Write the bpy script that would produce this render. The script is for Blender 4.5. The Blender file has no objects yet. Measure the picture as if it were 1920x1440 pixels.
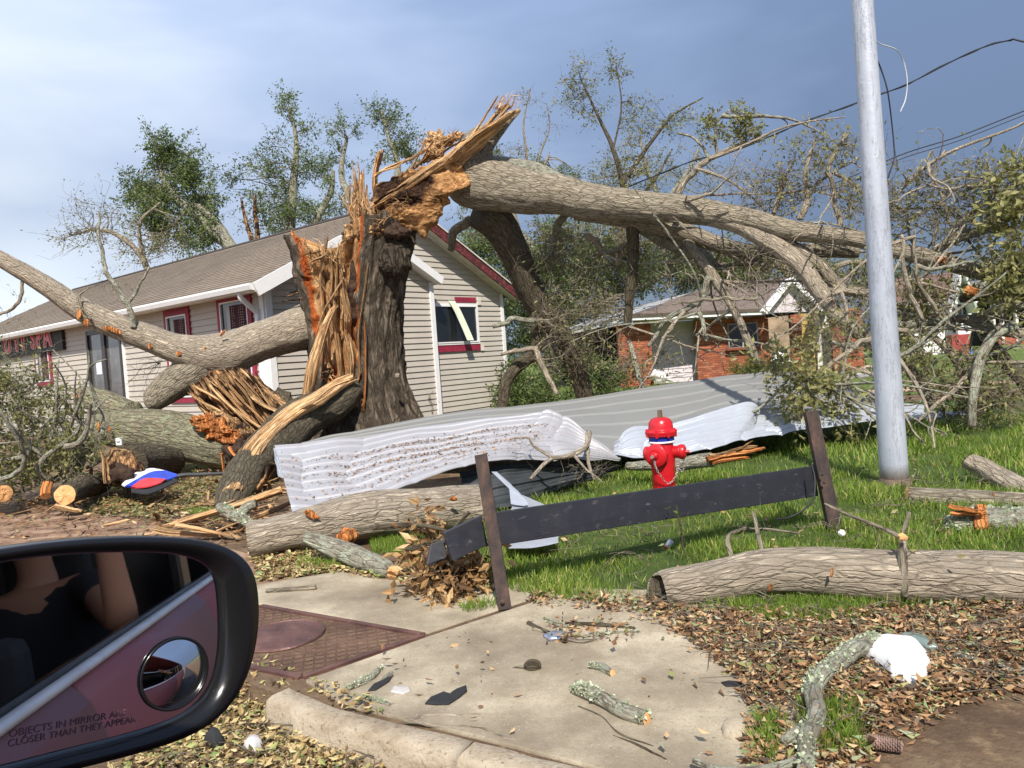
import bpy, math, random
import numpy as np
from mathutils import Vector
random.seed(7)
RN = np.random.default_rng(11)
D = bpy.data
S = bpy.context.scene
COL = S.collection
# ------------------------------------------------------------------ camera
F = 1400.0
pit = math.atan(51 / 1400); rol = math.atan(.069)
R0 = np.array([1, 0, 0.]); U0 = np.array([0, math.sin(pit), math.cos(pit)]); FW = np.array([0, math.cos(pit), -math.sin(pit)])
CR = math.cos(rol) * R0 - math.sin(rol) * U0
CU = math.cos(rol) * U0 + math.sin(rol) * R0
CAM = np.array([0, 0, 1.3])
from mathutils import Matrix
cd = D.cameras.new('camera'); cam = D.objects.new('camera', cd); COL.objects.link(cam)
cam.matrix_world = Matrix(((CR[0], CU[0], -FW[0], 0), (CR[1], CU[1], -FW[1], 0), (CR[2], CU[2], -FW[2], 1.3), (0, 0, 0, 1)))
cd.sensor_width = 36; cd.lens = 36 * F / 1920; cd.clip_start = .02; cd.clip_end = 2000
S.camera = cam
S.view_settings.view_transform = 'Standard'; S.view_settings.look = 'None'; S.view_settings.gamma = 1
S.view_settings.exposure = 0.4
# ------------------------------------------------------------------ sun
SUN_EL, SUN_AZ = math.radians(47), math.atan2(.06, -1.0)      # direction towards the sun: behind the camera, slightly left
SV = Vector((math.sin(SUN_AZ) * math.cos(SUN_EL), math.cos(SUN_AZ) * math.cos(SUN_EL), math.sin(SUN_EL)))
sd = D.lights.new('sun', 'SUN'); sd.energy = 4.8; sd.angle = math.radians(.5); sd.color = (1, .94, .85)
so = D.objects.new('sun', sd); COL.objects.link(so); so.rotation_euler = SV.to_track_quat('Z', 'Y').to_euler()
# ------------------------------------------------------------------ world: nishita sky behind a storm-cloud deck
W = D.worlds.new('World'); S.world = W; W.use_nodes = True
nt = W.node_tree; nt.nodes.clear(); N = nt.nodes.new; L = nt.links.new
out = N('ShaderNodeOutputWorld'); bg = N('ShaderNodeBackground'); bg.inputs[1].default_value = .1
sky = N('ShaderNodeTexSky'); sky.sky_type = 'NISHITA'; sky.sun_disc = False
sky.sun_elevation = SUN_EL; sky.sun_rotation = SUN_AZ
tcn = N('ShaderNodeTexCoord'); sep = N('ShaderNodeSeparateXYZ'); L(tcn.outputs['Generated'], sep.inputs[0])
def wmath(op, a, b=None, clamp=False):
    m = N('ShaderNodeMath'); m.operation = op; m.use_clamp = clamp
    for i, v in enumerate((a, b)):
        if v is None: continue
        if isinstance(v, (int, float)): m.inputs[i].default_value = v
        else: L(v, m.inputs[i])
    return m.outputs[0]
mp = N('ShaderNodeMapping'); mp.inputs['Scale'].default_value = (1, 1, 3.2); L(tcn.outputs['Generated'], mp.inputs[0])
n1 = N('ShaderNodeTexNoise'); n1.inputs['Scale'].default_value = 2.3; n1.inputs['Detail'].default_value = 4; n1.inputs['Roughness'].default_value = .5
n1.inputs['Distortion'].default_value = .3
L(mp.outputs[0], n1.inputs[0])
# cloud brightness grows to the left (the storm cell is on the right), thin white low bank at far left
left = wmath('MULTIPLY_ADD', sep.outputs['X'], -.95); 
left.node.inputs[2].default_value = .33
f1 = wmath('ADD', left, wmath('MULTIPLY', wmath('SUBTRACT', n1.outputs['Fac'], .5), .9), True)
r1 = N('ShaderNodeValToRGB'); L(f1, r1.inputs[0])
cr = r1.color_ramp; cr.elements[0].position = .0; cr.elements[0].color = (1.6, 2.25, 3.7, 1)
cr.elements[1].position = .95; cr.elements[1].color = (7.6, 8.3, 9.4, 1)
e = cr.elements.new(.3); e.color = (2.7, 3.6, 5.5, 1)
e = cr.elements.new(.6); e.color = (4.6, 5.6, 7.6, 1)
# darker towards the horizon on the storm side, lighter higher up
up = wmath('MULTIPLY_ADD', sep.outputs['Z'], 1.25); up.node.inputs[2].default_value = .56
up = wmath('MINIMUM', up, 1.12)
sc_ = N('ShaderNodeVectorMath'); sc_.operation = 'SCALE'; L(r1.outputs[0], sc_.inputs[0]); L(up, sc_.inputs['Scale'])
# low white bank
lowb = N('ShaderNodeMapRange'); L(sep.outputs['Z'], lowb.inputs[0]); lowb.inputs[1].default_value = .2; lowb.inputs[2].default_value = .10
lb2 = N('ShaderNodeMapRange'); L(sep.outputs['X'], lb2.inputs[0]); lb2.inputs[1].default_value = -.38; lb2.inputs[2].default_value = -.52
lbf = wmath('MULTIPLY', lowb.outputs[0], lb2.outputs[0], True)
mx = N('ShaderNodeMix'); mx.data_type = 'RGBA'; L(lbf, mx.inputs[0]); L(sc_.outputs[0], mx.inputs[6]); mx.inputs[7].default_value = (7.5, 8.2, 9.3, 1)
mx2 = N('ShaderNodeMix'); mx2.data_type = 'RGBA'; mx2.inputs[0].default_value = .86; L(sky.outputs[0], mx2.inputs[6]); L(mx.outputs[2], mx2.inputs[7])
L(mx2.outputs[2], bg.inputs[0]); L(bg.outputs[0], out.inputs[0])

# ------------------------------------------------------------------ helpers
def ray(x, y): return FW + CR * (x - 960) / F - CU * (y - 720) / F
def P(x, y, d):                    # world point seen at photo pixel (x,y) at forward distance d (metres)
    v = ray(x, y); return CAM + v * (d / v[1])
def G(x, y, z=0.0):                # world point on the plane of height z
    v = ray(x, y); return CAM + v * ((z - CAM[2]) / v[2])
def tag(o, label=None, cat=None, group=None, kind=None):
    if label: o['label'] = label
    if cat: o['category'] = cat
    if group: o['group'] = group
    if kind: o['kind'] = kind
    return o
def thing(name, label, cat, loc=(0, 0, 0), group=None):
    o = D.objects.new(name, None); COL.objects.link(o); o.location = [float(c) for c in loc]; o.empty_display_size = .1
    return tag(o, label, cat, group)
def hash3(i):
    n = (i[..., 0] * 374761393 + i[..., 1] * 668265263 + i[..., 2] * 2147483647 * 3 + i[..., 2] * 1274126177).astype(np.int64)
    n = (n ^ (n >> 13)) * 1274126177 & 0x7fffffff
    n = (n ^ (n >> 16))
    return (n & 0xffff) / 65535.0
def vn(p):
    p = np.asarray(p, float); i = np.floor(p).astype(np.int64); f = p - i; f = f * f * (3 - 2 * f); r = 0
    for a in (0, 1):
        for b in (0, 1):
            for c in (0, 1):
                w = (f[..., 0] if a else 1 - f[..., 0]) * (f[..., 1] if b else 1 - f[..., 1]) * (f[..., 2] if c else 1 - f[..., 2])
                r = r + w * hash3(i + np.array([a, b, c]))
    return r
def fbm(p, o=4):
    p = np.asarray(p, float); r = 0; a = .5
    for k in range(o): r = r + a * (vn(p * 2 ** k + 17.3 * k) - .5) * 2; a *= .5
    return r
class MB:
    def __init__(s): s.V = []; s.T = []; s.R = []; s.Fc = []; s.n = 0
    def add(s, V, faces, tc=None, rnd=0.0):
        V = np.asarray(V, float).reshape(-1, 3)
        s.V.append(V); s.T.append(V if tc is None else np.asarray(tc, float)); s.R.append(np.broadcast_to(np.asarray(rnd, float), (len(V),)))
        for f in faces:
            f = np.asarray(f, int)
            if f.ndim == 1: f = f[None]
            s.Fc.append(f + s.n)
        s.n += len(V)
    def tube(s, path, rad, seg=8, **k):
        V, Q, tc = tube(path, rad, seg, **k); s.add(V, [Q], tc, k.get('rnd', 0.0)); n = len(path)
        if len(V) == n * seg + 2:
            j = np.arange(seg); b0 = s.n - len(V)
            s.Fc.append(np.stack([np.full(seg, n * seg), (j + 1) % seg, j], 1) + b0)
            s.Fc.append(np.stack([np.full(seg, n * seg + 1), (n - 1) * seg + j, (n - 1) * seg + (j + 1) % seg], 1) + b0)
        return V
    def box(s, c, size, ax=None, rnd=0.0, bev=0):
        c = np.asarray(c, float); h = np.asarray(size, float) / 2
        ax = np.eye(3) if ax is None else np.asarray(ax, float)
        q = np.array([[x, y, z] for x in (-1, 1) for y in (-1, 1) for z in (-1, 1)]) * h
        V = c + q @ ax
        s.add(V, [np.array([[0, 1, 3, 2], [4, 6, 7, 5], [0, 4, 5, 1], [2, 3, 7, 6], [0, 2, 6, 4], [1, 5, 7, 3]])], q, rnd)
    def prism(s, poly, z0, z1):      # poly list of xy
        n = len(poly); V = [(p[0], p[1], z0) for p in poly] + [(p[0], p[1], z1) for p in poly]
        s.add(V, [np.array([[i, (i + 1) % n, n + (i + 1) % n, n + i] for i in range(n)]), np.arange(n, 2 * n), np.arange(n)[::-1]])
    def slab(s, quad, nrm, th):      # flat polygon of 3D points extruded by th along -nrm
        q = np.asarray(quad, float); n = len(q); V = np.vstack([q, q - np.asarray(nrm) * th])
        s.add(V, [np.array([[i, n + i, n + (i + 1) % n, (i + 1) % n] for i in range(n)]), np.arange(n), np.arange(n, 2 * n)[::-1]])
    def build(s, name, m, parent=None, smooth=False, kind=None, label=None, bevel=0):
        me = D.meshes.new(name)
        V = np.concatenate(s.V); T = np.concatenate(s.T); Rr = np.concatenate(s.R)
        tot = np.concatenate([np.full(len(f), f.shape[1]) for f in s.Fc]); loops = np.concatenate([f.ravel() for f in s.Fc])
        me.vertices.add(len(V)); me.vertices.foreach_set('co', V.astype(np.float32).ravel())
        me.loops.add(len(loops)); me.loops.foreach_set('vertex_index', loops.astype(np.int32))
        me.polygons.add(len(tot)); me.polygons.foreach_set('loop_start', np.concatenate([[0], np.cumsum(tot)[:-1]]).astype(np.int32))
        me.polygons.foreach_set('loop_total', tot.astype(np.int32))
        me.polygons.foreach_set('use_smooth', np.full(len(tot), bool(smooth)))
        me.update(calc_edges=True)
        a = me.attributes.new('tc', 'FLOAT_VECTOR', 'POINT'); a.data.foreach_set('vector', T.astype(np.float32).ravel())
        a = me.attributes.new('rnd', 'FLOAT', 'POINT'); a.data.foreach_set('value', Rr.astype(np.float32))
        if m: me.materials.append(m)
        o = D.objects.new(name, me); COL.objects.link(o)
        if parent:
            o.parent = parent
            pl = np.zeros(3); q = parent
            while q: pl += np.array(q.location); q = q.parent
            o.location = [float(c) for c in -pl]
        if kind: o['kind'] = kind
        if label: o['label'] = label
        if bevel:
            b = o.modifiers.new('bevel', 'BEVEL'); b.width = bevel; b.segments = 2; b.limit_method = 'ANGLE'
        return o
def catmull(pts, n):
    pts = np.asarray(pts, float)
    if len(pts) == 2:
        t = np.linspace(0, 1, n)[:, None]; return pts[0] * (1 - t) + pts[1] * t
    p = np.vstack([2 * pts[0] - pts[1], pts, 2 * pts[-1] - pts[-2]]); m = len(pts) - 1
    t = np.linspace(0, m, n); i = np.minimum(t.astype(int), m - 1); f = (t - i)[:, None]
    a, b, c, d = p[i], p[i + 1], p[i + 2], p[i + 3]
    return .5 * (2 * b + (c - a) * f + (2 * a - 5 * b + 4 * c - d) * f ** 2 + (3 * b - a - 3 * c + d) * f ** 3)
def frames(path):
    T = np.gradient(path, axis=0); T /= np.linalg.norm(T, axis=1)[:, None] + 1e-12
    up = np.array([0, 0, 1.]) if abs(T[0][2]) < .9 else np.array([1., 0, 0])
    Nn = np.zeros_like(T); v = np.cross(T[0], up)
    for i in range(len(T)):
        v = v - T[i] * (v @ T[i]); v /= np.linalg.norm(v) + 1e-12; Nn[i] = v
    return T, Nn, np.cross(T, Nn)
def tube(path, rad, seg=8, rough=0.0, fib=0.0, flat=1.0, jag=(0, 0), cap=True, seed=0.0, rnd=0.0, lump=0.0):
    path = np.asarray(path, float); rad = np.broadcast_to(np.asarray(rad, float), (len(path),))
    T, A, B = frames(path); s = np.concatenate([[0], np.cumsum(np.linalg.norm(np.diff(path, axis=0), axis=1))])
    th = np.linspace(0, 2 * math.pi, seg, endpoint=False); c, sn = np.cos(th), np.sin(th)
    r = rad[:, None] * np.ones(seg)
    tc = np.stack([rad[:, None] * c, rad[:, None] * sn, s[:, None] * np.ones(seg)], -1) + seed
    if rough:      # bark ridges
        q = np.stack([c * np.ones_like(r) * 3.2 * (rad.max() / .3) ** .5, sn * np.ones_like(r) * 3.2 * (rad.max() / .3) ** .5, tc[..., 2] * 1.6], -1) + seed
        n = fbm(q * 1.6, 4); r = r * (1 + rough * (1 - 2 * np.abs(n)) * .8 + rough * .6 * fbm(q * .35 + 5, 2))
    if lump:
        q = np.stack([c * np.ones_like(r), sn * np.ones_like(r), tc[..., 2] * 1.3 / max(.05, rad.max())* .35], -1) + seed * 3
        r = r * (1 + lump * fbm(q * 1.2, 3))
    if fib:        # fibres running the length
        q = np.stack([c * 7 * np.ones_like(r), sn * 7 * np.ones_like(r), tc[..., 2] * 1.2], -1) + seed * 2 + 3
        r = r * (1 + fib * fbm(q, 3) * 1.4)
    V = path[:, None] + A[:, None] * (r * c)[..., None] + B[:, None] * (r * sn * flat)[..., None]
    if jag[0] or jag[1]:
        k = len(path)
        for end, am in ((0, jag[0]), (1, jag[1])):
            if not am: continue
            off = RN.uniform(0, am, seg) * (RN.random(seg) > .35)
            sgn = -1 if end == 0 else 1; rows = range(min(3, k))
            for rr in rows:
                idx = rr if end == 0 else k - 1 - rr
                V[idx] += T[idx] * sgn * (off * (1 - rr / 3))[:, None]
    k = len(path); V = V.reshape(-1, 3); i = np.arange((k - 1) * seg); row = i // seg; cl = i % seg
    Q = np.stack([row * seg + cl, row * seg + (cl + 1) % seg, (row + 1) * seg + (cl + 1) % seg, (row + 1) * seg + cl], 1)
    tc = tc.reshape(-1, 3)
    if cap and rad.min() > .004:
        n0 = len(V); V = np.vstack([V, path[0], path[-1]]); tc = np.vstack([tc, tc[0], tc[-1]])
    return V, Q, tc

# ---- materials
class M_:
    def __init__(s, name):
        s.m = D.materials.new(name); s.m.use_nodes = True; s.nt = s.m.node_tree; s.b = s.nt.nodes['Principled BSDF']
    def n(s, t, **k):
        x = s.nt.nodes.new(t)
        for a, v in k.items(): setattr(x, a, v)
        return x
    def l(s, a, b): s.nt.links.new(a, b)
    def attr(s, nm): x = s.n('ShaderNodeAttribute'); x.attribute_name = nm; return x
    def noise(s, vec, scale, detail=6, rough=.6, stretch=(1, 1, 1), dist=0):
        mp = s.n('ShaderNodeMapping'); mp.inputs['Scale'].default_value = stretch; s.l(vec, mp.inputs[0])
        x = s.n('ShaderNodeTexNoise'); x.inputs['Scale'].default_value = scale; x.inputs['Detail'].default_value = detail
        x.inputs['Roughness'].default_value = rough; x.inputs['Distortion'].default_value = dist; s.l(mp.outputs[0], x.inputs[0]); return x.outputs['Fac']
    def ramp(s, fac, stops):
        x = s.n('ShaderNodeValToRGB'); s.l(fac, x.inputs[0]); e = x.color_ramp.elements
        e[0].position, e[0].color = stops[0][0], (*stops[0][1], 1); e[1].position, e[1].color = stops[-1][0], (*stops[-1][1], 1)
        for p, c in stops[1:-1]: q = e.new(p); q.color = (*c, 1)
        return x.outputs[0]
    def mix(s, f, a, b, mode='MIX'):
        x = s.n('ShaderNodeMix'); x.data_type = 'RGBA'; x.blend_type = mode
        for i, v in ((0, f), (6, a), (7, b)):
            if isinstance(v, (int, float)): x.inputs[i].default_value = v
            elif isinstance(v, tuple): x.inputs[i].default_value = (*v, 1)
            else: s.l(v, x.inputs[i])
        return x.outputs[2]
    def math(s, op, a, b=0.0, clamp=False):
        x = s.n('ShaderNodeMath'); x.operation = op; x.use_clamp = clamp
        for i, v in enumerate((a, b)):
            if isinstance(v, (int, float)): x.inputs[i].default_value = v
            else: s.l(v, x.inputs[i])
        return x.outputs[0]
    def bump(s, h, strength=.5, dist=.02, prev=None):
        x = s.n('ShaderNodeBump'); x.inputs['Strength'].default_value = strength; x.inputs['Distance'].default_value = dist; s.l(h, x.inputs['Height'])
        if prev: s.l(prev, x.inputs['Normal'])
        s.l(x.outputs[0], s.b.inputs['Normal']); return x.outputs[0]
    def col(s, c, rough=.7, metal=0, spec=.4):
        if isinstance(c, tuple): s.b.inputs['Base Color'].default_value = (*c, 1)
        else: s.l(c, s.b.inputs['Base Color'])
        if isinstance(rough, (int, float)): s.b.inputs['Roughness'].default_value = rough
        else: s.l(rough, s.b.inputs['Roughness'])
        s.b.inputs['Metallic'].default_value = metal; s.b.inputs['Specular IOR Level'].default_value = spec
        return s.m
    def plates(s, t, scale, st):       # elongated bark plates: returns (crack mask, height)
        nz = s.n('ShaderNodeTexNoise'); nz.inputs['Scale'].default_value = scale * .6; nz.inputs['Detail'].default_value = 4
        mp0 = s.n('ShaderNodeMapping'); mp0.inputs['Scale'].default_value = (1, 1, .5); s.l(t, mp0.inputs[0]); s.l(mp0.outputs[0], nz.inputs[0])
        ad = s.n('ShaderNodeVectorMath', operation='MULTIPLY_ADD'); s.l(nz.outputs['Color'], ad.inputs[0]); ad.inputs[1].default_value = (1.1 / scale, 1.1 / scale, 3.0 / scale); s.l(t, ad.inputs[2])
        mp = s.n('ShaderNodeMapping'); mp.inputs['Scale'].default_value = (1, 1, st); s.l(ad.outputs[0], mp.inputs[0])
        v = s.n('ShaderNodeTexVoronoi', feature='DISTANCE_TO_EDGE'); v.inputs['Scale'].default_value = scale; s.l(mp.outputs[0], v.inputs[0])
        k = s.math('MULTIPLY', v.outputs['Distance'], 8, True); return s.math('SUBTRACT', 1.0, k), k
    def objc(s): return s.n('ShaderNodeTexCoord').outputs['Object']
WC = {}
def wcoord(m):          # world position
    return m.n('ShaderNodeNewGeometry').outputs['Position']
def simple(name, c, rough=.6, metal=0, spec=.4, var=.15, sc=8, bump=0, bs=60):
    m = M_(name); w = wcoord(m); nz = m.noise(w, sc, 5)
    lo = tuple(x * (1 - var) for x in c); hi = tuple(min(1, x * (1 + var)) for x in c)
    k = m.ramp(nz, [(.3, lo), (.7, hi)])
    if bump: m.bump(m.noise(w, bs, 6), bump, .01)
    return m.col(k, rough, metal, spec)
def bark(name, dark, mid, light, freq=1.0, lichen=0.0, lich=(.32, .36, .25), bump=.8, crack=.5, dist=.03):
    m = M_(name); t = m.attr('tc').outputs['Vector']; w = wcoord(m)
    a = m.noise(t, 40 * freq, 10, .82, (1, 1, .20), .12); b = m.noise(t, 110 * freq, 5, .65, (1, 1, .5)); c = m.noise(w, 3, 4, .6)
    base = m.ramp(a, [(.30, dark), (.42, mid), (.80, light)])
    ck = m.math('MULTIPLY', m.math('ABSOLUTE', m.math('SUBTRACT', m.noise(t, 20 * freq, 9, .74, (1, 1, .17), .25), .5)), 10, True)
    vo, vh = m.plates(t, (34 if name == 'bark_pale' else 26) * freq, .17)
    base = m.mix(m.math('MULTIPLY', m.math('SUBTRACT', 1.0, ck), crack * .7), base, tuple(x * .35 for x in dark))
    base = m.mix(m.math('MULTIPLY', vo, .42 if name == 'bark_pale' else min(1, crack * 1.1)), base, tuple(x * .3 for x in dark))
    base = m.mix(m.math('MULTIPLY', m.math('SUBTRACT', c, .48), .8, True), base, tuple(x * .7 for x in mid))
    if lichen:
        lf = m.math('MULTIPLY', m.math('SUBTRACT', m.noise(w, 11, 9, .85), .635 - lichen * .17), 14, True)
        lc = m.mix(m.noise(w, 26, 3), tuple(x * .75 for x in lich), tuple(min(1, x * 1.35) for x in lich))
        base = m.mix(lf, base, lc)
    h = m.math('ADD', m.math('ADD', m.math('MULTIPLY', ck, .5), vh), m.math('ADD', a, m.math('MULTIPLY', b, .35)))
    m.bump(h, bump, dist)
    return m.col(base, .9, 0, .15)
def woodm(name, dark, mid, light, freq=1.0, rot=0.0, bump=.9):
    m = M_(name); t = m.attr('tc').outputs['Vector']; w = wcoord(m)
    a = m.noise(t, 30 * freq, 8, .7, (1, 1, .07), .3); c = m.noise(w, 4.0, 5, .65)
    base = m.ramp(a, [(.28, dark), (.45, mid), (.7, light)])
    base = m.mix(m.math('MULTIPLY', m.math('SUBTRACT', c, .5), 2.2, True), base, tuple(x * y for x, y in zip(mid, (.95, .62, .4))))
    ck = m.math('MULTIPLY', m.math('ABSOLUTE', m.math('SUBTRACT', m.noise(t, 17 * freq, 5, .6, (1, 1, .05), .2), .5)), 14, True)
    base = m.mix(m.math('MULTIPLY', m.math('SUBTRACT', 1.0, ck), .75), base, tuple(x * .3 for x in dark))
    if rot:
        base = m.mix(m.math('MULTIPLY', m.math('SUBTRACT', m.noise(w, 5, 6, .7), .62 - rot * .25), 8, True), base, (.035, .018, .012))
    m.bump(m.math('ADD', a, m.math('MULTIPLY', ck, .5)), bump, .03)
    return m.col(base, .85, 0, .15)
def leafm(name, stops, trans=.35, rough=.55):
    m = M_(name); r = m.attr('rnd').outputs['Fac']; c = m.ramp(r, stops)
    m.col(c, rough, 0, .35)
    tr = m.n('ShaderNodeBsdfTranslucent'); m.l(c, tr.inputs[0]); mxs = m.n('ShaderNodeMixShader'); mxs.inputs[0].default_value = trans
    m.l(m.b.outputs[0], mxs.inputs[1]); m.l(tr.outputs[0], mxs.inputs[2]); m.l(mxs.outputs[0], m.nt.nodes['Material Output'].inputs[0])
    return m.m
MT = {}
MT['bark_pale'] = bark('bark_pale', (.33, .26, .19), (.60, .50, .38), (.74, .64, .50), 1, .15, (.38, .39, .30), crack=.6)
MT['bark_limb'] = bark('bark_limb', (.23, .185, .13), (.47, .40, .295), (.63, .55, .42), 1, .35, (.42, .42, .32), crack=.6)
MT['bark_trunk'] = bark('bark_trunk', (.07, .052, .038), (.19, .15, .105), (.33, .27, .2), .6, .12, (.16, .17, .09), 1, .8, .06)
MT['bark_dark'] = bark('bark_dark', (.06, .048, .03), (.17, .14, .095), (.28, .24, .17), 1, .3, (.26, .27, .19))
MT['bark_lichen'] = bark('bark_lichen', (.20, .165, .12), (.41, .36, .275), (.56, .50, .40), 1.2, .9, (.46, .48, .37))
MT['bark_mossy'] = bark('bark_mossy', (.13, .11, .07), (.32, .28, .19), (.46, .41, .30), .9, .7, (.36, .40, .24))
MT['wood'] = woodm('split_wood', (.36, .17, .07), (.70, .42, .20), (.86, .62, .36))
MT['wood_dark'] = woodm('split_wood_brown', (.14, .07, .035), (.46, .27, .13), (.66, .44, .24))
MT['wood_rot'] = woodm('split_wood_rot', (.20, .09, .04), (.58, .33, .15), (.76, .51, .27), 1, .8)
MT['wood_red'] = woodm('inner_bark_red', (.26, .07, .02), (.62, .21, .06), (.80, .42, .17), 1.3)
MT['rot'] = simple('rotten_heartwood', (.045, .024, .014), .95, var=.7, sc=14, bump=1, bs=40)
MT['cut'] = simple('cut_wood', (.66, .36, .15), .8, var=.3, sc=14, bump=.4)
LIVE = [(0, (.04, .065, .014)), (.4, (.085, .13, .025)), (.75, (.15, .19, .045)), (1, (.25, .28, .09))]
MT['leaf_green'] = leafm('live_oak_leaf', LIVE)
MT['leaf_back'] = leafm('far_leaf', [(0, (.055, .085, .022)), (.5, (.12, .17, .045)), (1, (.24, .29, .11))], .4)
MT['leaf_olive'] = leafm('drying_olive_leaf', [(0, (.09, .10, .03)), (.4, (.19, .20, .06)), (.75, (.30, .29, .11)), (1, (.42, .37, .18))])
MT['leaf_brown'] = leafm('dry_brown_leaf', [(0, (.09, .045, .018)), (.35, (.22, .12, .05)), (.7, (.40, .24, .10)), (1, (.58, .40, .20))], .15, .6)
MT['litter'] = leafm('fallen_leaf', [(0, (.05, .028, .016)), (.25, (.14, .075, .038)), (.5, (.30, .165, .08)), (.7, (.46, .28, .14)), (.84, (.58, .42, .24)), (.88, (.28, .28, .10)), (.94, (.17, .22, .07)), (1, (.38, .40, .28))], .12, .5)
MT['litter_y'] = leafm('fallen_leaf_yellow', [(0, (.07, .042, .022)), (.25, (.22, .14, .065)), (.5, (.42, .30, .13)), (.75, (.62, .48, .25)), (.86, (.34, .35, .12)), (1, (.15, .22, .06))], .12, .5)
MT['lichen'] = leafm('lichen_flake', [(0, (.20, .25, .15)), (.5, (.38, .43, .29)), (1, (.55, .58, .43))], .1, .8)
MT['grass'] = leafm('grass_blade', [(0, (.09, .14, .02)), (.5, (.17, .27, .035)), (.85, (.28, .38, .06)), (1, (.52, .48, .18))], .4, .5)

def leaf_geo(C, Dr, Ln, wid=.42, fold=.25, rnd=None, flat=None):
    """N folded leaves: base, two side points, tip"""
    C = np.asarray(C, float); n = len(C); Dr = Dr / (np.linalg.norm(Dr, axis=1)[:, None] + 1e-9)
    r = RN.normal(size=(n, 3)) if flat is None else np.array([0, 0, 1.]) + RN.normal(size=(n, 3)) * flat
    S_ = np.cross(Dr, r); S_ /= np.linalg.norm(S_, axis=1)[:, None] + 1e-9; Nn = np.cross(Dr, S_)
    Ln = np.asarray(Ln).reshape(-1, 1) * np.ones((n, 1)); w = Ln * wid * .5
    V = np.stack([C, C + Dr * Ln * .45 + S_ * w + Nn * fold * w, C + Dr * Ln, C + Dr * Ln * .45 - S_ * w + Nn * fold * w], 1).reshape(-1, 3)
    Q = np.arange(4 * n).reshape(n, 4); rr = RN.random(n) if rnd is None else rnd
    return V, Q, np.repeat(rr, 4)
def twig_path(a, b, bend=.15, n=5):
    a, b = np.asarray(a), np.asarray(b); t = np.linspace(0, 1, n)[:, None]; L_ = np.linalg.norm(b - a)
    p = a * (1 - t) + b * t; m = RN.normal(size=3) * L_ * bend; m2 = RN.normal(size=3) * L_ * bend * .5
    return p + np.sin(t * math.pi) * m + np.sin(t * 2 * math.pi) * m2
def foliage(tw, lf, ells, anchors, sub=14, leaves=60, ls=.09, spread=.35, twr=.012, bare=0.0, fine=5, seg=4, rndb=(0, 1), droop=0.0, wid=.42):
    """ells: list of (centre, radii, density); twigs run from nearest anchor to every sub-cluster, leaves stand on the side twigs"""
    anchors = np.asarray(anchors, float)
    for (c, r, den) in ells:
        c = np.asarray(c, float); r = np.asarray(r, float)
        for k in range(max(1, int(sub * den))):
            u = RN.normal(size=3); u /= np.linalg.norm(u); q = c + u * r * RN.uniform(.25, 1.0) ** .6
            dd = np.linalg.norm(anchors - q, axis=1); a = anchors[np.argmin(dd + RN.uniform(0, .25, len(dd)) * dd)]
            pth = twig_path(a, q, .13, 6); ln = np.linalg.norm(q - a)
            rr = twr * (.7 + .25 * ln)
            tw.tube(pth, np.linspace(rr, rr * .35, 6), seg, cap=False)
            lc = []; ldv = []
            for f in range(fine):
                s0 = pth[RN.integers(3, 6)]; e = s0 + RN.normal(size=3) * spread * .55 + (q - a) / (ln + 1e-6) * spread * .35 + np.array([0, 0, -droop * spread])
                pp = twig_path(s0, e, .15, 4); tw.tube(pp, np.linspace(rr * .4, rr * .15, 4), 3, cap=False)
                if RN.random() < bare: continue
                m = max(1, int(leaves / fine)); t = RN.uniform(.2, 1.05, m)[:, None]
                lc.append(pp[0] * (1 - t) + pp[-1] * t + RN.normal(size=(m, 3)) * spread * .13); ldv.append((pp[-1] - pp[0]) / (np.linalg.norm(pp[-1] - pp[0]) + 1e-6) * .7 + RN.normal(size=(m, 3)) * .8)
            if lc:
                lc = np.vstack(lc); ldv = np.vstack(ldv); bse = RN.uniform(*rndb)
                V, Q, rn = leaf_geo(lc, ldv, RN.uniform(.7, 1.25, len(lc)) * ls, wid, rnd=np.clip(RN.normal(bse * .6 + .2, .2, len(lc)), 0, 1))
                lf.add(V, [Q], None, rn)
def limbpx(mb, pts, n=None, seg=24, rough=.10, seed=None, wob=.35, **k):
    """limb traced as (px, py, distance, radius px)"""
    W3 = np.array([P(x, y, d) for x, y, d, r in pts]); R3 = np.array([r * d / F for x, y, d, r in pts])
    n = n or max(10, int(len(pts) * 10)); q = catmull(np.column_stack([W3, R3]), n)
    seed = RN.uniform(0, 50) if seed is None else seed
    if wob:
        s_ = np.concatenate([[0], np.cumsum(np.linalg.norm(np.diff(q[:, :3], axis=0), axis=1))]); env = np.sin(np.linspace(0, math.pi, n)) ** .5; rm = np.maximum(q[:, 3], .03)
        for ax_ in range(3): q[:, ax_] += fbm(np.stack([s_ / (rm.mean() * 5), s_ * 0 + ax_ * 9.1 + seed, s_ * 0], -1), 3) * rm * wob * env
    mb.tube(q[:, :3], np.maximum(q[:, 3], .003), seg, rough=rough, seed=seed, **k); return q
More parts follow.
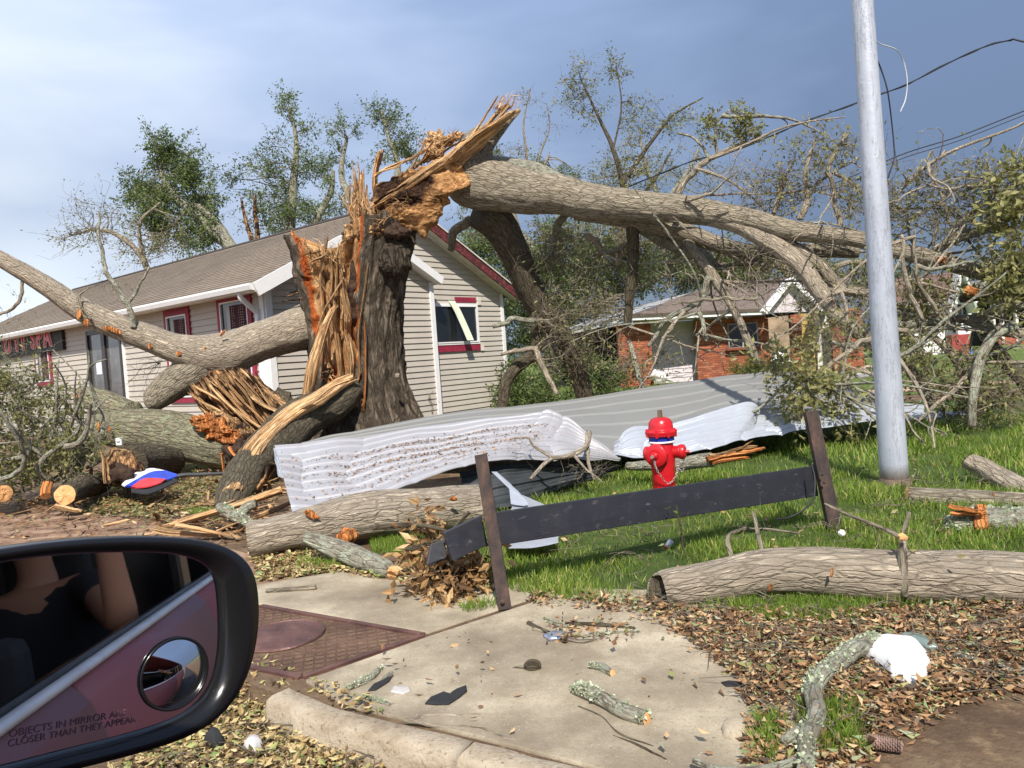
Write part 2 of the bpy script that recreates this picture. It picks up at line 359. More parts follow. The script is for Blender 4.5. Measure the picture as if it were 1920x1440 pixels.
def capdisc(mb, c, nrm, r, seg=20, rough=.08):
    """slightly domed rough disc: the sawn or snapped face of a log"""
    nrm = np.asarray(nrm, float); nrm = nrm / np.linalg.norm(nrm); a = np.cross(nrm, [0, 0, 1.]); a /= np.linalg.norm(a); b = np.cross(nrm, a)
    V = []; th = np.linspace(0, 2 * math.pi, seg, endpoint=False)
    for k, f in enumerate((1.0, .66, .33)):
        for t in th: V.append(c + (a * math.cos(t) + b * math.sin(t)) * r * f * (1 + (RN.uniform(-.04, .04) if k == 0 else 0)) + nrm * RN.uniform(0, rough) * r * (k > 0))
    V.append(c + nrm * r * rough)
    Q = [[k * seg + j, k * seg + (j + 1) % seg, (k + 1) * seg + (j + 1) % seg, (k + 1) * seg + j] for k in range(2) for j in range(seg)]
    mb.add(V, [np.array(Q), np.array([[2 * seg + j, 2 * seg + (j + 1) % seg, 3 * seg] for j in range(seg)])])
def shard(mb, a, b, w0, w1, flat=.4, n=12, seg=14, fib=.45, jag=.12, bend=.025, j0=0):
    """splintered stick of wood from a to b with jagged tips"""
    a, b = np.asarray(a), np.asarray(b); L_ = np.linalg.norm(b - a)
    p = twig_path(a, b, bend, n) if bend else catmull([a, b], n)
    r = np.linspace(w0, max(w1, .5 * w0), n) * (1 + .08 * RN.normal(size=n)); r[-1] *= .6; p = p + fbm(np.linspace(0, 3, n)[:, None] * np.array([1, 0, 0]) + RN.uniform(0, 90, 3), 3)[:, None] * RN.normal(size=3) * w0 * .22
    mb.tube(p, r, seg, fib=fib, flat=flat, jag=(j0 * L_, jag * L_), seed=RN.uniform(0, 60))
def fray(mb, pts, n, ln, r=.004, dirs=None, sp=.5):
    # loose curved wood fibres standing off a torn edge
    pts = np.asarray(pts); 
    for k in range(n):
        p = pts[RN.integers(0, len(pts))] + RN.normal(size=3) * .03; d = (np.asarray(dirs) if dirs is not None else np.array([0, 0, 1.])) + RN.normal(size=3) * sp; d /= np.linalg.norm(d)
        L_ = ln * RN.uniform(.3, 1); rr = r * RN.uniform(.5, 1.6); mb.tube(twig_path(p, p + d * L_, .14, 6), np.linspace(rr, rr * .3, 6), 4, cap=False, seed=RN.uniform(0, 50))
def crust(parent, q, n, sz, m):
    # lichen flakes standing on the bark of a traced limb
    i = RN.integers(0, len(q), n); cl = RN.random(n); th = RN.uniform(0, 2 * math.pi, n) ; T, A_, B_ = frames(q[:, :3]); d = A_[i] * np.cos(th)[:, None] + B_[i] * np.sin(th)[:, None]; d[:, 2] = np.abs(d[:, 2]) * .9 + .05; d /= np.linalg.norm(d, axis=1)[:, None]
    c = q[i, :3] + d * (q[i, 3] * RN.uniform(.92, 1.12, n))[:, None]; keep = fbm(c * 14, 2) > -.12; c, d = c[keep], d[keep]
    V, Q, rr = leaf_geo(c, d * .5 + RN.normal(size=c.shape) * .7, RN.uniform(.5, 1.3, len(c)) * sz, .9, .4); mb = MB(); mb.add(V, [Q], None, rr); mb.build('lichen', m, parent, kind='stuff')
def relief(mb, poly, depths, thick, amp, freq=6, rings=12, seg=64, back=.5, stretch=None, seed=0.0):
    """closed lump from a photo outline at a given distance, with rough front and back"""
    poly = np.array(poly, float); n = len(poly); dp = np.broadcast_to(np.asarray(depths, float), (n,))
    W3 = np.array([P(x, y, d) for (x, y), d in zip(poly, dp)]); closed = np.vstack([W3, W3[:1]])
    sl = np.concatenate([[0], np.cumsum(np.linalg.norm(np.diff(closed, axis=0), axis=1))]); t = np.linspace(0, sl[-1], seg, endpoint=False)
    B = np.stack([np.interp(t, sl, closed[:, i]) for i in range(3)], 1)
    JB = fbm(B * freq * 2.5 + seed + 40, 3)[:, None] * amp * 1.1
    c = W3.mean(0); toward = CAM - c; toward /= np.linalg.norm(toward)
    V = [];
    for sgn in (1, -1):
        for k in range(rings):
            f = 1 - k / rings; rd_ = (B - c) / (np.linalg.norm(B - c, axis=1)[:, None] + 1e-9); q = c + (B - c) * f + rd_ * JB * f ** 4
            h = thick * math.sqrt(max(0, 1 - f ** 2)) * (1 if sgn > 0 else back)
            nz = fbm((q if stretch is None else q * stretch) * freq + seed, 4) * amp * (0 if k == 0 else 1)
            V.append(q + toward * (sgn * (h + (nz)[:, None])))
    V = np.vstack(V); Qs = []
    for s_ in (0, 1):
        o = s_ * rings * seg
        for k in range(rings - 1):
            j = np.arange(seg); A_ = np.stack([o + k * seg + j, o + k * seg + (j + 1) % seg, o + (k + 1) * seg + (j + 1) % seg, o + (k + 1) * seg + j], 1)
            Qs.append(A_ if s_ == 0 else A_[:, ::-1])
        Qs.append(o + (rings - 1) * seg + np.arange(seg)[None])
    mb.add(V, Qs)
def inpoly(x, y, poly):
    c = np.zeros(len(x), bool); n = len(poly); j = n - 1
    for i in range(n):
        xi, yi = poly[i]; xj, yj = poly[j]
        c ^= ((yi > y) != (yj > y)) & (x < (xj - xi) * (y - yi) / (yj - yi + 1e-12) + xi); j = i
    return c
def scatter_px(poly, n, z=0.0):
    """n points uniform on the ground inside a region outlined on the photo"""
    g = [G(x, y, z)[:2] for x, y in poly]; g = np.array(g); lo, hi = g.min(0), g.max(0); out = np.zeros((0, 2))
    for _ in range(60):
        p = RN.uniform(lo, hi, (n * 2, 2)); out = np.vstack([out, p[inpoly(p[:, 0], p[:, 1], g)]])
        if len(out) >= n: break
    return out[:n]
def gpoly(poly, z=0): return [tuple(G(x, y, z)[:2]) for x, y in poly]
# ================================================================== SETTING
def struct(o): o['kind'] = 'structure'; return o
def ground_sheet(name, poly, z, m, kind='structure'):
    mb = MB(); mb.add([(x, y, z) for x, y in poly], [np.arange(len(poly))]); o = mb.build(name, m); o['kind'] = kind; return o
m = M_('bare_soil'); w = wcoord(m)
soil = m.ramp(m.noise(w, 2.2, 8, .7), [(.3, (.075, .045, .026)), (.5, (.17, .105, .06)), (.7, (.27, .19, .115))])
soil = m.mix(m.math('MULTIPLY', m.math('SUBTRACT', m.noise(w, 11, 6, .7), .55), 5, True), soil, (.36, .25, .14))
m.bump(m.noise(w, 30, 8, .7), 1, .03); MT['soil'] = m.col(soil, .95)
m = M_('red_mulch_mud'); w = wcoord(m)
mud = m.ramp(m.noise(w, 2.6, 8, .7, (1, 2.5, 1)), [(.3, (.11, .06, .04)), (.5, (.27, .16, .10)), (.62, (.44, .30, .20)), (.75, (.54, .40, .28))])
m.bump(m.noise(w, 26, 8, .7), 1, .03); MT['mud'] = m.col(mud, .9)
m = M_('lawn_base'); w = wcoord(m)
lw = m.ramp(m.noise(w, 1.6, 8, .75), [(.3, (.035, .06, .012)), (.5, (.085, .14, .022)), (.7, (.17, .22, .05))])
lw = m.mix(m.math('MULTIPLY', m.math('SUBTRACT', m.noise(w, 5, 5, .7), .62), 6, True), lw, (.20, .13, .065))
m.bump(m.noise(w, 60, 6, .8), 1, .04); MT['lawn'] = m.col(lw, .95)
m = M_('far_lawn'); w = wcoord(m)
lw = m.ramp(m.noise(w, .9, 9, .8), [(.3, (.08, .12, .022)), (.5, (.14, .20, .035)), (.7, (.22, .27, .06))])
m.bump(m.noise(w, 22, 6, .8), 1, .08); MT['farlawn'] = m.col(lw, .95)
m = M_('weathered_concrete'); w = wcoord(m)
cc = m.ramp(m.noise(w, 1.7, 8, .62), [(.3, (.17, .135, .09)), (.46, (.29, .24, .17)), (.54, (.38, .32, .23)), (.68, (.54, .46, .34))])
cc = m.mix(m.math('MULTIPLY', m.math('SUBTRACT', m.noise(w, 90, 5, .75), .53), 5, True), cc, (.19, .145, .095))
cc = m.mix(m.math('MULTIPLY', m.math('SUBTRACT', m.noise(w, 120, 3, .6), .66), 12, True), cc, (.72, .66, .55))
cc = m.mix(m.math('MULTIPLY', m.math('SUBTRACT', m.noise(w, 2.6, 7, .75, dist=.6), .5), 3.2, True), cc, (.235, .185, .12))
m.bump(m.math('ADD', m.noise(w, 130, 4, .7), m.math('MULTIPLY', m.noise(w, 14, 5), .7)), .6, .008); MT['concrete'] = m.col(cc, .9)
m = M_('curb_concrete'); w = wcoord(m)
cc = m.ramp(m.noise(w, 4, 8, .7, (1, 1, 3)), [(.3, (.28, .20, .13)), (.48, (.50, .40, .28)), (.7, (.68, .58, .44))])
cc = m.mix(m.math('MULTIPLY', m.math('SUBTRACT', m.noise(w, 60, 5, .7), .56), 7, True), cc, (.16, .11, .07))
m.bump(m.noise(w, 70, 6, .75), .9, .02); MT['curb'] = m.col(cc, .95)
m = M_('wet_asphalt'); w = wcoord(m)
cc = m.ramp(m.noise(w, 60, 6, .7), [(.35, (.016, .011, .009)), (.6, (.038, .026, .021)), (.8, (.09, .068, .055))])
m.bump(m.noise(w, 160, 4, .7), .35, .006)
MT['asphalt'] = m.col(cc, m.ramp(m.noise(w, 3, 4), [(.35, (.22,) * 3), (.6, (.6,) * 3)]))
m = M_('brown_path'); w = wcoord(m)
MT['path'] = m.col(m.ramp(m.noise(w, 1.2, 7, .7), [(.3, (.26, .17, .11)), (.7, (.50, .36, .25))]), .95)

ground_sheet('ground', [(-300, -60), (300, -60), (300, 500), (-300, 500)], -.115, MT['soil'])
# raised verge behind the kerb: soil, lawn and far lawns lie on it
ga = [tuple(G(x, y)[:2]) for x, y in ((545, 1306), (900, 1412), (1160, 1475))]
verge = MB()
vp = [(-200, 3.9), (-8, 3.0), tuple(G(380, 1246)[:2]), *ga, (.9, 1.9), (3.2, 1.75), (200, 1.5), (200, 300), (-200, 300)]
verge.prism(vp, -.11, -.008); struct(verge.build('verge_soil', MT['soil']))
ground_sheet('muddy_drive', gpoly([(-900, 950), (-200, 948), (150, 950), (300, 985), (470, 1040), (560, 1085), (380, 1130), (-900, 1600)]), -.003, MT['mud'])
lawn_poly = [(770, 1060), (930, 1095), (1010, 1118), (1210, 1140), (1300, 1150), (1700, 1140), (2300, 1120), (2900, 800), (1900, 745), (1500, 760), (1050, 880), (860, 960), (700, 1000)]
ground_sheet('lawn', gpoly(lawn_poly), -.004, MT['lawn'])
ground_sheet('far_lawn', [(0, 14.8), (120, 14.8), (160, 120), (-30, 120), (-4, 24)], 0.0, MT['farlawn'])
ground_sheet('footpath', [(3.2, 15.3), (60, 17.6), (60, 19.0), (3.2, 16.5)], .006, MT['path'])
ground_sheet('far_footpath', [(9, 36.2), (80, 37), (80, 38), (9, 37)], .006, MT['concrete'])
ground_sheet('road', [(.55, .2), (60, .2), (60, 2.9), (2.9, 2.55), (1.62, 2.2), (1.1, 1.9), (.55, 1.3)], -.111, MT['asphalt'])
# pavement slabs
def slab_obj(name, poly, z0, z1, m, bev=.008):
    mb = MB(); p = gpoly(poly)
    ar = sum(p[i][0] * p[(i + 1) % len(p)][1] - p[(i + 1) % len(p)][0] * p[i][1] for i in range(len(p)))
    if ar < 0: p = p[::-1]
    mb.prism(p, z0, z1); return struct(mb.build(name, m, bevel=bev))
slab_obj('pavement_slab', [(300, 1092), (470, 1098), (640, 1070), (1040, 1096), (990, 1124), (802, 1186), (488, 1132), (300, 1112)], -.11, .002, MT['concrete'])
slab_obj('pavement_slab', [(572, 1276), (802, 1194), (996, 1130), (1046, 1100), (1500, 1118), (1640, 1500), (1160, 1452), (900, 1384), (646, 1322)], -.11, .004, MT['concrete'])
# steel utility cover in its frame
cov = [(300, 1112), (488, 1136), (792, 1190), (566, 1268), (380, 1230), (300, 1215)]
mrust = M_('rusty_steel_plate'); w = wcoord(mrust)
rc = mrust.ramp(mrust.noise(w, 5, 7, .7), [(.3, (.055, .03, .026)), (.5, (.13, .065, .055)), (.72, (.24, .13, .10))])
mrust.bump(mrust.noise(w, 90, 5, .7), .5, .006); MT['cover'] = mrust.col(rc, mrust.ramp(mrust.noise(w, 7, 4), [(.4, (.3,) * 3), (.6, (.75,) * 3)]), .25)
ucov = thing('utility_cover', 'rusty square steel cover plate with round lid set in the pavement behind the car mirror', 'utility cover', [*G(600, 1190)[:2], 0])
mb = MB(); p = gpoly(cov)[::-1]; mb.prism(p, -.10, -.012); mb.build('plate', MT['cover'], ucov)
mb = MB(); pc = gpoly(cov)
e0 = np.array(pc[2]); e1 = np.array(pc[3])
for a, b in ((1, 2), (2, 3), (3, 4)):
    A_, B_ = np.array([*pc[a], 0]), np.array([*pc[b], 0]); d = (B_ - A_); ln = np.linalg.norm(d); d /= ln
    mb.box((A_ + B_) / 2 + np.array([0, 0, -.006]) + np.array([d[1], -d[0], 0]) * -.006, (ln, .03, .02), [d, [-d[1], d[0], 0], [0, 0, 1]])
mb.build('edge_frame', MT['cover'], ucov)
lc = G(528, 1190); mb = MB(); th = np.linspace(0, 2 * math.pi, 40, endpoint=False)
mb.prism([(lc[0] + .20 * math.cos(t), lc[1] + .20 * math.sin(t)) for t in th], -.011, .0)
lid = mb.build('lid', MT['cover'], ucov)
mb = MB(); mb.tube([(lc[0] + .205 * math.cos(t), lc[1] + .205 * math.sin(t), -.003) for t in np.linspace(0, 2 * math.pi, 41)], .008, 6, cap=False); mb.build('lid_rim', MT['cover'], ucov)
mb = MB(); gx, gy = (np.array(pc[2]) - np.array(pc[1])), (np.array(pc[3]) - np.array(pc[2])); gx /= np.linalg.norm(gx); gy -= gx * (gy @ gx); gy /= np.linalg.norm(gy)
pa = np.array(pc)
for i in range(-40, 42):
    for j in range(-40, 42):
        q = lc[:2] + gx * i * .034 + gy * j * .034
        if np.linalg.norm(q - lc[:2]) < .23: continue
        if not inpoly(np.array([q[0]]), np.array([q[1]]), (pa - pa.mean(0)) * .955 + pa.mean(0))[0]: continue
        d = (gx + gy * (1 if (i + j) % 2 else -1)); d /= np.linalg.norm(d)
        mb.box((*q, -.0095), (.036, .007, .009), [[*d, 0], [-d[1], d[0], 0], [0, 0, 1]])
mb.build('tread_bar', MT['cover'], ucov, kind='stuff')
# kerb: rounded, broken into two lengths
def kerb(pts, wds, name='kerb'):
    mb = MB(); q = np.array([G(x, y)[:2] for x, y in pts]); n = 34
    c = catmull(q, n) if len(q) > 2 else catmull(q, n)
    T = np.gradient(c, axis=0); T /= np.linalg.norm(T, axis=1)[:, None]; Nn = np.stack([T[:, 1], -T[:, 0]], 1)
    prof = [(0, -.13), (0, .0), (.008, .010), (.085, .006), (.110, -.008), (.118, -.04), (.122, -.13)]
    V = []; w2 = []
    for i in range(n):
        for (o, z) in prof:
            k = fbm(np.array([c[i][0] * 9, c[i][1] * 9, o * 20 + z * 8]), 3)
            V.append((*(c[i] + Nn[i] * (o + (k * .014 if o > .05 else 0))), z + k * .007))
    m_ = len(prof); Q = [[i * m_ + j, i * m_ + j + 1, (i + 1) * m_ + j + 1, (i + 1) * m_ + j] for i in range(n - 1) for j in range(m_ - 1)]
    mb.add(V, [np.array(Q), np.arange(m_), np.arange((n - 1) * m_, n * m_)[::-1]]); return struct(mb.build(name, MT['curb'], smooth=True))
kerb([(546, 1292), (560, 1300), (640, 1332), (760, 1362), (890, 1392)], 0)
kerb([(892, 1393), (1000, 1421), (1160, 1462), (1300, 1500)], 0)

# ================================================================== HOUSE WITH SIDING
MT['siding'] = simple('taupe_vinyl_siding', (.47, .425, .365), .6, var=.05, sc=3)
MT['white'] = simple('white_painted_trim', (.78, .77, .76), .45, var=.04)
MT['white_dirty'] = simple('stained_white_paint', (.66, .62, .54), .6, var=.15, sc=4)
MT['maroon'] = simple('maroon_painted_wood', (.27, .022, .05), .6, var=.25, sc=9)
m = M_('peeling_red_rake'); w = wcoord(m)
MT['rake_red'] = m.col(m.ramp(m.noise(w, 9, 7, .7, (1, 1, 2)), [(.40, (.035, .02, .02)), (.52, (.14, .02, .025)), (.75, (.30, .10, .09))]), .8)
MT['glass'] = simple('dark_window_glass', (.012, .014, .017), .06, spec=.8, var=.3)
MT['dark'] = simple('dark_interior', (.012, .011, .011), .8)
m = M_('asphalt_shingle'); r = m.attr('rnd').outputs['Fac']; w = wcoord(m)
sh = m.ramp(r, [(0, (.165, .132, .105)), (.5, (.195, .157, .123)), (1, (.225, .182, .145))])
sh = m.mix(m.math('MULTIPLY', m.math('SUBTRACT', m.noise(w, .8, 5, .7), .5), 2, True), sh, (.115, .09, .07))
sh = m.mix(m.math('MULTIPLY', m.noise(w, 90, 3), .35), sh, (.3, .25, .2)); MT['shingle'] = m.col(sh, .95, spec=.15)
m = M_('dark_lattice_curtain'); w = wcoord(m); v = m.n('ShaderNodeTexVoronoi'); v.inputs['Scale'].default_value = 21; v.inputs['Randomness'].default_value = .15
m.l(w, v.inputs[0]); MT['curtain'] = m.col(m.mix(m.math('LESS_THAN', v.outputs['Distance'], .26), (.045, .006, .012), (.42, .33, .28)), .8)

HO = G(518, 834); HO[2] = 0
aa = math.radians(51.0); A = np.array([-math.sin(aa), math.cos(aa), 0]); B = np.array([math.cos(aa), math.sin(aa), 0]); Z = np.array([0, 0, 1.])
nA = -B       # outward normal of the long wall
nB = -A       # outward normal of the gable wall
def hit(x, y, n, off=0.0):
    v = ray(x, y); O = HO + n * off; t = ((O - CAM) @ n) / (v @ n); return CAM + v * t
def sA(x, y, off=0): h = hit(x, y, nA, off) - HO; return h @ A, h[2]
def sB(x, y, off=0): h = hit(x, y, nB, off) - HO; return h @ B, h[2]
wB = sB(947, 660)[0]; eave = sB(940, 553)[1] + .05; eaveL = sA(500, 519)[1]
LA = 17.5
HE = (eave + eaveL) / 2 - .02; PK = sB(742, 392)[1]; SL = (PK - HE) / (wB / 2)
print('house', wB, eave, eaveL, PK, SL)
house = thing('sided_house', 'taupe sided single-storey building with maroon window trim behind the snapped oak', 'building', HO)
mb = MB(); zt = HE - .03
core = [HO + nA * -.03 + nB * -.03, HO + B * wB + nA * -.03 + nB * -.03]
def pt(a, b, z): return HO + A * a + B * b + Z * z
V = [pt(.03, .03, -.1), pt(.03, wB - .03, -.1), pt(.03, wB - .03, zt), pt(.03, wB / 2, PK - .06), pt(.03, .03, zt)]
V2 = [v + A * (LA - .06) for v in V]
mb.add(V + V2, [np.arange(5), np.arange(5, 10)[::-1], np.array([[i, i + 5, (i + 1) % 5 + 5, (i + 1) % 5] for i in range(5)])]); mb.build('wall', MT['siding'], house)
EX = .122
def boards(s0f, s1f, z0, z1, d, n, off=0.0, th=.026):
    z = z0
    while z < z1:
        za, zb = z, min(z + EX + .012, z1 + .01)
        a0, a1, b0, b1 = s0f(za), s1f(za), s0f(zb), s1f(zb)
        if a1 - a0 > .05:
            if b1 < b0: b0 = b1 = (b0 + b1) / 2
            O = HO + n * off; jit = RN.uniform(0, .002)
            V = [O + d * a0 + n * (th + jit) + Z * za, O + d * a1 + n * (th + jit) + Z * za, O + d * b1 + n * .003 + Z * zb, O + d * b0 + n * .003 + Z * zb,
                 O + d * a0 - n * .01 + Z * za, O + d * a1 - n * .01 + Z * za]
            mb = MB(); mb.add(V, [np.array([[0, 1, 2, 3], [0, 4, 5, 1]]), np.array([[0, 3, 4], [1, 5, 2]])]); mb.build('siding_board', MT['siding'], house)
        z += EX
boards(lambda z: .0, lambda z: LA, .02, HE - .08, A, nA)
boards(lambda z: max(0, (z - HE) / SL), lambda z: min(wB, wB - (z - HE) / SL), .02, PK - .12, B, nB)
# box-out on the gable wall, ending in the white strip
sW = sB(797, 660)[0]; zW0 = sB(795, 532)[1]
BO = .32; sS = sB(690, 700)[0]
mb = MB()
q = [HO + nB * BO + B * sS, HO + nB * BO + B * sW, HO + nB * BO + B * sW + Z * zW0, HO + nB * BO + B * sS + Z * (zW0 + (sW - sS) * SL)]
mb.slab([p + nB * -.005 for p in q], nB, BO); mb.build('box_out', MT['siding'], house)
boards(lambda z: sS, lambda z: min(sW, sW - (z - zW0) / SL), .02, zW0 + .9, B, nB, BO)
mb = MB(); mb.box(HO + nB * (BO + .03) + B * (sW - .03) + Z * (zW0 / 2 - .02), (.11, .06, zW0), [B, nB, Z]); mb.build('corner_trim', MT['white'], house)
mb = MB(); a_, b_ = sB(798, 536, BO), (sB(690, 455, BO))
pA, pB = HO + nB * (BO + .12) + B * (sW + .12) + Z * (zW0 + .0), HO + nB * (BO + .12) + B * (sS) + Z * (zW0 + (sW - sS) * SL + .08)
d = pB - pA; ln = np.linalg.norm(d); d /= ln; mb.box((pA + pB) / 2, (ln, .30, .17), [d, nB, np.cross(d, nB)]); mb.build('small_rake_board', MT['white'], house)
# corner trims
mb = MB(); mb.box(pt(-.02, .055, HE / 2 - .05), (.05, .13, HE - .05), [A, B, Z]); mb.box(pt(.055, -.02, HE / 2 - .052), (.13, .05, HE - .052), [A, B, Z]); mb.build('corner_trim', MT['white'], house)
mb = MB(); mb.box(pt(-.02, wB - .04, HE / 2 - .05), (.05, .10, HE - .05), [A, B, Z]); mb.build('corner_trim', MT['white'], house)
# roof: two planes
OV = .38; RV = .32
ze = HE - OV * SL + .12; zr = PK + .12
def roofpt(a, b, up=0.0):
    z = zr - abs(b - wB / 2) * SL; return pt(a, b, z + up)
nl = np.cross(A, roofpt(0, wB / 2) - roofpt(0, -OV)); nl /= np.linalg.norm(nl); nl = nl * np.sign(nl[2])
nr = np.cross(A, roofpt(0, wB / 2) - roofpt(0, wB + OV)); nr /= np.linalg.norm(nr); nr = nr * np.sign(nr[2])
hipa = LA + RV
q = [roofpt(-RV, -OV), roofpt(hipa, -OV), roofpt(hipa - .9, wB / 2), roofpt(-RV, wB / 2)]
mb = MB(); mb.slab(q, nl, .09); roof = mb.build('roof', MT['shingle'], house)
q = [roofpt(-RV, wB + OV), roofpt(-RV, wB / 2), roofpt(hipa - .9, wB / 2), roofpt(hipa, wB + OV)]
mb = MB(); mb.slab(q, nr, .09); mb.build('roof', MT['shingle'], house)
# shingle courses on the visible plane
up_ = roofpt(0, wB / 2) - roofpt(0, -OV); rl = np.linalg.norm(up_); up_ /= rl
CW, CH = .33, .145; shm = []
for v in range(3):
    mb = MB(); V = np.array([(0, 0, .014), (CW - .012, 0, .014 + .003 * v), (CW - .012, CH * 1.25, .002), (0, CH * 1.25, .002), (0, 0, 0), (CW - .012, 0, 0)])
    mb.add(V, [np.array([[0, 1, 2, 3], [0, 4, 5, 1]]), np.array([[0, 3, 4], [1, 5, 2]])], None, .15 + v * .3); o = mb.build('shingle', MT['shingle']); shm.append(o.data); D.objects.remove(o)
rest = MB(); tabs = []
nc = int(rl / CH)
for j in range(nc):
    n_ = int((hipa + RV - .9 * j / nc) / CW)
    for i in range(n_):
        a = -RV + i * CW + (j % 2) * CW * .5
        if a + CW > hipa - .9 * j / nc: continue
        tabs.append((a, j))
tabs.sort(key=lambda t: t[0] * 1.0)
rot = Matrix((A, up_, nl)).transposed().to_4x4()
for k, (a, j) in enumerate(tabs):
    o3 = roofpt(a, -OV) + up_ * (j * CH - .02) + nl * .001
    if k < 290:
        o = D.objects.new('shingle', shm[RN.integers(0, 3)]); COL.objects.link(o); o.parent = roof
        mwx = Matrix.Translation(Vector(o3)) @ rot; o.matrix_local = mwx
    else:
        V = np.array([(0, 0, .014), (CW - .012, 0, .014), (CW - .012, CH * 1.25, .002), (0, CH * 1.25, .002)]); V = o3 + V @ np.array([A, up_, nl])
        rest.add(V, [np.array([[0, 1, 2, 3]])], None, RN.random())
rest.build('shingles', MT['shingle'], roof, kind='stuff')
# ridge cap, fascia, gutter, soffit, rakes
mb = MB(); mb.tube([roofpt(-RV, wB / 2, .0), roofpt(hipa - .9, wB / 2, .0)], .05, 8); mb.build('ridge_cap', simple('ridge_shingle', (.06, .05, .045), .9), house)
def beam(name, p, q, w_, h_, ax2, m, par=house):
    p, q = np.asarray(p), np.asarray(q); d = q - p; ln = np.linalg.norm(d); d = d / ln; a2 = np.asarray(ax2, float); a2 = a2 - d * (a2 @ d); a2 /= np.linalg.norm(a2)
    mb = MB(); mb.box((p + q) / 2, (ln, w_, h_), [d, a2, np.cross(d, a2)]); return mb.build(name, m, par)
def gut(a):
    base = roofpt(a, -OV); return [base + nA * x + Z * z for x, z in ((.0, -.12), (.0, -.02), (-.0, .0), (.10, .0), (.115, -.03), (.09, -.11))]
mb = MB(); g0, g1 = gut(-RV), gut(hipa); n_ = 6
mb.add(g0 + g1, [np.array([[i, (i + 1) % n_, n_ + (i + 1) % n_, n_ + i] for i in range(n_)]), np.arange(n_), np.arange(n_, 2 * n_)[::-1]]); mb.build('gutter', MT['white'], house)
mb = MB(); mb.slab([pt(-RV, -OV, ze - .14), pt(hipa, -OV, ze - .14), pt(hipa, .0, ze - .10), pt(-RV, .0, ze - .10)], -Z, .02); mb.build('soffit', MT['white_dirty'], house)
beam('rake_board', roofpt(-RV - .02, -OV, -.11), roofpt(-RV - .02, wB / 2 - .02, -.11), .04, .24, A, MT['white'])
beam('rake_board', roofpt(-RV - .02, wB / 2 + .02, -.10), roofpt(-RV - .02, wB + OV, -.10), .04, .22, A, MT['rake_red'])['label'] = 'peeling red rake board'
beam('roof_edge', roofpt(-RV - .03, wB / 2 + .02, .012), roofpt(-RV - .03, wB + OV, .012), .07, .03, A, MT['white_dirty'])
mb = MB(); sl_ = [roofpt(-RV, wB / 2, -.13), roofpt(-RV, wB + OV, -.13), roofpt(0, wB + OV, -.13), roofpt(0, wB / 2, -.13)]; mb.slab(sl_, nr, .02)
sl_ = [roofpt(-RV, wB / 2, -.13), roofpt(-RV, -OV, -.13), roofpt(0, -OV, -.13), roofpt(0, wB / 2, -.13)]; mb.slab(sl_, nl, .02); mb.build('rake_soffit', MT['white_dirty'], house)
beam('frieze_strip', pt(-.025, wB / 2, PK - .03 - .02), pt(-.025, wB, HE - .05), .02, .05, A, MT['white'])
beam('frieze_strip', pt(-.025, wB / 2, PK - .05), pt(-.025, 0, HE - .05), .02, .05, A, MT['white'])
mb = MB(); a0 = .17
mb.tube(catmull([pt(a0, -OV + .02, ze - .12), pt(a0, -OV + .03, ze - .22), pt(a0 - .02, -.09, ze - .46), pt(a0 - .02, -.07, ze - .6), pt(a0 - .02, -.07, .1)], 40), .052, 8); mb.build('downspout', MT['white'], house)
# windows
def window(s0, s1, z0, z1, d, n, off=0.0, fr=.11, frm='maroon', curtain=True, trim=True, side=True):
    O = HO + n * off; w = MB()
    rects = [(s0, s1, z1 - fr * 1.3, z1)] + ([(s0, s1, z0, z0 + fr)] if trim else [])
    if side: rects += [(s0, s0 + fr, z0 + fr + .002, z1 - fr * 1.3 - .002), (s1 - fr, s1, z0 + fr + .002, z1 - fr * 1.3 - .002)]
    for a, b, c, e in rects: w.box(O + d * (a + b) / 2 + Z * (c + e) / 2 + n * .034, (b - a, .05, e - c), [d, n, Z])
    f = w.build('window_frame', MT[frm], house)
    i0, i1, j0, j1 = s0 + fr, s1 - fr, z0 + fr, z1 - fr * 1.3
    w = MB()
    for a, b, c, e in ((i0, i1, j1 - .03, j1), (i0, i1, j0, j0 + .03), (i0, i0 + .03, j0 + .031, j1 - .031), (i1 - .03, i1, j0 + .031, j1 - .031)): w.box(O + d * (a + b) / 2 + Z * (c + e) / 2 + n * .045, (b - a - .004, .05, e - c), [d, n, Z])
    w.build('sash', MT['white'], f)
    w = MB(); w.box(O + d * (i0 + i1) / 2 + Z * (j0 + j1) / 2 + n * .024, (i1 - i0 - .05, .02, j1 - j0 - .05), [d, n, Z]); w.build('pane', MT['glass'], f)
    if curtain:
        w = MB(); w.box(O + d * (i0 + (i1 - i0) * .34) + Z * (j0 + j1) / 2 + n * .038, ((i1 - i0) * .58, .008, j1 - j0 - .16), [d, n, Z]); w.build('curtain', MT['curtain'], f)
        w = MB(); w.box(O + d * (i0 + (i1 - i0) * .72) + Z * (j0 + j1) / 2 + n * .042, ((i1 - i0) * .12, .012, j1 - j0 - .16), [d, n, Z]); w.build('mullion', simple('grey_curtain_edge', (.42, .40, .38), .7), f)
    return f
a1, z1 = sA(310, 583); a0_, z0 = sA(372, 754); window(a0_, a1, z0, z1, A, nA)
a1, z1 = sA(409, 556); a0_, z0 = sA(487, 722); window(a0_, a1, z0, z1 , A, nA)
a1, z1 = sA(66, 640); a0_, z0 = sA(103, 722); window(a0_, a1, z0, z1, A, nA)
b0, zt_ = sB(802, 568); b1, zb_ = sB(897, 643)
f = window(b0, b1 , zb_ - .02, zt_, B, nB, 0, .04, 'white', False)
beam('red_casing', HO + B * b0 + Z * (zb_ - .10) + nB * .03, HO + B * (b1 + .02) + Z * (zb_ - .10) + nB * .03, .035, .15, nB, MT['maroon'])
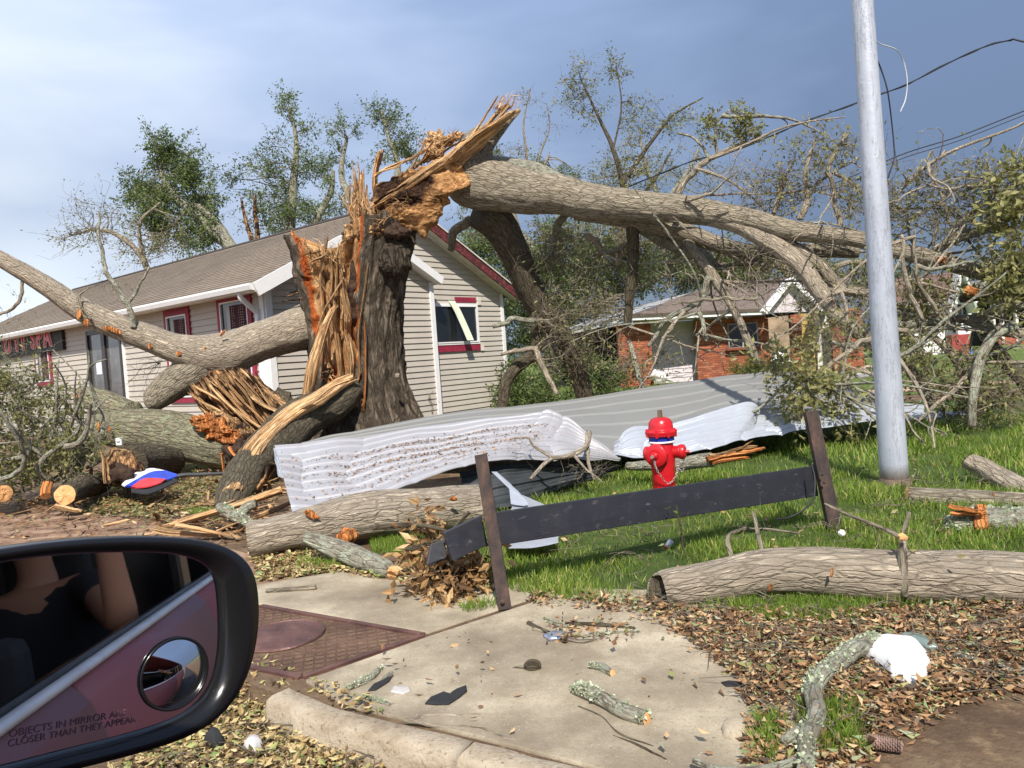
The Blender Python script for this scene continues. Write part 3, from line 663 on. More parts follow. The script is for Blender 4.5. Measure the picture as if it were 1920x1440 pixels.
bb0 = sB(851, 560)[0]; beam('red_casing', HO + B * bb0 + Z * (zt_ + .085) + nB * .03, HO + B * (b1 - .03) + Z * (zt_ + .085) + nB * .03, .035, .12, nB, MT['maroon'])
for zz in (zt_ + .06, zb_ - .1): beam('casing_block', HO + B * (b1 + .04) + Z * zz + nB * .03, HO + B * (b1 + .15) + Z * zz + nB * .03, .03, .18, nB, MT['white_dirty'])
mb = MB(); pths = catmull([hit(846, 564, nB, .06), hit(856, 580, nB, .12), hit(870, 610, nB, .2), hit(882, 638, nB, .3)], 14); T, _, _ = frames(pths)
V = []
for i, p_ in enumerate(pths): V += [p_ - B * .11, p_ + B * .11, p_ + B * .11 + nB * .012, p_ - B * .11 + nB * .012]
mb.add(V, [np.array([[i * 4 + j, i * 4 + (j + 1) % 4, i * 4 + 4 + (j + 1) % 4, i * 4 + 4 + j] for i in range(13) for j in range(4)]), np.array([[0, 3, 2, 1]]), np.array([[52, 53, 54, 55]])])
mb.build('torn_foam_strip', simple('pale_green_foam', (.68, .73, .56), .6, var=.12), house)
# glazed double door
d1, zt2 = sA(166, 622); d0, _ = sA(238, 700); zt2 = min(zt2, HE - .25)
mb = MB()
for a, b in ((d0, d0 + .09), ((d0 + d1) / 2 - .09, (d0 + d1) / 2 + .09), (d1 - .09, d1)): mb.box(pt((a + b) / 2, 0, zt2 / 2) + nA * .05, (b - a, .08, zt2), [A, B, Z])
mb.box(pt((d0 + d1) / 2, 0, zt2 - .05) + nA * .048, (d1 - d0 - .01, .074, .1), [A, B, Z]); mb.box(pt((d0 + d1) / 2, 0, .12) + nA * .048, (d1 - d0 - .01, .074, .24), [A, B, Z])
door = mb.build('door_frame', simple('dark_bronze_frame', (.03, .027, .028), .4), house)
for a, b in ((d0 + .09, (d0 + d1) / 2 - .09), ((d0 + d1) / 2 + .09, d1 - .09)):
    w_ = MB(); w_.box(pt((a + b) / 2, 0, zt2 / 2) + nA * .03, (b - a, .02, zt2 - .1), [A, B, Z]); w_.build('door_pane', simple('grimy_glass', (.10, .095, .09), .15, spec=.7, var=.5, sc=3), door)
for s_ in (d0 - .03, d1 + .03): beam('door_trim', pt(s_, 0, .05) + nA * .04, pt(s_, 0, zt2) + nA * .04, .06, .05, nA, MT['white'])
pa_, pz_ = sA(190, 690); w_ = MB(); w_.box(pt(pa_, 0, pz_) + nA * .05, (.30, .006, .30), [A, B, Z]); w_.build('notice', simple('white_paper_notice', (.72, .74, .8), .7), door)
# red block-letter sign under the eave
sign = thing('shop_sign', 'red block letter shop sign under the eave at the far left of the sided building', 'sign', pt(sA(60, 640)[0], -.1, 2.2))
MT['sign_red'] = simple('red_sign_face', (.62, .02, .03), .35, var=.1); MT['sign_back'] = simple('sign_backing', (.02, .018, .018), .6)
s1_, zt3 = sA(-40, 628); s0_, _ = sA(122, 610); zm = (sA(60, 640)[1])
mb = MB(); mb.box(pt((s0_ + s1_) / 2, 0, zm) + nA * .07, (s1_ - s0_, .06, .72), [A, B, Z]); mb.build('backing', MT['sign_back'], sign)
dg = bpy.context.evaluated_depsgraph_get
def letter(ch, loc, rx, ry, rz, size, m, name, parent, off=.0, ext=.03, sx=1.0):
    cu = D.curves.new('t', 'FONT'); cu.body = ch; cu.size = size; cu.extrude = ext; cu.offset = off; cu.align_x = 'CENTER'; cu.align_y = 'CENTER'
    o = D.objects.new('t', cu); COL.objects.link(o); bpy.context.view_layer.update()
    me = D.meshes.new_from_object(o.evaluated_get(dg())); D.objects.remove(o)
    a = np.empty(len(me.vertices) * 3); me.vertices.foreach_get('co', a); a = a.reshape(-1, 3) * np.array([sx, 1, 1]); W_ = np.array(loc) + a @ np.array([rx, ry, rz]); me.vertices.foreach_set('co', W_.ravel()); me.update()
    me.name = name; me.materials.clear(); me.materials.append(m); o = D.objects.new(name, me); COL.objects.link(o); o.parent = parent; o.location = -parent.location; return o
for ch, px in (('U', 23), ('T', 40), ('Y', 52), ('S', 72), ('P', 84), ('A', 99)):
    s_ = sA(px, 640)[0]; zc = zm + .02
    letter(ch, pt(s_, 0, zc) + nA * .13, -A, Z, nA, .78, MT['sign_red'], 'letter', sign, .012, .02, .95)
    letter(ch, pt(s_, 0, zc) + nA * .115, -A, Z, nA, .78, MT['white'], 'letter_edge', sign, .03, .012, .95)
# ================================================================== BRICK HOUSE ACROSS THE SIDE LAWN
MT['brick'] = None
m = M_('orange_red_brick'); r = m.attr('rnd').outputs['Fac']; w = wcoord(m)
bc = m.ramp(r, [(0, (.22, .065, .034)), (.5, (.36, .11, .055)), (1, (.47, .17, .085))]); bc = m.mix(m.math('MULTIPLY', m.noise(w, 40, 4), .3), bc, (.2, .07, .04)); MT['brick'] = m.col(bc, .9)
MT['mortar'] = simple('mortar', (.23, .13, .09), .95)
MT['roof_brown'] = simple('brown_shingle_roof', (.15, .115, .095), .95, var=.25, sc=5, bump=.5, bs=30)
MT['grey_siding'] = simple('pale_grey_siding', (.58, .52, .55), .6)
MT['white_siding'] = simple('white_siding', (.76, .76, .75), .6, var=.04)
def facade_pt(x, y, d): return P(x, y, d)
def quadwall(x0, x1, d0, d1, z0, z1):     # wall between two photo columns at given distances, true verticals
    def at(x, d):
        q = P(x, 669 - .069 * (x - 960), d); return np.array([q[0], q[1], 0])
    a, b = at(x0, d0), at(x1, d1); return a + Z * z0, b + Z * z0, b + Z * z1, a + Z * z1
def wallbox(name, x0, x1, d0, d1, z0, z1, m, par, th=.12, **k):
    q = quadwall(x0, x1, d0, d1, z0, z1); u = q[1] - q[0]; n = np.cross(u, Z); n /= np.linalg.norm(n); n = n if n[1] < 0 else -n
    mb = MB(); mb.slab(q, n, th); return mb.build(name, m, par, **k), q, n
def brickwall(x0, x1, d0, d1, z0, z1, par, label=None):
    o, q, n = wallbox('brick_wall', x0, x1, d0, d1, z0, z1, MT['mortar'], par, .2)
    u = q[1] - q[0]; ln = np.linalg.norm(u); u = u / ln; mb = MB(); BL, BH = .21, .075; r_ = 0; z = z0
    while z + BH <= z1 + .001:
        s = -(r_ % 2) * BL / 2
        while s < ln:
            a, b = max(0, s), min(ln, s + BL - .012)
            if b - a > .03:
                o_ = q[0] * np.array([1, 1, 0]) + n * RN.uniform(.008, .018); V = [o_ + u * a + Z * z, o_ + u * b + Z * z, o_ + u * b + Z * (z + BH - .012), o_ + u * a + Z * (z + BH - .012)]
                V += [v - n * .02 for v in V]; mb.add(V, [np.array([[0, 1, 2, 3], [3, 2, 6, 7], [1, 5, 6, 2], [4, 0, 3, 7], [0, 4, 5, 1]])], None, RN.random())
            s += BL
        z += BH; r_ += 1
    if mb.n: mb.build('bricks', MT['brick'], o, kind='stuff')
    return o
def sidingwall(x0, x1, d0, d1, z0, z1, m, par, ex=.16):
    o, q, n = wallbox('sided_wall', x0, x1, d0, d1, z0, z1, m, par, .15); u = q[1] - q[0]; z = z0
    while z < z1 - .02:
        zb = min(z1, z + ex); a = q[0] * np.array([1, 1, 0]); V = [a + n * .03 + Z * z, a + u + n * .03 + Z * z, a + u + n * .004 + Z * zb, a + n * .004 + Z * zb, a + n * .0 + Z * z, a + u + Z * z]
        mb = MB(); mb.add(V, [np.array([[0, 1, 2, 3], [0, 4, 5, 1]])]); mb.build('siding_board', m, o); z += ex
    return o
def poly3(name, pts, th, m, par, up=None, **k):
    q = np.array([P(*p) for p in pts]); n = np.cross(q[1] - q[0], q[2] - q[0]); n /= np.linalg.norm(n)
    if up == 'z' and n[2] < 0: n = -n
    if up is None and n @ (CAM - q[0]) < 0: n = -n
    # orient quad ccw about n
    mb = MB(); mb.slab(q, n, th); return mb.build(name, m, par, **k)
def cuboid(name, a, b, y0, y1, z0, z1, m, par, **k):
    mb = MB(); mb.box(((a + b) / 2, (y0 + y1) / 2, (z0 + z1) / 2), (abs(b - a), abs(y1 - y0), z1 - z0)); return mb.build(name, m, par, **k)
def X(px, d): return (px - 960) / F * d * 1.0 + 0.0
bh = thing('brick_house', 'low red brick house with brown roof and white fascia seen under the fallen limbs', 'house', [*P(1300, 640, 26)[:2], 0])
brickwall(1160, 1222, 25.5, 25.6, 0, 2.15, bh)
brickwall(1305, 1442, 26, 26.2, 0, 2.15, bh)
sidingwall(1222, 1306, 26.6, 26.6, 0, 2.15, MT['grey_siding'], bh)
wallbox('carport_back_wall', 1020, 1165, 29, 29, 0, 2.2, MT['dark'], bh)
wallbox('carport_side', 1440, 1500, 27.6, 27.6, 0, 2.15, simple('stained_porch_wall', (.30, .22, .15), .8, var=.5, sc=2), bh)
wallbox('yellow_porch_panel', 1500, 1535, 27.4, 27.4, 0, 2.2, simple('ochre_board', (.48, .33, .10), .8), bh)
wallbox('damaged_white_panel', 1531, 1562, 27.2, 27.2, .0, 2.1, MT['white_dirty'], bh)
brickwall(1484, 1504, 26.3, 26.3, 0, 2.15, bh)
brickwall(1560, 1618, 26.4, 26.4, 0, 2.2, bh)
mb = MB(); q = quadwall(1366, 1422, 25.98, 26.08, 1.08, 1.92); mb.slab(q, [0, -1, 0], .08); fr = mb.build('window_frame', simple('grey_metal_window', (.33, .33, .33), .5), bh)
q = np.array(quadwall(1366, 1422, 25.95, 26.05, 1.12, 1.88)); c = q.mean(0)
for k in (0, 1):
    u = (q[1] - q[0]); a = q[0] + u * (.04 + .48 * k); b = q[0] + u * (.46 + .50 * k); mb = MB(); mb.slab([a, b, b + Z * .76, a + Z * .76], [0, -1, 0], .02); mb.build('pane', MT['glass'], fr)
mb = MB(); q = quadwall(1362, 1428, 25.85, 25.95, 1.0, 1.08); mb.slab(q, [0, -1, 0], .14); mb.build('window_sill', MT['brick'], fr)
# fascia, soffit, roof
def bar3(name, p, q, w_, h_, m, par, up=(0, 0, 1)):
    p, q = np.asarray(p, float), np.asarray(q, float); d = q - p; ln = np.linalg.norm(d); d = d / ln; u = np.asarray(up, float); u = u - d * (u @ d); u /= np.linalg.norm(u); s_ = np.cross(d, u)
    mb = MB(); mb.box((p + q) / 2, (ln, w_, h_), [d, s_, u]); return mb.build(name, m, par)
def atz(px, d, z): q = P(px, 669 - .069 * (px - 960), d); return np.array([q[0], q[1], z])
bar3('fascia', atz(1060, 27.5, 2.05), atz(1190, 24.9, 2.33), .05, .2, MT['white'], bh)
bar3('fascia', atz(1190, 24.9, 2.33), atz(1438, 25.3, 2.24), .05, .2, MT['white'], bh)
mb = MB(); q = [atz(1190, 24.9, 2.24), atz(1438, 25.3, 2.15), atz(1440, 26.5, 2.17), atz(1190, 26.7, 2.17)]; mb.slab(q, [0, 0, -1], .03); mb.build('soffit', MT['white_dirty'], bh)
q = [atz(1190, 24.8, 2.43), atz(1440, 25.2, 2.34), atz(1478, 30, 3.72), atz(1330, 30, 3.55)]
mb = MB(); mb.slab(q, [0, -.3, .95], .1); mb.build('roof', MT['roof_brown'], bh)
q = [atz(1055, 27.5, 2.14), atz(1190, 24.85, 2.43), atz(1335, 30, 3.5), atz(1150, 32, 2.9)]
mb = MB(); mb.slab(q, [0, -.3, .95], .1); mb.build('roof', simple('pale_flat_roof', (.42, .42, .42), .8), bh)
q = [atz(1482, 27, 3.15), atz(1560, 27.5, 2.75), atz(1600, 31, 3.6), atz(1478, 31, 3.6)]
mb = MB(); mb.slab(q, [0, -.3, .95], .1); mb.build('roof', MT['roof_brown'], bh)
# front gable over the porch
gl, gr, gp = atz(1436, 25, 2.18), atz(1532, 25.2, 2.12), atz(1483, 25.1, 3.12)
mb = MB(); mb.slab([gl, gr, gp], [0, -1, 0], .1); g_ = mb.build('gable', MT['grey_siding'], bh)
bar3('gable_rake', gl + [-.1, -.18, .0], gp + [0, -.18, .12], .30, .16, MT['white'], bh); bar3('gable_rake', gr + [.1, -.18, .0], gp + [.02, -.18, .11], .30, .14, MT['white'], bh)
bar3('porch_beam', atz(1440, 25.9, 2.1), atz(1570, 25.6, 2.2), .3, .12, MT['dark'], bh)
q = [atz(1532, 25, 2.22), atz(1566, 25.2, 2.26), atz(1560, 27.5, 2.7), atz(1532, 27, 2.6)]; mb = MB(); mb.slab(q, [0, -.3, .95], .06); mb.build('torn_metal_awning', simple('grey_metal', (.42, .44, .47), .4, .6), bh)
for (px, py, s_, lab) in ((1232, 690, .5, 'crumpled white plastic sheet on the brick house step'), (1460, 660, .42, 'white debris bag on the porch of the brick house')):
    mb = MB(); relief(mb, [(px - 14, py + 22), (px - 8, py + 4), (px + 4, py + 2), (px + 12, py + 8), (px + 30, py + 24), (px, py + 26)], 25.2, .15, .12, 5, 6, 24); tag(mb.build('plastic_sheet', MT['white'], smooth=True), lab, 'debris')

# ================================================================== WHITE HOUSE and the far house
wh = thing('white_house', 'small white sided house with steep entry gable and maroon brick base right of the pole', 'house', [*P(1760, 600, 36)[:2], 0])
sidingwall(1672, 1800, 36, 36, .0, 2.5, MT['white_siding'], wh, .22)
sidingwall(1796, 1822, 35, 35, .9, 2.7, MT['white_siding'], wh, .22)
wallbox('brick_base', 1784, 1817, 34.8, 34.8, 0, .9, simple('maroon_brick', (.32, .06, .05), .9, var=.3, sc=6), wh, .4)
mb = MB(); q = quadwall(1735, 1761, 35.95, 35.95, 1.05, 1.95); mb.slab(q, [0, -1, 0], .05); mb.build('window', MT['glass'], wh)
mb = MB(); q = quadwall(1681, 1686, 35.9, 35.9, 1.2, 2.2); mb.slab(q, [0, -1, 0], .05); mb.build('window', MT['glass'], wh)
mb = MB(); q = quadwall(1788, 1793, 35.9, 35.9, 1.0, 2.2); mb.slab(q, [0, -1, 0], .05); mb.build('window', MT['glass'], wh)
for a, b in ((1799, 1804), (1808, 1813)): mb = MB(); q = quadwall(a, b, 34.9, 34.9, 1.4, 2.3); mb.slab(q, [0, -1, 0], .04); mb.build('window', MT['glass'], wh)
q = [atz(1665, 35.6, 2.55), atz(1790, 35.6, 2.5), atz(1800, 40, 4.2), atz(1668, 40, 4.0)]; mb = MB(); mb.slab(q, [0, -.3, .95], .12); mb.build('roof', simple('rust_brown_roof', (.17, .105, .08), .95, var=.15), wh)
bar3('fascia', atz(1665, 35.5, 2.47), atz(1786, 35.5, 2.42), .05, .16, MT['white'], wh)
gl, gr, gp = atz(1787, 34.6, 2.35), atz(1824, 34.6, 1.85), atz(1802, 34.6, 3.75)
bar3('gable_rake', gl, gp, .5, .12, MT['white'], wh); bar3('gable_rake', gr, gp + [.02, 0, 0], .9, .1, simple('pale_green_soffit', (.55, .6, .5), .7), wh)
mb = MB(); mb.slab([atz(1789, 34.9, 2.4), atz(1822, 34.9, 2.1), atz(1802, 34.9, 3.65)], [0, -1, 0], .1); mb.build('gable', MT['white_siding'], wh)
fh = thing('low_house', 'low grey roofed house with dark porch behind the white house at the right edge', 'house', [*P(1880, 600, 45)[:2], 0])
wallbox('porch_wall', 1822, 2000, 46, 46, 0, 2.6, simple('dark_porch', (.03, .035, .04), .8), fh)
wallbox('brick_base', 1872, 2000, 44, 44, 0, .75, simple('red_brick_far', (.36, .10, .06), .9), fh, .3)
for px in (1862, 1878, 1905): cuboid('porch_post', P(px, 600, 44)[0] - .08, P(px, 600, 44)[0] + .08, 43.9, 44.1, .1, 2.5, MT['white_dirty'], fh)
q = [atz(1822, 43.5, 2.6), atz(2010, 43.5, 2.6), atz(2010, 50, 4.4), atz(1818, 50, 4.2)]; mb = MB(); mb.slab(q, [0, -.3, .95], .12); mb.build('roof', simple('grey_brown_roof', (.20, .18, .16), .95), fh)
gl, gr, gp = atz(1826, 43, 2.5), atz(1905, 43, 2.75), atz(1858, 43, 3.5)
bar3('gable_rake', gl, gp, .3, .12, MT['white'], fh); bar3('gable_rake', gr, gp, .3, .12, MT['white'], fh)
mb = MB(); relief(mb, [(1816, 668), (1815, 655), (1822, 652), (1826, 660), (1824, 670)], 34, .15, .03, 5, 5, 16); tag(mb.build('yard_bag', simple('blue_bag', (.12, .2, .7), .5)), 'small blue bag by the maroon brick base of the white house', 'bag')

# ================================================================== TREES BEHIND
def ell(x, y, d, rx, ry, den=1.0, rz=None): return (P(x, y, d), np.array([rx * d / F, (rz or rx) * d / F * .8, ry * d / F]), den)
def back_tree(label, limbs, ells, barkm, leafmat, sub=16, leaves=90, ls=.11, spread=.55, fine=6, bare=.0, twr=.02, group=None, rb=(0, 1), name='live_oak', cat='tree', seg=10, droop=0.0):
    base = P(*limbs[0][0][:3]); t = thing(name, label, cat, [base[0], base[1], 0], group)
    mb = MB(); anc = []
    for l in limbs:
        q = limbpx(mb, l, seg=seg, rough=.12); anc.append(q[len(q) // 4:, :3])
    tw = MB(); lf = MB(); foliage(tw, lf, ells, np.vstack(anc), sub, leaves, ls, spread, twr, bare, fine, rndb=rb, droop=droop)
    mb.build('trunk', barkm, t, smooth=True)
    tw.build('twigs', barkm, t, smooth=True)
    if lf.n: lf.build('crown', leafmat, t)
    return t
d_ = 27
back_tree('full dark green live oak crown rising behind the left half of the roof', [[(470, 600, d_, 16), (440, 480, d_, 12), (385, 420, d_, 9), (330, 370, d_, 6), (300, 320, d_, 4)], [(440, 470, d_, 9), (400, 410, d_, 7), (360, 385, d_, 6), (330, 420, d_, 4)]],
          [ell(300, 330, d_, 75, 60, 1.1), ell(330, 400, d_, 85, 60, 1.2), ell(350, 440, d_, 80, 45, .9), ell(265, 390, d_, 46, 55, .6), ell(315, 275, d_, 32, 25, .5), ell(370, 340, d_, 30, 40, .5)], MT['bark_lichen'], MT['leaf_back'], 24, 150, .12, .62)
back_tree('thin half stripped tree with pale brown leaves at the left behind the roof', [[(290, 580, 24, 7), (270, 490, 24, 5), (220, 440, 24, 4), (170, 430, 24, 3)], [(270, 490, 24, 4), (262, 420, 24, 3), (300, 380, 24, 2)]],
          [ell(150, 440, 24, 55, 30, .7), ell(220, 430, 24, 60, 45, 1), ell(280, 460, 24, 60, 45, 1), ell(180, 400, 24, 45, 25, .5), ell(330, 450, 24, 40, 40, .6)], MT['bark_limb'], MT['leaf_olive'], 15, 26, .10, .6, bare=.3)
back_tree('tall narrow live oak behind the roof with a thin leafy top', [[(560, 600, 28, 14), (545, 450, 28, 10), (550, 350, 28, 7), (555, 260, 28, 4), (540, 200, 28, 3)], [(560, 500, 28, 10), (590, 420, 28, 7), (620, 360, 28, 5), (625, 320, 28, 3)]],
          [ell(545, 215, 28, 24, 40, .5), ell(575, 235, 28, 18, 20, .25), ell(545, 310, 28, 60, 50, 1.3), ell(530, 370, 28, 60, 50, 1.3), ell(560, 420, 28, 90, 40, 1.4), ell(600, 330, 28, 40, 40, .6), ell(450, 340, 28, 34, 30, .5), ell(490, 410, 28, 60, 34, .8), ell(620, 395, 28, 40, 30, .5)],
          MT['bark_lichen'], MT['leaf_back'], 15, 100, .11, .55)
back_tree('sparse pale barked tree with two leafy tops left of the splintered peak', [[(690, 520, 26, 12), (670, 400, 26, 8), (640, 330, 26, 5), (650, 260, 26, 3)], [(700, 480, 26, 9), (745, 330, 26, 6), (730, 260, 26, 4), (715, 210, 26, 2)], [(745, 340, 26, 5), (790, 300, 26, 4)]],
          [ell(645, 245, 26, 28, 26, .5), ell(635, 300, 26, 22, 40, .4), ell(725, 220, 26, 46, 36, 1), ell(735, 285, 26, 50, 25, .7), ell(770, 275, 26, 30, 20, .6), ell(660, 380, 26, 40, 40, .5)], MT['bark_lichen'], MT['leaf_back'], 15, 80, .10, .45)
# snapped stems behind the roof
for i, (pts) in enumerate([[(480, 470, 24, 6), (470, 430, 24, 6), (455, 385, 24, 5)], [(487, 470, 24, 6), (484, 420, 24, 6), (478, 375, 24, 5)]]):
    mb = MB(); shard(mb, P(*pts[0][:3]), P(*pts[-1][:3]), .11, .06, .7, jag=.2); tag(mb.build('broken_tree', MT['wood_rot']), ['snapped orange stem behind the roof ridge, the leaning left one', 'snapped orange stem behind the roof ridge, the upright right one'][i], 'tree')
# stripped trees behind the big limb, centre and right
back_tree('tall stripped tree with a drooping leafy top right of the splintered peak', [[(1160, 500, 22, 6), (1165, 420, 22, 6), (1168, 350, 22, 5), (1150, 280, 22, 4), (1120, 215, 22, 2.5), (1090, 150, 22, 1.2)], [(1165, 350, 22, 4), (1215, 275, 22, 3.5), (1260, 218, 22, 2.2), (1318, 183, 22, 1)], [(1168, 400, 22, 3.5), (1225, 340, 22, 2.5), (1260, 280, 22, 1.5)], [(1150, 280, 22, 2), (1165, 200, 22, 1.5), (1155, 120, 22, .8)]],
          [ell(1085, 150, 22, 40, 30, .6), ell(1100, 200, 22, 45, 36, .6), ell(1150, 130, 22, 24, 30, .35), ell(1200, 220, 22, 40, 45, .7), ell(1265, 230, 22, 40, 26, .5), ell(1160, 330, 22, 60, 45, .7), ell(1230, 330, 22, 50, 40, .6)],
          MT['bark_dark'], MT['leaf_olive'], 26, 40, .085, .42, 5, .1, .010)
back_tree('bare pale sapling just right of the splinter tip', [[(985, 380, 23, 3), (988, 300, 23, 2.5), (982, 230, 23, 1.6), (995, 165, 23, .9)], [(1006, 380, 23, 2.5), (1010, 300, 23, 2), (1030, 240, 23, 1.2), (1025, 195, 23, .8)]],
          [ell(990, 200, 23, 30, 45, .6), ell(1025, 240, 23, 25, 40, .5), ell(975, 300, 23, 45, 30, .9)], MT['bark_limb'], MT['leaf_olive'], 14, 16, .08, .4, 5, .45, .009)
back_tree('broad green live oak behind the carport of the brick house', [[(1060, 700, 31, 18), (1050, 560, 31, 14), (1000, 470, 31, 9), (960, 420, 31, 6)], [(1050, 560, 31, 12), (1120, 480, 31, 9), (1180, 430, 31, 6)], [(1060, 600, 31, 10), (1230, 520, 31, 7), (1330, 480, 31, 5)]],
          [ell(960, 520, 31, 60, 80, 1.1), ell(1040, 470, 31, 80, 60, 1.3), ell(1130, 490, 31, 90, 60, 1.3), ell(1240, 500, 31, 90, 50, 1.2), ell(1340, 510, 31, 80, 50, 1.1), ell(980, 620, 31, 50, 60, .9), ell(1080, 570, 31, 80, 40, 1), ell(900, 450, 31, 45, 40, .6)],
          MT['bark_lichen'], MT['leaf_back'], 44, 130, .15, .75)
back_tree('storm thinned grey brown trees behind the brick house roof', [[(1500, 620, 38, 12), (1480, 520, 38, 9), (1440, 480, 38, 6)], [(1500, 560, 38, 8), (1570, 500, 38, 5), (1640, 490, 38, 4)]],
          [ell(1440, 500, 38, 70, 40, 1), ell(1530, 510, 38, 70, 45, 1.1), ell(1620, 530, 38, 60, 40, .9), ell(1380, 520, 38, 50, 40, .9)], MT['bark_limb'], MT['leaf_olive'], 30, 90, .17, .9, 6, .2, .03)
tf = back_tree('distant treeline of mixed trees beyond the white house', [[(1750, 640, 62, 8), (1760, 560, 62, 6), (1740, 520, 62, 4)], [(1890, 640, 62, 8), (1880, 560, 62, 6), (1900, 530, 62, 4)]],
          [ell(1700, 530, 62, 60, 26, 1), ell(1790, 535, 62, 60, 26, 1), ell(1880, 540, 62, 60, 24, 1), ell(1970, 540, 62, 60, 26, 1)], MT['bark_dark'], MT['leaf_back'], 16, 80, .32, 1.6, 5, .15, .04)
back_tree('bushy green tree just behind the big fallen limb near the splintered peak', [[(1000, 520, 26, 8), (960, 400, 26, 6), (940, 320, 26, 4)], [(960, 400, 26, 4), (1010, 330, 26, 3), (1030, 290, 26, 2)]],
          [ell(930, 340, 26, 40, 50, .8), ell(1000, 330, 26, 50, 36, 1), ell(880, 420, 26, 36, 36, .7), ell(930, 290, 26, 26, 26, .4), ell(1080, 340, 26, 50, 26, .8)], MT['bark_limb'], MT['leaf_back'], 16, 55, .10, .5)
back_tree('twiggy half bare tree standing behind the middle of the fallen limb', [[(1250, 480, 25, 7), (1240, 390, 25, 5), (1215, 320, 25, 3), (1200, 260, 25, 2)], [(1240, 390, 25, 4), (1290, 320, 25, 3), (1310, 280, 25, 2)]],
          [ell(1190, 290, 25, 60, 45, 1), ell(1270, 310, 25, 60, 40, 1), ell(1130, 330, 25, 50, 30, .8), ell(1340, 340, 25, 50, 26, .7)], MT['bark_lichen'], MT['leaf_olive'], 18, 26, .09, .45, 6, .3)
# shrubs
def shrub(label, x, y, d, ells, lm, **k):
    g = P(x, y, d); t = thing('shrub', label, 'shrub', [g[0], g[1], 0]); tw = MB(); lf = MB()
    a = np.array([[g[0] + RN.uniform(-.2, .2), g[1] + RN.uniform(-.2, .2), RN.uniform(0, .3)] for _ in range(5)])
    foliage(tw, lf, ells, a, **k); tw.build('stems', MT['bark_dark'], t); lf.build('leaves', lm, t); return t
shrub('dense shrub at the right corner of the sided house', 975, 720, 18.5, [ell(985, 700, 18.5, 45, 45, 1.4), ell(960, 740, 18, 50, 30, 1.2), ell(1040, 730, 18, 50, 35, 1.2)], MT['leaf_back'], sub=16, leaves=90, ls=.09, spread=.35)
shrub('bushy green shrub in front of the dark carport', 1110, 720, 22, [ell(1110, 690, 22, 40, 35, 1.2), ell(1150, 720, 22, 40, 25, 1)], MT['leaf_back'], sub=14, leaves=80, ls=.10, spread=.4)
shrub('spiky green bush below the brick house window', 1410, 700, 24, [ell(1405, 690, 24, 28, 22, 1.2)], MT['leaf_green'], sub=16, leaves=90, ls=.16, spread=.3, wid=.15)
shrub('bright green bush in front of the white house', 1700, 670, 32, [ell(1700, 645, 32, 30, 32, 1.4)], MT['leaf_green'], sub=16, leaves=70, ls=.13, spread=.4)
shrub('weed growing at the foot of the white trim strip', 795, 775, 16.5, [ell(795, 755, 16.3, 18, 26, .8)], MT['leaf_olive'], sub=9, leaves=30, ls=.06, spread=.2)
# twin utility poles far behind
for i, px in enumerate((914, 926)):
    mb = MB(); p_ = P(px, 560, 40); mb.tube([(p_[0], p_[1], 0), (p_[0] - .3, p_[1], 6.2 + .5 * i)], [.11, .08], 8); tag(mb.build('utility_pole', simple('weathered_grey_pole', (.38, .36, .33), .9) if not i else D.materials['weathered_grey_pole']), ['grey wooden pole behind the red rake, left of a close pair', 'grey wooden pole behind the red rake, right of a close pair'][i], 'pole')
# ================================================================== THE SNAPPED OAK
TD = 12.0
oak = thing('snapped_oak', 'huge live oak with splintered trunk, its broken top still hinged and sprawling right', 'tree', G(700, 838))
rows = [(440, 546, 772, .42), (470, 556, 770, .5), (500, 560, 762, .55), (540, 566, 754, .6), (580, 573, 750, .62), (620, 580, 750, .65), (660, 585, 752, .66), (700, 590, 756, .68), (740, 592, 764, .7), (775, 590, 776, .75), (805, 584, 792, .8), (835, 570, 815, .9), (865, 545, 850, 1.0)]
ys = np.array([r[0] for r in rows], float); NR = 150; SG = 160
yy = np.linspace(440, 865, NR); lx = np.interp(yy, ys, [r[1] for r in rows]); rx = np.interp(yy, ys, [r[2] for r in rows])
th = np.linspace(0, 2 * math.pi, SG, endpoint=False); CT, ST = np.cos(th), np.sin(th)
V = np.zeros((NR, SG, 3)); wv = np.zeros((NR, SG)); tcv = np.zeros((NR, SG, 3))
def sm(x, a, b): t = np.clip((x - a) / (b - a), 0, 1); return t * t * (3 - 2 * t)
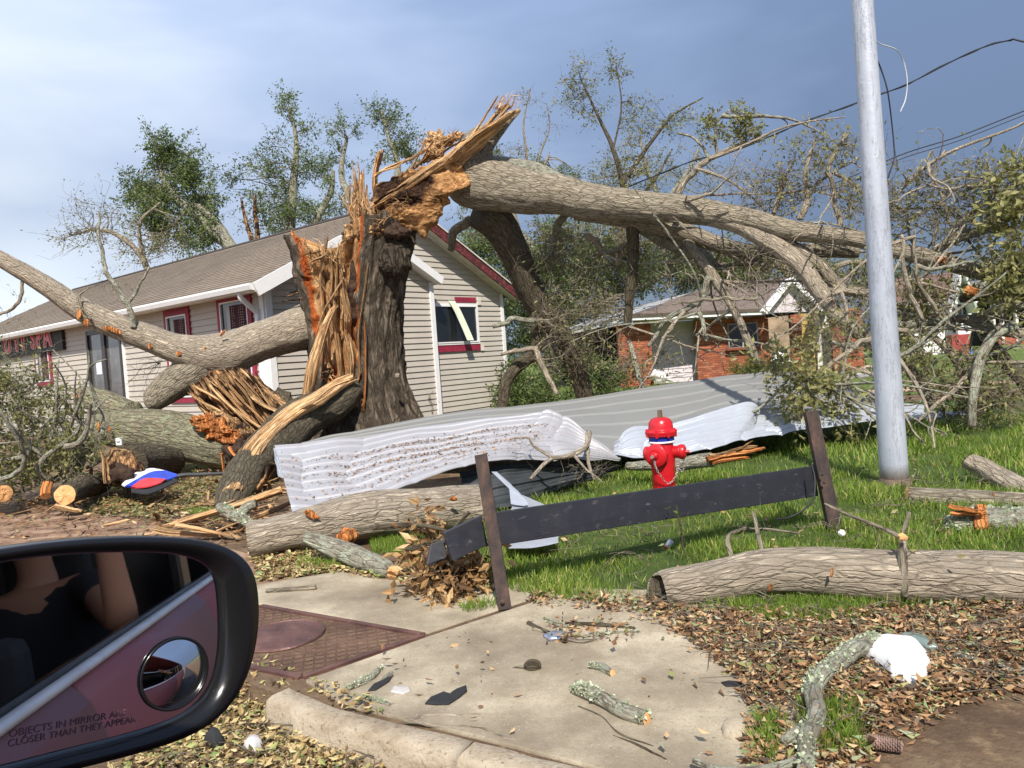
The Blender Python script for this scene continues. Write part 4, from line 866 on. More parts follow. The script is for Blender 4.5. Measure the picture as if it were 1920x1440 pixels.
for i, y in enumerate(yy):
    c = P((lx[i] + rx[i]) / 2, y, TD); r = (rx[i] - lx[i]) / 2 * TD / F
    pxn = (lx[i] + rx[i]) / 2 + CT * (rx[i] - lx[i]) / 2; front = sm(-ST, .05, .3)
    n3 = np.stack([CT * 2, ST * 2, np.full(SG, y * .012)], -1)
    jag = fbm(np.stack([CT * 4, ST * 4, np.full(SG, y * .03)], -1) + 9, 3) * 14
    lft = np.interp(y, [440, 480, 560, 640, 700, 750], [560, 578, 597, 603, 640, 668]); rgt = np.interp(y, [440, 500, 600, 700, 750], [706, 690, 683, 684, 684])
    wmask = front * sm(pxn + jag, lft - 4, lft + 7) * (1 - sm(pxn + jag, rgt - 5, rgt + 5)) * (1 - sm(y + jag * 2.5, 728, 750))
    flut = .07 * np.cos(th * 5 + .6) * sm(np.array([y] * SG), 640, 860) + .05 * fbm(n3 * 1.2, 3)
    rid = fbm(np.stack([CT * 9, ST * 9, np.full(SG, y * .018)], -1), 4); rid2 = fbm(np.stack([CT * 26, ST * 26, np.full(SG, y * .03)], -1) + 4, 3)
    rr = r * (1 + flut + (1 - wmask) * (.075 * (1 - 2.2 * np.abs(rid)) + .03 * rid2))
    fibre = fbm(np.stack([CT * 30, ST * 30, np.full(SG, y * .006)], -1) + 30, 3)
    hollow = sm(pxn, 655, 668) * (1 - sm(pxn, 676, 690)) * sm(-abs(y - 540.), -120, -30) * .35
    rr = rr * (1 - wmask * (.20 + hollow * .8 - .10 * fibre))
    top = 0
    V[i] = c + np.outer(CT * rr, [1, 0, 0]) + np.outer(ST * rr, [0, 1, 0])
    wv[i] = wmask; tcv[i] = np.stack([CT * r, ST * r, np.full(SG, -y * TD / F)], -1)
# ragged rim: pull the top rows up or down per angle
px0 = (lx[0] + rx[0]) / 2 + CT * (rx[0] - lx[0]) / 2
rim = np.interp(px0, [546, 560, 585, 620, 655, 690, 730, 772], [.05, .0, -.30, -.42, -.30, .10, .16, .1]) + fbm(np.stack([CT * 12, ST * 12, CT * 0], -1), 2) * .12
for i in range(34): V[i, :, 2] += rim * (1 - i / 34)
mb = MB(); Vt = V.reshape(-1, 3)
i_ = np.arange((NR - 1) * SG); ro = i_ // SG; cl = i_ % SG; Q = np.stack([ro * SG + cl, (ro + 1) * SG + cl, (ro + 1) * SG + (cl + 1) % SG, ro * SG + (cl + 1) % SG], 1)
ctr = V[0].mean(0) - [0, 0, .35]
inner = np.array([V[0] + (ctr - V[0]) * f + fbm(V[0] * 6 + f * 9, 3)[:, None] * .12 for f in (.3, .6, .9)]).reshape(-1, 3)
VV = np.vstack([Vt, inner]); o = NR * SG
Q2 = []
for k in range(3):
    a = np.arange(SG) if k == 0 else o + (k - 1) * SG + np.arange(SG); b = o + k * SG + np.arange(SG); Q2.append(np.stack([a, np.roll(a, -1), np.roll(b, -1), b], 1))
mb.add(VV, [Q] + Q2 + [o + 2 * SG + np.arange(SG)[None]], np.vstack([tcv.reshape(-1, 3), np.tile(tcv[0], (3, 1))]), np.concatenate([wv.ravel(), np.full(3 * SG, .9)]))
# two-material trunk: bark where rnd=0, torn wood where rnd=1, red cambium between
def trunk_mat():
    m = M_('oak_trunk'); t = m.attr('tc').outputs['Vector']; w = wcoord(m); f = m.attr('rnd').outputs['Fac']
    a = m.noise(t, 12, 10, .8, (1, 1, .3), .8)
    base = m.ramp(a, [(.3, (.09, .068, .05)), (.47, (.24, .19, .14)), (.68, (.42, .345, .25))])
    ck = m.math('MULTIPLY', m.math('ABSOLUTE', m.math('SUBTRACT', m.noise(t, 5.5, 7, .65, (1, 1, .2), .5), .5)), 8, True); vo, vh = m.plates(t, 9.5, .22); ck = m.math('MULTIPLY', ck, m.math('ADD', m.math('MULTIPLY', vh, .75), .25))
    base = m.mix(m.math('MULTIPLY', m.math('SUBTRACT', 1.0, ck), .8), base, (.025, .018, .013))
    base = m.mix(m.math('MULTIPLY', m.math('SUBTRACT', m.noise(w, 5, 5, .7), .62), 5, True), base, (.20, .22, .13))
    wa = m.noise(t, 16, 8, .7, (1, 1, .05), .3); wd = m.ramp(wa, [(.3, (.32, .15, .06)), (.47, (.64, .35, .15)), (.7, (.80, .52, .27))])
    wd = m.mix(m.math('MULTIPLY', m.math('SUBTRACT', m.noise(w, 3.2, 6, .7, (1.4, 1, .5)), .56), 6, True), wd, (.20, .09, .04))
    red = m.ramp(wa, [(.3, (.22, .04, .012)), (.7, (.62, .17, .045))])
    ff = m.math('ADD', f, m.math('MULTIPLY', m.math('SUBTRACT', m.noise(w, 11, 4), .5), .5))
    k = m.mix(m.math('MULTIPLY', m.math('SUBTRACT', ff, .22), 8, True), base, red); k = m.mix(m.math('MULTIPLY', m.math('SUBTRACT', ff, .72), 6, True), k, wd)
    m.bump(m.math('ADD', m.math('MULTIPLY', ck, .8), m.math('ADD', a, wa)), 1, .06)
    return m.col(k, .92, 0, .12)
MT['trunk2'] = trunk_mat()
trunk = mb.build('trunk', MT['trunk2'], oak, smooth=True)
# knot and rot lumps at the hinge
def lump(name, px, py, d, rx, ry, m, amp=.12, thick=None, freq=5, n=14, par=oak, **k):
    mb = MB(); th = np.linspace(0, 2 * math.pi, n, endpoint=False)
    pl = [(px + rx * math.cos(t) * (1 + RN.uniform(-.15, .15)), py + ry * math.sin(t) * (1 + RN.uniform(-.15, .15))) for t in th]
    relief(mb, pl, d, (thick or min(rx, ry) * d / F), amp, freq, 14, 60, seed=RN.uniform(0, 50)); return mb.build(name, m, par, smooth=False, **k)
lump('bark_knot', 738, 485, TD - .45, 38, 46, MT['bark_trunk'], .10, .34, 4)
lump('bark_knot', 756, 455, TD - .3, 20, 28, MT['bark_trunk'], .08, .25, 4)
lump('rotten_heart', 680, 455, TD - .35, 30, 48, MT['rot'], .16, .3, 9)
lump('rotten_heart', 668, 540, TD - .62, 16, 60, MT['rot'], .06, .06, 9)
lump('rotten_heart', 742, 436, TD - .62, 30, 16, MT['rot'], .12, .2, 9)
lump('rotten_chunk', 662, 437, TD - .6, 20, 20, MT['wood_rot'], .12, .2, 9)
lump('rotten_chunk', 700, 430, TD - .7, 20, 16, MT['wood_rot'], .10, .16, 9)
lump('knot_hole', 745, 705, TD - .82, 5, 6, MT['bark_pale'], .01, .05)
# hinge plate: torn orange wood with black rot in the middle
mb = MB(); relief(mb, [(695, 395), (700, 352), (745, 330), (790, 312), (820, 296), (862, 300), (872, 320), (886, 340), (880, 350), (852, 358), (840, 382), (826, 402), (808, 428), (798, 448), (782, 432), (752, 434), (720, 436), (700, 420)], TD - .42, .26, .10, 4.5, 26, 150, stretch=np.array([.8, 1, 1.6]))
mh = M_('torn_wood_and_rot'); w = wcoord(mh)
wv_ = mh.noise(w, 9, 8, .72, (1, 1, 2.2), 1.0); hc = mh.ramp(wv_, [(.34, (.10, .045, .022)), (.46, (.42, .20, .075)), (.58, (.74, .42, .18)), (.75, (.82, .56, .30))])
pc_ = P(765, 372, TD); vm = mh.n('ShaderNodeVectorMath', operation='SUBTRACT'); mh.l(w, vm.inputs[0]); vm.inputs[1].default_value = pc_
rotm = mh.n('ShaderNodeMapping'); rotm.inputs['Rotation'].default_value = (0, math.radians(28), 0); rotm.inputs['Scale'].default_value = (1.45, .3, 2.6); mh.l(vm.outputs[0], rotm.inputs[0])
ln_ = mh.n('ShaderNodeVectorMath', operation='LENGTH'); mh.l(rotm.outputs[0], ln_.inputs[0])
rf = mh.math('MULTIPLY', mh.math('SUBTRACT', mh.math('ADD', mh.math('MULTIPLY', mh.math('SUBTRACT', mh.noise(w, 6, 7, .75), .5), 1.5), .95), ln_.outputs['Value']), 3, True)
hc = mh.mix(rf, hc, mh.ramp(mh.noise(w, 22, 5), [(.4, (.016, .009, .006)), (.7, (.10, .05, .028))])); mh.bump(wv_, 1, .08); MT['hinge'] = mh.col(hc, .9, spec=.12)
mb.build('torn_hinge', MT['hinge'], oak)
# long splinter crest and its bark underside
def shards(lst, m, name, d, par=oak, flat=.45, fib=.35, jag=.10, bend=.02, seg=16, dj=.12):
    for (x0, y0, x1, y1, w0, w1) in lst:
        dd = d + RN.uniform(-dj, dj); mb = MB(); shard(mb, P(x0, y0, dd), P(x1, y1, dd + RN.uniform(-.1, .1)), w0 * dd / F, w1 * dd / F, flat, 16, seg, fib, jag, bend); mb.build(name, m, par)
shards([(700, 392, 880, 268, 20, 19), (760, 372, 905, 262, 20, 17), (840, 318, 940, 228, 24, 15), (845, 300, 962, 212, 17, 11), (870, 290, 950, 196, 10, 6), (880, 262, 932, 182, 5, 3), (930, 215, 946, 180, 4, 1.5), (940, 226, 974, 207, 6, 3), (705, 372, 858, 288, 12, 10), (700, 395, 800, 330, 14, 9), (720, 362, 850, 296, 8, 6), (910, 250, 955, 198, 7, 4), (850, 320, 930, 240, 14, 9)], MT['wood'], 'splinter', TD - .45, jag=.05)
shards([(720, 405, 800, 352, 9, 4), (715, 395, 775, 350, 7, 3), (735, 415, 810, 372, 8, 4), (702, 382, 760, 345, 6, 3)], MT['wood_rot'], 'splinter', TD - .62, jag=.15)
shards([(702, 332, 802, 277, 3.2, 3.4), (706, 326, 760, 300, 2.5, 1.5)], MT['wood'], 'splinter', TD - .5, flat=.8, jag=.03, bend=.03)
mb = MB(); relief(mb, [(792, 262), (805, 250), (822, 246), (835, 252), (868, 246), (862, 262), (842, 276), (828, 300), (806, 302), (795, 288)], TD - .1, .15, .11, 9, 12, 60, stretch=np.array([1, 1, 2.5])); mb.build('fibrous_chunk', MT['wood'], oak)
shards([(770 + k * 6, 318 - k * 3, 800 + k * 9, 262 - k * 2 + (k % 3) * 8, 5, 2) for k in range(9)], MT['wood_dark'], 'splinter', TD - .2, jag=.2)
mb = MB(); limbpx(mb, [(975, 206, TD, 3), (945, 232, TD, 10), (912, 262, TD, 24), (893, 300, TD, 38), (888, 335, TD, 48)], seg=40, rough=.12); mb.build('bark_strip', MT['bark_limb'], oak, smooth=True)
# upright boards and fibres on the rim
shards([(703, 402, 714, 285, 13, 14)], MT['wood'], 'splinter', TD - .25, flat=.3, jag=.06, seg=20)
shards([(664, 440, 664, 322, 7, 5), (654, 440, 656, 352, 4, 3), (672, 440, 672, 314, 6, 3), (682, 440, 682, 322, 4, 3), (676, 440, 679, 330, 7, 5), (658, 440, 662, 312, 3.5, 1.5), (668, 438, 668, 345, 13, 9), (690, 430, 688, 352, 7, 3)], MT['wood'], 'splinter', TD - .35, flat=.5, jag=.12)
shards([(560, 520, 549, 438, 10, 8), (572, 545, 556, 452, 9, 5)], MT['wood_red'], 'splinter', TD - .3, flat=.6, jag=.10)
shards([(607, 580, 612, 462, 10, 4), (622, 590, 618, 478, 9, 5), (631, 560, 634, 470, 6, 3), (642, 600, 640, 490, 8, 4)], MT['wood_dark'], 'splinter', TD - .68, jag=.2)
shards([(662, 735, 648, 530, 26, 18), (640, 715, 626, 560, 18, 13), (676, 700, 690, 500, 8, 6), (618, 690, 602, 520, 14, 12), (652, 640, 636, 490, 12, 8)], MT['wood'], 'splinter', TD - .76, flat=.22, jag=.07, seg=22)
shards([(682, 770, 684, 610, 4.5, 3), (660, 745, 676, 700, 6, 2), (603, 545, 604, 700, 5, 4), (640, 735, 604, 708, 7, 3), (645, 752, 618, 700, 5, 2)], MT['wood_red'], 'splinter', TD - .82, jag=.1, dj=.03)
shards([(645, 520, 597, 612, 4, 2), (620, 560, 590, 520, 3, 2), (600, 470, 570, 478, 6, 3), (610, 478, 582, 492, 6, 2), (640, 505, 655, 590, 3, 1.5)], MT['wood_dark'], 'splinter', TD - .85, jag=.2)
mb = MB(); limbpx(mb, [(622, 585, TD - 1, 9), (600, 640, TD - 1.1, 16), (586, 690, TD - 1.1, 19), (576, 745, TD - 1.0, 14), (571, 765, TD - 1, 10)], seg=30, rough=.0, fib=.25, flat=.6, jag=(.15, .1)); mb.build('splinter', MT['wood'], oak, label='long curved splinter leaning against the trunk')
shards([(530, 556, 585, 545, 3, 5), (533, 563, 588, 556, 3, 6), (540, 549, 580, 540, 2, 4), (545, 570, 590, 560, 2, 5)], MT['wood_dark'], 'splinter', TD - .3, jag=.1, j0=0) if False else shards([(590, 545, 530, 556, 6, 2), (590, 556, 533, 565, 6, 2), (590, 540, 542, 549, 4, 1.5)], MT['wood_rot'], 'splinter', TD - .3, jag=.15)
# limbs
def limb(name, pts, m, par=oak, seg=36, rough=.09, cap=None, lump_=.05, **k):
    pts = [(a_, b_, c_, d_ * .87) for a_, b_, c_, d_ in pts]; mb = MB(); q = limbpx(mb, pts, seg=seg, rough=rough, lump=lump_); o = mb.build(name, m, par, smooth=True, **k); return q
anch = []
q = limb('limb', [(590, 606, TD, 50), (540, 620, TD - .3, 42), (480, 640, TD - .6, 40), (410, 662, TD - .9, 44), (345, 655, TD - 1.1, 32), (270, 630, TD - 1.2, 27), (170, 590, TD - 1.3, 24), (90, 540, TD - 1.4, 20), (0, 485, TD - 1.5, 16), (-90, 448, TD - 1.5, 13)], MT['bark_pale'], seg=56); qL = q
limb('limb', [(415, 655, TD - .9, 36), (370, 690, TD - 1.0, 36), (325, 722, TD - 1.1, 32), (290, 750, TD - 1.2, 24), (278, 757, TD - 1.2, 14)], MT['bark_limb'], seg=44)
def scrape(x, y, d, rx, ry, ang=0, par=oak, m='wood_red'):
    th = np.linspace(0, 2 * math.pi, 10, endpoint=False); ca, sa = math.cos(ang), math.sin(ang)
    pl = [(x + (rx * math.cos(t) * ca - ry * math.sin(t) * sa) * RN.uniform(.7, 1.2), y + (rx * math.cos(t) * sa + ry * math.sin(t) * ca) * RN.uniform(.7, 1.2)) for t in th]
    mb = MB(); relief(mb, pl, d + .012, .012, .010, 30, 5, 20); mb.build('bark_scrape', MT[m], par)
for s_ in ((148, 590, -.0, 5, 10), (162, 605, 0, 6, 7), (281, 650, 0, 4, 7), (335, 664, 0, 6, 5), (379, 658, 0, 4, 12, .6), (418, 624, 0, 3, 8, .6), (215, 620, 0, 22, 5, .35), (200, 616, 0, 8, 6)):
    x, y = s_[0], s_[1]; dd = np.interp(x, [0, 90, 170, 270, 345, 410], [TD - 1.5, TD - 1.4, TD - 1.3, TD - 1.2, TD - 1.1, TD - .9]) - np.interp(x, [0, 170, 345, 410], [16, 24, 30, 42]) * TD / F * .93
    scrape(x, y, dd, s_[3], s_[4], s_[5] if len(s_) > 5 else 0)
big = [(846, 336, TD + .1, 30), (868, 338, TD, 46), (905, 344, TD - .1, 53), (960, 352, TD - .2, 48), (1030, 366, TD - .3, 41), (1100, 380, TD - .4, 37), (1200, 388, TD - .6, 31), (1300, 394, TD - .9, 28), (1400, 409, TD - 1.2, 23), (1500, 433, TD - 1.5, 20), (1600, 449, TD - 1.8, 17), (1680, 468, TD - 2, 17), (1760, 488, TD - 2.2, 18), (1850, 514, TD - 2.4, 14), (1930, 530, TD - 2.6, 11), (2050, 548, TD - 2.8, 7)]
qB = limb('limb', big, MT['bark_limb'], seg=64, rough=.07)
anch.append(qB[len(qB) // 3:, :3])
L2 = [
 [(905, 320, TD + .4, 34), (960, 322, TD + .5, 30), (1030, 338, TD + .6, 22), (1075, 352, TD + .7, 12)],
 [(1080, 395, TD - .3, 20), (1185, 412, TD - .2, 20), (1260, 428, TD - .2, 21), (1340, 455, TD - .3, 17), (1430, 474, TD - .5, 15), (1520, 470, TD - .8, 15), (1610, 472, TD - 1, 12)],
 [(1330, 405, TD - 1, 20), (1404, 428, TD - 1.2, 19), (1491, 488, TD - 1.5, 18), (1535, 541, TD - 1.7, 17), (1582, 602, TD - 1.9, 15), (1622, 632, TD - 2, 12), (1660, 640, TD - 2.1, 8)],
 [(1200, 425, TD, 13), (1255, 455, TD + .1, 15), (1320, 480, TD + .1, 14), (1338, 505, TD + .1, 11)],
 [(1450, 440, TD - 1.3, 14), (1535, 497, TD - 1.5, 13), (1576, 541, TD - 1.6, 11), (1640, 552, TD - 1.7, 10), (1700, 585, TD - 1.8, 9)],
 [(900, 395, TD + .1, 38), (935, 425, TD + .3, 36), (962, 470, TD + .5, 31), (1000, 555, TD + .8, 27), (1050, 625, TD + 1, 24), (1080, 690, TD + 1.2, 20), (1104, 765, TD + 1.3, 18)],
 [(1006, 575, TD + .8, 13), (1006, 655, TD + .9, 12), (977, 680, TD + .9, 13), (950, 715, TD + .9, 12), (938, 780, TD + .9, 11)],
 [(1185, 415, TD - .2, 14), (1188, 470, TD, 12), (1182, 540, TD + .1, 10), (1176, 612, TD + .2, 8)],
 [(1285, 448, TD - .2, 9), (1330, 508, TD - .6, 11), (1365, 560, TD - .8, 9), (1395, 620, TD - 1, 8), (1420, 680, TD - 1.1, 8)],
 [(1560, 585, TD - 1.9, 14), (1600, 615, TD - 2.2, 13), (1640, 650, TD - 2.4, 13), (1690, 680, TD - 2.5, 12), (1719, 710, TD - 2.6, 12), (1751, 765, TD - 2.7, 11)],
 [(1640, 560, TD - 1.8, 9), (1700, 598, TD - 2, 9), (1780, 596, TD - 2.2, 9), (1830, 598, TD - 2.3, 10), (1880, 578, TD - 2.4, 10), (1925, 572, TD - 2.5, 8)],
 [(1640, 655, TD - 2.3, 6), (1682, 633, TD - 2.4, 8), (1712, 606, TD - 2.5, 8), (1780, 602, TD - 2.4, 9)],
 [(1815, 600, TD - 2.4, 10), (1860, 618, TD - 2.5, 10), (1925, 628, TD - 2.6, 9)],
 [(1900, 610, TD - 2.9, 10), (1862, 632, TD - 3, 10), (1838, 675, TD - 3.1, 10), (1825, 739, TD - 3.2, 9), (1822, 800, TD - 3.2, 8)],
 [(1840, 638, TD - 2, 12), (1862, 650, TD - 2.1, 13), (1891, 687, TD - 2.2, 14), (1915, 712, TD - 2.2, 14), (1950, 770, TD - 2.2, 12)],
 [(1750, 470, TD - 2.2, 9), (1800, 445, TD - 2.3, 10), (1850, 430, TD - 2.4, 9), (1900, 432, TD - 2.4, 7)],
 [(1700, 600, TD - 2.4, 5), (1760, 640, TD - 2.5, 7), (1800, 690, TD - 2.6, 8), (1815, 760, TD - 2.7, 6)],
 [(1560, 640, TD - 2.4, 4), (1590, 648, TD - 2.4, 6), (1640, 640, TD - 2.3, 7)],
]
bm_ = ['bark_lichen', 'bark_limb', 'bark_pale', 'bark_lichen', 'bark_limb', 'bark_dark', 'bark_dark', 'bark_dark', 'bark_limb', 'bark_limb', 'bark_lichen', 'bark_lichen', 'bark_limb', 'bark_lichen', 'bark_dark', 'bark_lichen', 'bark_limb', 'bark_lichen']
for i, pts in enumerate(L2):
    q = limb('limb', pts, MT[bm_[i]], seg=28, rough=.09); anch.append(q[len(q) // 3:, :3])
for (x, y, dd, rx, ry) in ((1765, 487, TD - 2.5, 12, 7), (1820, 545, TD - 3, 14, 9), (1880, 430, TD - 2.6, 12, 6)): 
    mb = MB(); relief(mb, [(x - rx, y), (x - rx * .3, y - ry), (x + rx, y - ry * .5), (x + rx * .7, y + ry), (x - rx * .4, y + ry)], dd, .05, .03, 14, 6, 24); mb.build('torn_wood', MT['wood_red'], oak)
# stub behind: orange-tipped broken branch pair at right
limb('limb', [(1920, 535, TD - 2.8, 10), (1860, 548, TD - 2.8, 10), (1812, 545, TD - 2.8, 8)], MT['bark_lichen'], seg=20); limb('limb', [(1925, 555, TD - 2.7, 12), (1860, 552, TD - 2.7, 11), (1802, 560, TD - 2.7, 8)], MT['bark_dark'], seg=20)
# small branches rising from the big limb, traced
S2 = [
 [(1270, 365, TD - .8, 6), (1290, 335, TD - .8, 5), (1320, 305, TD - .8, 5), (1345, 290, TD - .8, 4), (1400, 265, TD - .8, 2)],
 [(1330, 300, TD - .8, 3), (1310, 265, TD - .8, 2.5), (1270, 250, TD - .8, 2)], [(1345, 290, TD - .8, 3), (1340, 240, TD - .8, 2.5), (1360, 210, TD - .8, 2)],
 [(1500, 412, TD - 1.5, 6), (1515, 370, TD - 1.5, 5), (1510, 320, TD - 1.5, 4), (1530, 260, TD - 1.5, 3)], [(1450, 400, TD - 1.3, 4), (1460, 360, TD - 1.3, 3), (1490, 300, TD - 1.3, 2)],
 [(1575, 425, TD - 1.7, 5), (1565, 370, TD - 1.7, 4), (1555, 310, TD - 1.7, 4), (1590, 250, TD - 1.7, 2)], [(1515, 365, TD - 1.5, 3), (1550, 330, TD - 1.5, 2.5), (1600, 300, TD - 1.5, 2)],
 [(1750, 470, TD - 2.2, 3), (1755, 420, TD - 2.2, 2.5), (1752, 385, TD - 2.2, 2)], [(1760, 465, TD - 2.3, 4), (1820, 400, TD - 2.3, 4), (1880, 360, TD - 2.3, 3), (1925, 330, TD - 2.3, 2)],
 [(1660, 440, TD - 2, 3), (1665, 390, TD - 2, 3), (1700, 340, TD - 2, 2)], [(1790, 455, TD - 2.3, 3), (1770, 380, TD - 2.3, 2.5), (1740, 310, TD - 2.3, 2), (1750, 280, TD - 2.3, 1.5)],
 [(1850, 420, TD - 2.4, 4), (1860, 360, TD - 2.4, 3), (1850, 300, TD - 2.4, 2)], [(1730, 600, TD - 2.8, 4), (1700, 530, TD - 2.8, 4), (1690, 440, TD - 2.8, 3)], [(1760, 590, TD - 2.8, 4), (1720, 520, TD - 2.8, 3), (1715, 430, TD - 2.8, 2)],
 [(1340, 500, TD - .3, 5), (1390, 495, TD - .3, 6), (1430, 492, TD - .3, 4)], [(1100, 440, TD + .1, 6), (1140, 470, TD + .3, 5), (1180, 455, TD + .3, 4)], [(1070, 380, TD + .2, 9), (1040, 440, TD + .5, 7), (1030, 480, TD + .6, 5)],
 [(880, 410, TD + .3, 9), (850, 440, TD + .5, 8), (845, 470, TD + .6, 6)], [(1010, 600, TD + .6, 5), (960, 600, TD + .4, 5), (925, 612, TD + .3, 4)],
 [(940, 665, TD + .7, 3), (1000, 655, TD + .5, 5), (1020, 690, TD + .4, 5), (1045, 740, TD + .3, 4)], [(1180, 640, TD - .2, 4), (1195, 690, TD - .4, 5), (1208, 730, TD - .5, 4)], [(1330, 520, TD - .7, 6), (1310, 560, TD - .6, 6), (1250, 600, TD - .4, 4), (1215, 650, TD - .4, 3)],
 [(1310, 560, TD - .6, 4), (1315, 600, TD - .7, 4), (1325, 640, TD - .8, 3)], [(1420, 560, TD - 1.5, 3), (1340, 560, TD - 1.3, 3), (1260, 570, TD - 1.2, 2)],
 [(1650, 560, TD - 2, 5), (1590, 545, TD - 2, 5), (1540, 560, TD - 2, 3)], [(1680, 700, TD - 3.2, 4), (1620, 690, TD - 3.2, 3), (1580, 730, TD - 3.2, 2)], [(1880, 600, TD - 3, 3), (1800, 720, TD - 3, 4), (1720, 790, TD - 3, 3)],
 [(1700, 620, TD - 3, 5), (1650, 625, TD - 3.2, 5), (1590, 660, TD - 3.3, 4), (1530, 700, TD - 3.4, 3)], [(1530, 700, TD - 3.4, 3), (1510, 740, TD - 3.5, 3), (1500, 790, TD - 3.5, 2)], [(1590, 655, TD - 3.3, 3), (1560, 720, TD - 3.4, 2), (1450, 700, TD - 3.4, 2)],
 [(-20, 600, TD - 1.5, 2), (30, 570, TD - 1.5, 3), (45, 510, TD - 1.5, 3)], [(250, 615, TD - 1.4, 5), (240, 570, TD - 1.4, 5), (200, 510, TD - 1.4, 4), (190, 460, TD - 1.4, 3), (185, 400, TD - 1.4, 2)], [(240, 570, TD - 1.4, 3), (270, 520, TD - 1.4, 2), (280, 500, TD - 1.4, 1.5)], [(170, 600, TD - 1.5, 2), (150, 560, TD - 1.5, 2), (165, 540, TD - 1.5, 1)],
]
for pts in S2:
    mb = MB(); q = limbpx(mb, pts, seg=9, rough=.12, wob=1.6); mb.build('branch', MT[['bark_limb', 'bark_lichen', 'bark_pale'][RN.integers(0, 3)]], oak, smooth=True); anch.append(q[:, :3])
AN = np.vstack(anch)
tw = MB(); lf = MB()
foliage(tw, lf, [ell(1370, 230, TD - .8, 45, 24, 1.0, 40), ell(1400, 250, TD - .8, 36, 22, .8, 30), ell(1335, 250, TD - .8, 30, 30, .5, 30)], AN, 12, 55, .065, .17, .005, .15)
foliage(tw, lf, [ell(1500, 330, TD - 1.4, 45, 70, 1.6, 40), ell(1560, 290, TD - 1.6, 50, 60, 1.3, 40), ell(1440, 360, TD - 1.2, 60, 45, .8, 40), ell(1600, 370, TD - 1.8, 40, 50, .8, 40), ell(1690, 380, TD - 2, 45, 60, 1.2, 40), ell(1760, 360, TD - 2.2, 55, 70, 1.4, 40), ell(1850, 330, TD - 2.4, 55, 60, 1.4, 40), ell(1800, 420, TD - 2.3, 60, 40, 1, 40)], AN, 26, 20, .07, .26, .008, .3, 7)
foliage(tw, lf, [ell(1900, 400, TD - 3, 35, 45, 1.6, 40), ell(1905, 480, TD - 3, 35, 40, 2, 40), ell(1890, 540, TD - 3, 50, 25, 1.5, 40), ell(1915, 330, TD - 3, 20, 30, .8, 40)], AN, 10, 40, .11, .30, .008, .05, 6, rndb=(.4, 1))
foliage(tw, lf, [ell(1120, 460, TD + .5, 130, 60, 1.4, 60), ell(1250, 490, TD + .5, 130, 50, 1.2, 60), ell(1100, 580, TD + .5, 90, 60, .9, 60), ell(1400, 500, TD - .5, 80, 40, .7, 60), ell(1000, 480, TD + .9, 70, 60, 1, 60), ell(1080, 640, TD + .8, 90, 60, 1.4, 60), ell(1200, 690, TD - .3, 70, 30, .7, 60), ell(1540, 580, TD - 1.5, 50, 40, .5, 60)], AN, 34, 18, .075, .40, .010, .35, 8)
foliage(tw, lf, [ell(1700, 680, TD - 2.8, 70, 60, 1.6, 60), ell(1790, 700, TD - 2.8, 80, 60, 1.4, 60), ell(1740, 560, TD - 2.5, 40, 35, 1.6, 60), ell(1860, 740, TD - 2.9, 60, 60, 1.4, 60), ell(1640, 610, TD - 2.4, 50, 40, .8, 60), ell(1560, 640, TD - 2.4, 60, 50, .9, 50)], AN, 22, 22, .075, .32, .008, .25, 7)
foliage(tw, lf, [ell(1480, 680, TD - 3.5, 45, 36, 1.5, 50), ell(1530, 720, TD - 3.5, 60, 45, 1.8, 50), ell(1580, 760, TD - 3.6, 50, 30, 1.2, 50), ell(1500, 760, TD - 3.7, 36, 36, 1.0, 50), ell(1450, 655, TD - 3.5, 26, 30, .7, 50)], AN, 9, 26, .095, .26, .006, .05, 6, droop=.4, rndb=(.35, 1))
foliage(tw, lf, [ell(30, 590, TD - 1.4, 40, 40, .6, 40), ell(200, 480, TD - 1.4, 30, 60, .4, 30), ell(220, 540, TD - 1.4, 50, 40, .5, 30)], AN, 10, 10, .05, .2, .004, .4, 6)
foliage(tw, lf, [ell(1150, 470, TD + .3, 160, 60, 1.2, 60), ell(1300, 500, TD - .2, 160, 50, .6, 60), ell(1100, 600, TD + .2, 100, 60, .5, 60), ell(1480, 500, TD - 1.3, 120, 50, .6, 50), ell(1600, 600, TD - 2, 80, 60, .5, 50), ell(1720, 560, TD - 2.3, 110, 60, .5, 50), ell(1840, 720, TD - 2.7, 90, 70, 1.2, 50), ell(1660, 350, TD - 2, 120, 80, .5, 50), ell(1820, 380, TD - 2.4, 90, 80, .5, 50), ell(1450, 340, TD - 1.2, 110, 50, .35, 50)], AN, 24, 8, .07, .55, .013, .2, 7)
tw.build('twigs', MT['bark_pale'], oak, smooth=True); lf.build('leaves', MT['leaf_olive'], oak)
RT = AN[AN[:, 0] > 1.2]
for k in range(70):      # mid-sized bare branches of the fallen crown
    a = RT[RN.integers(0, len(RT))]; v = np.array([RN.normal(.5, .8), RN.normal(-.1, .5), RN.normal(-.1 if k % 3 else -.6, .35)]); v /= np.linalg.norm(v); L_ = RN.uniform(.8, 2.3); e = a + v * L_; e[2] = max(e[2], .06)
    r0 = RN.uniform(.014, .032); pth = twig_path(a, e, .05, 16) + fbm(np.linspace(0, 4, 16)[:, None] * np.array([1, 0, 0]) + RN.uniform(0, 90, 3), 3)[:, None] * RN.normal(size=3) * .05
    mb = MB(); mb.tube(pth, np.linspace(r0, r0 * .3, 16), 7, rough=.12, cap=False, seed=k)
    for j in range(3): s0 = pth[4 + 4 * j]; d_ = v * .5 + RN.normal(size=3) * .6; mb.tube(twig_path(s0, s0 + d_ * RN.uniform(.25, .6), .15, 7), np.linspace(r0 * .45, r0 * .12, 7), 5, cap=False, seed=k + j)
    mb.build('branch', MT['bark_lichen' if k % 2 else 'bark_pale'], oak, smooth=True)
mb = MB()
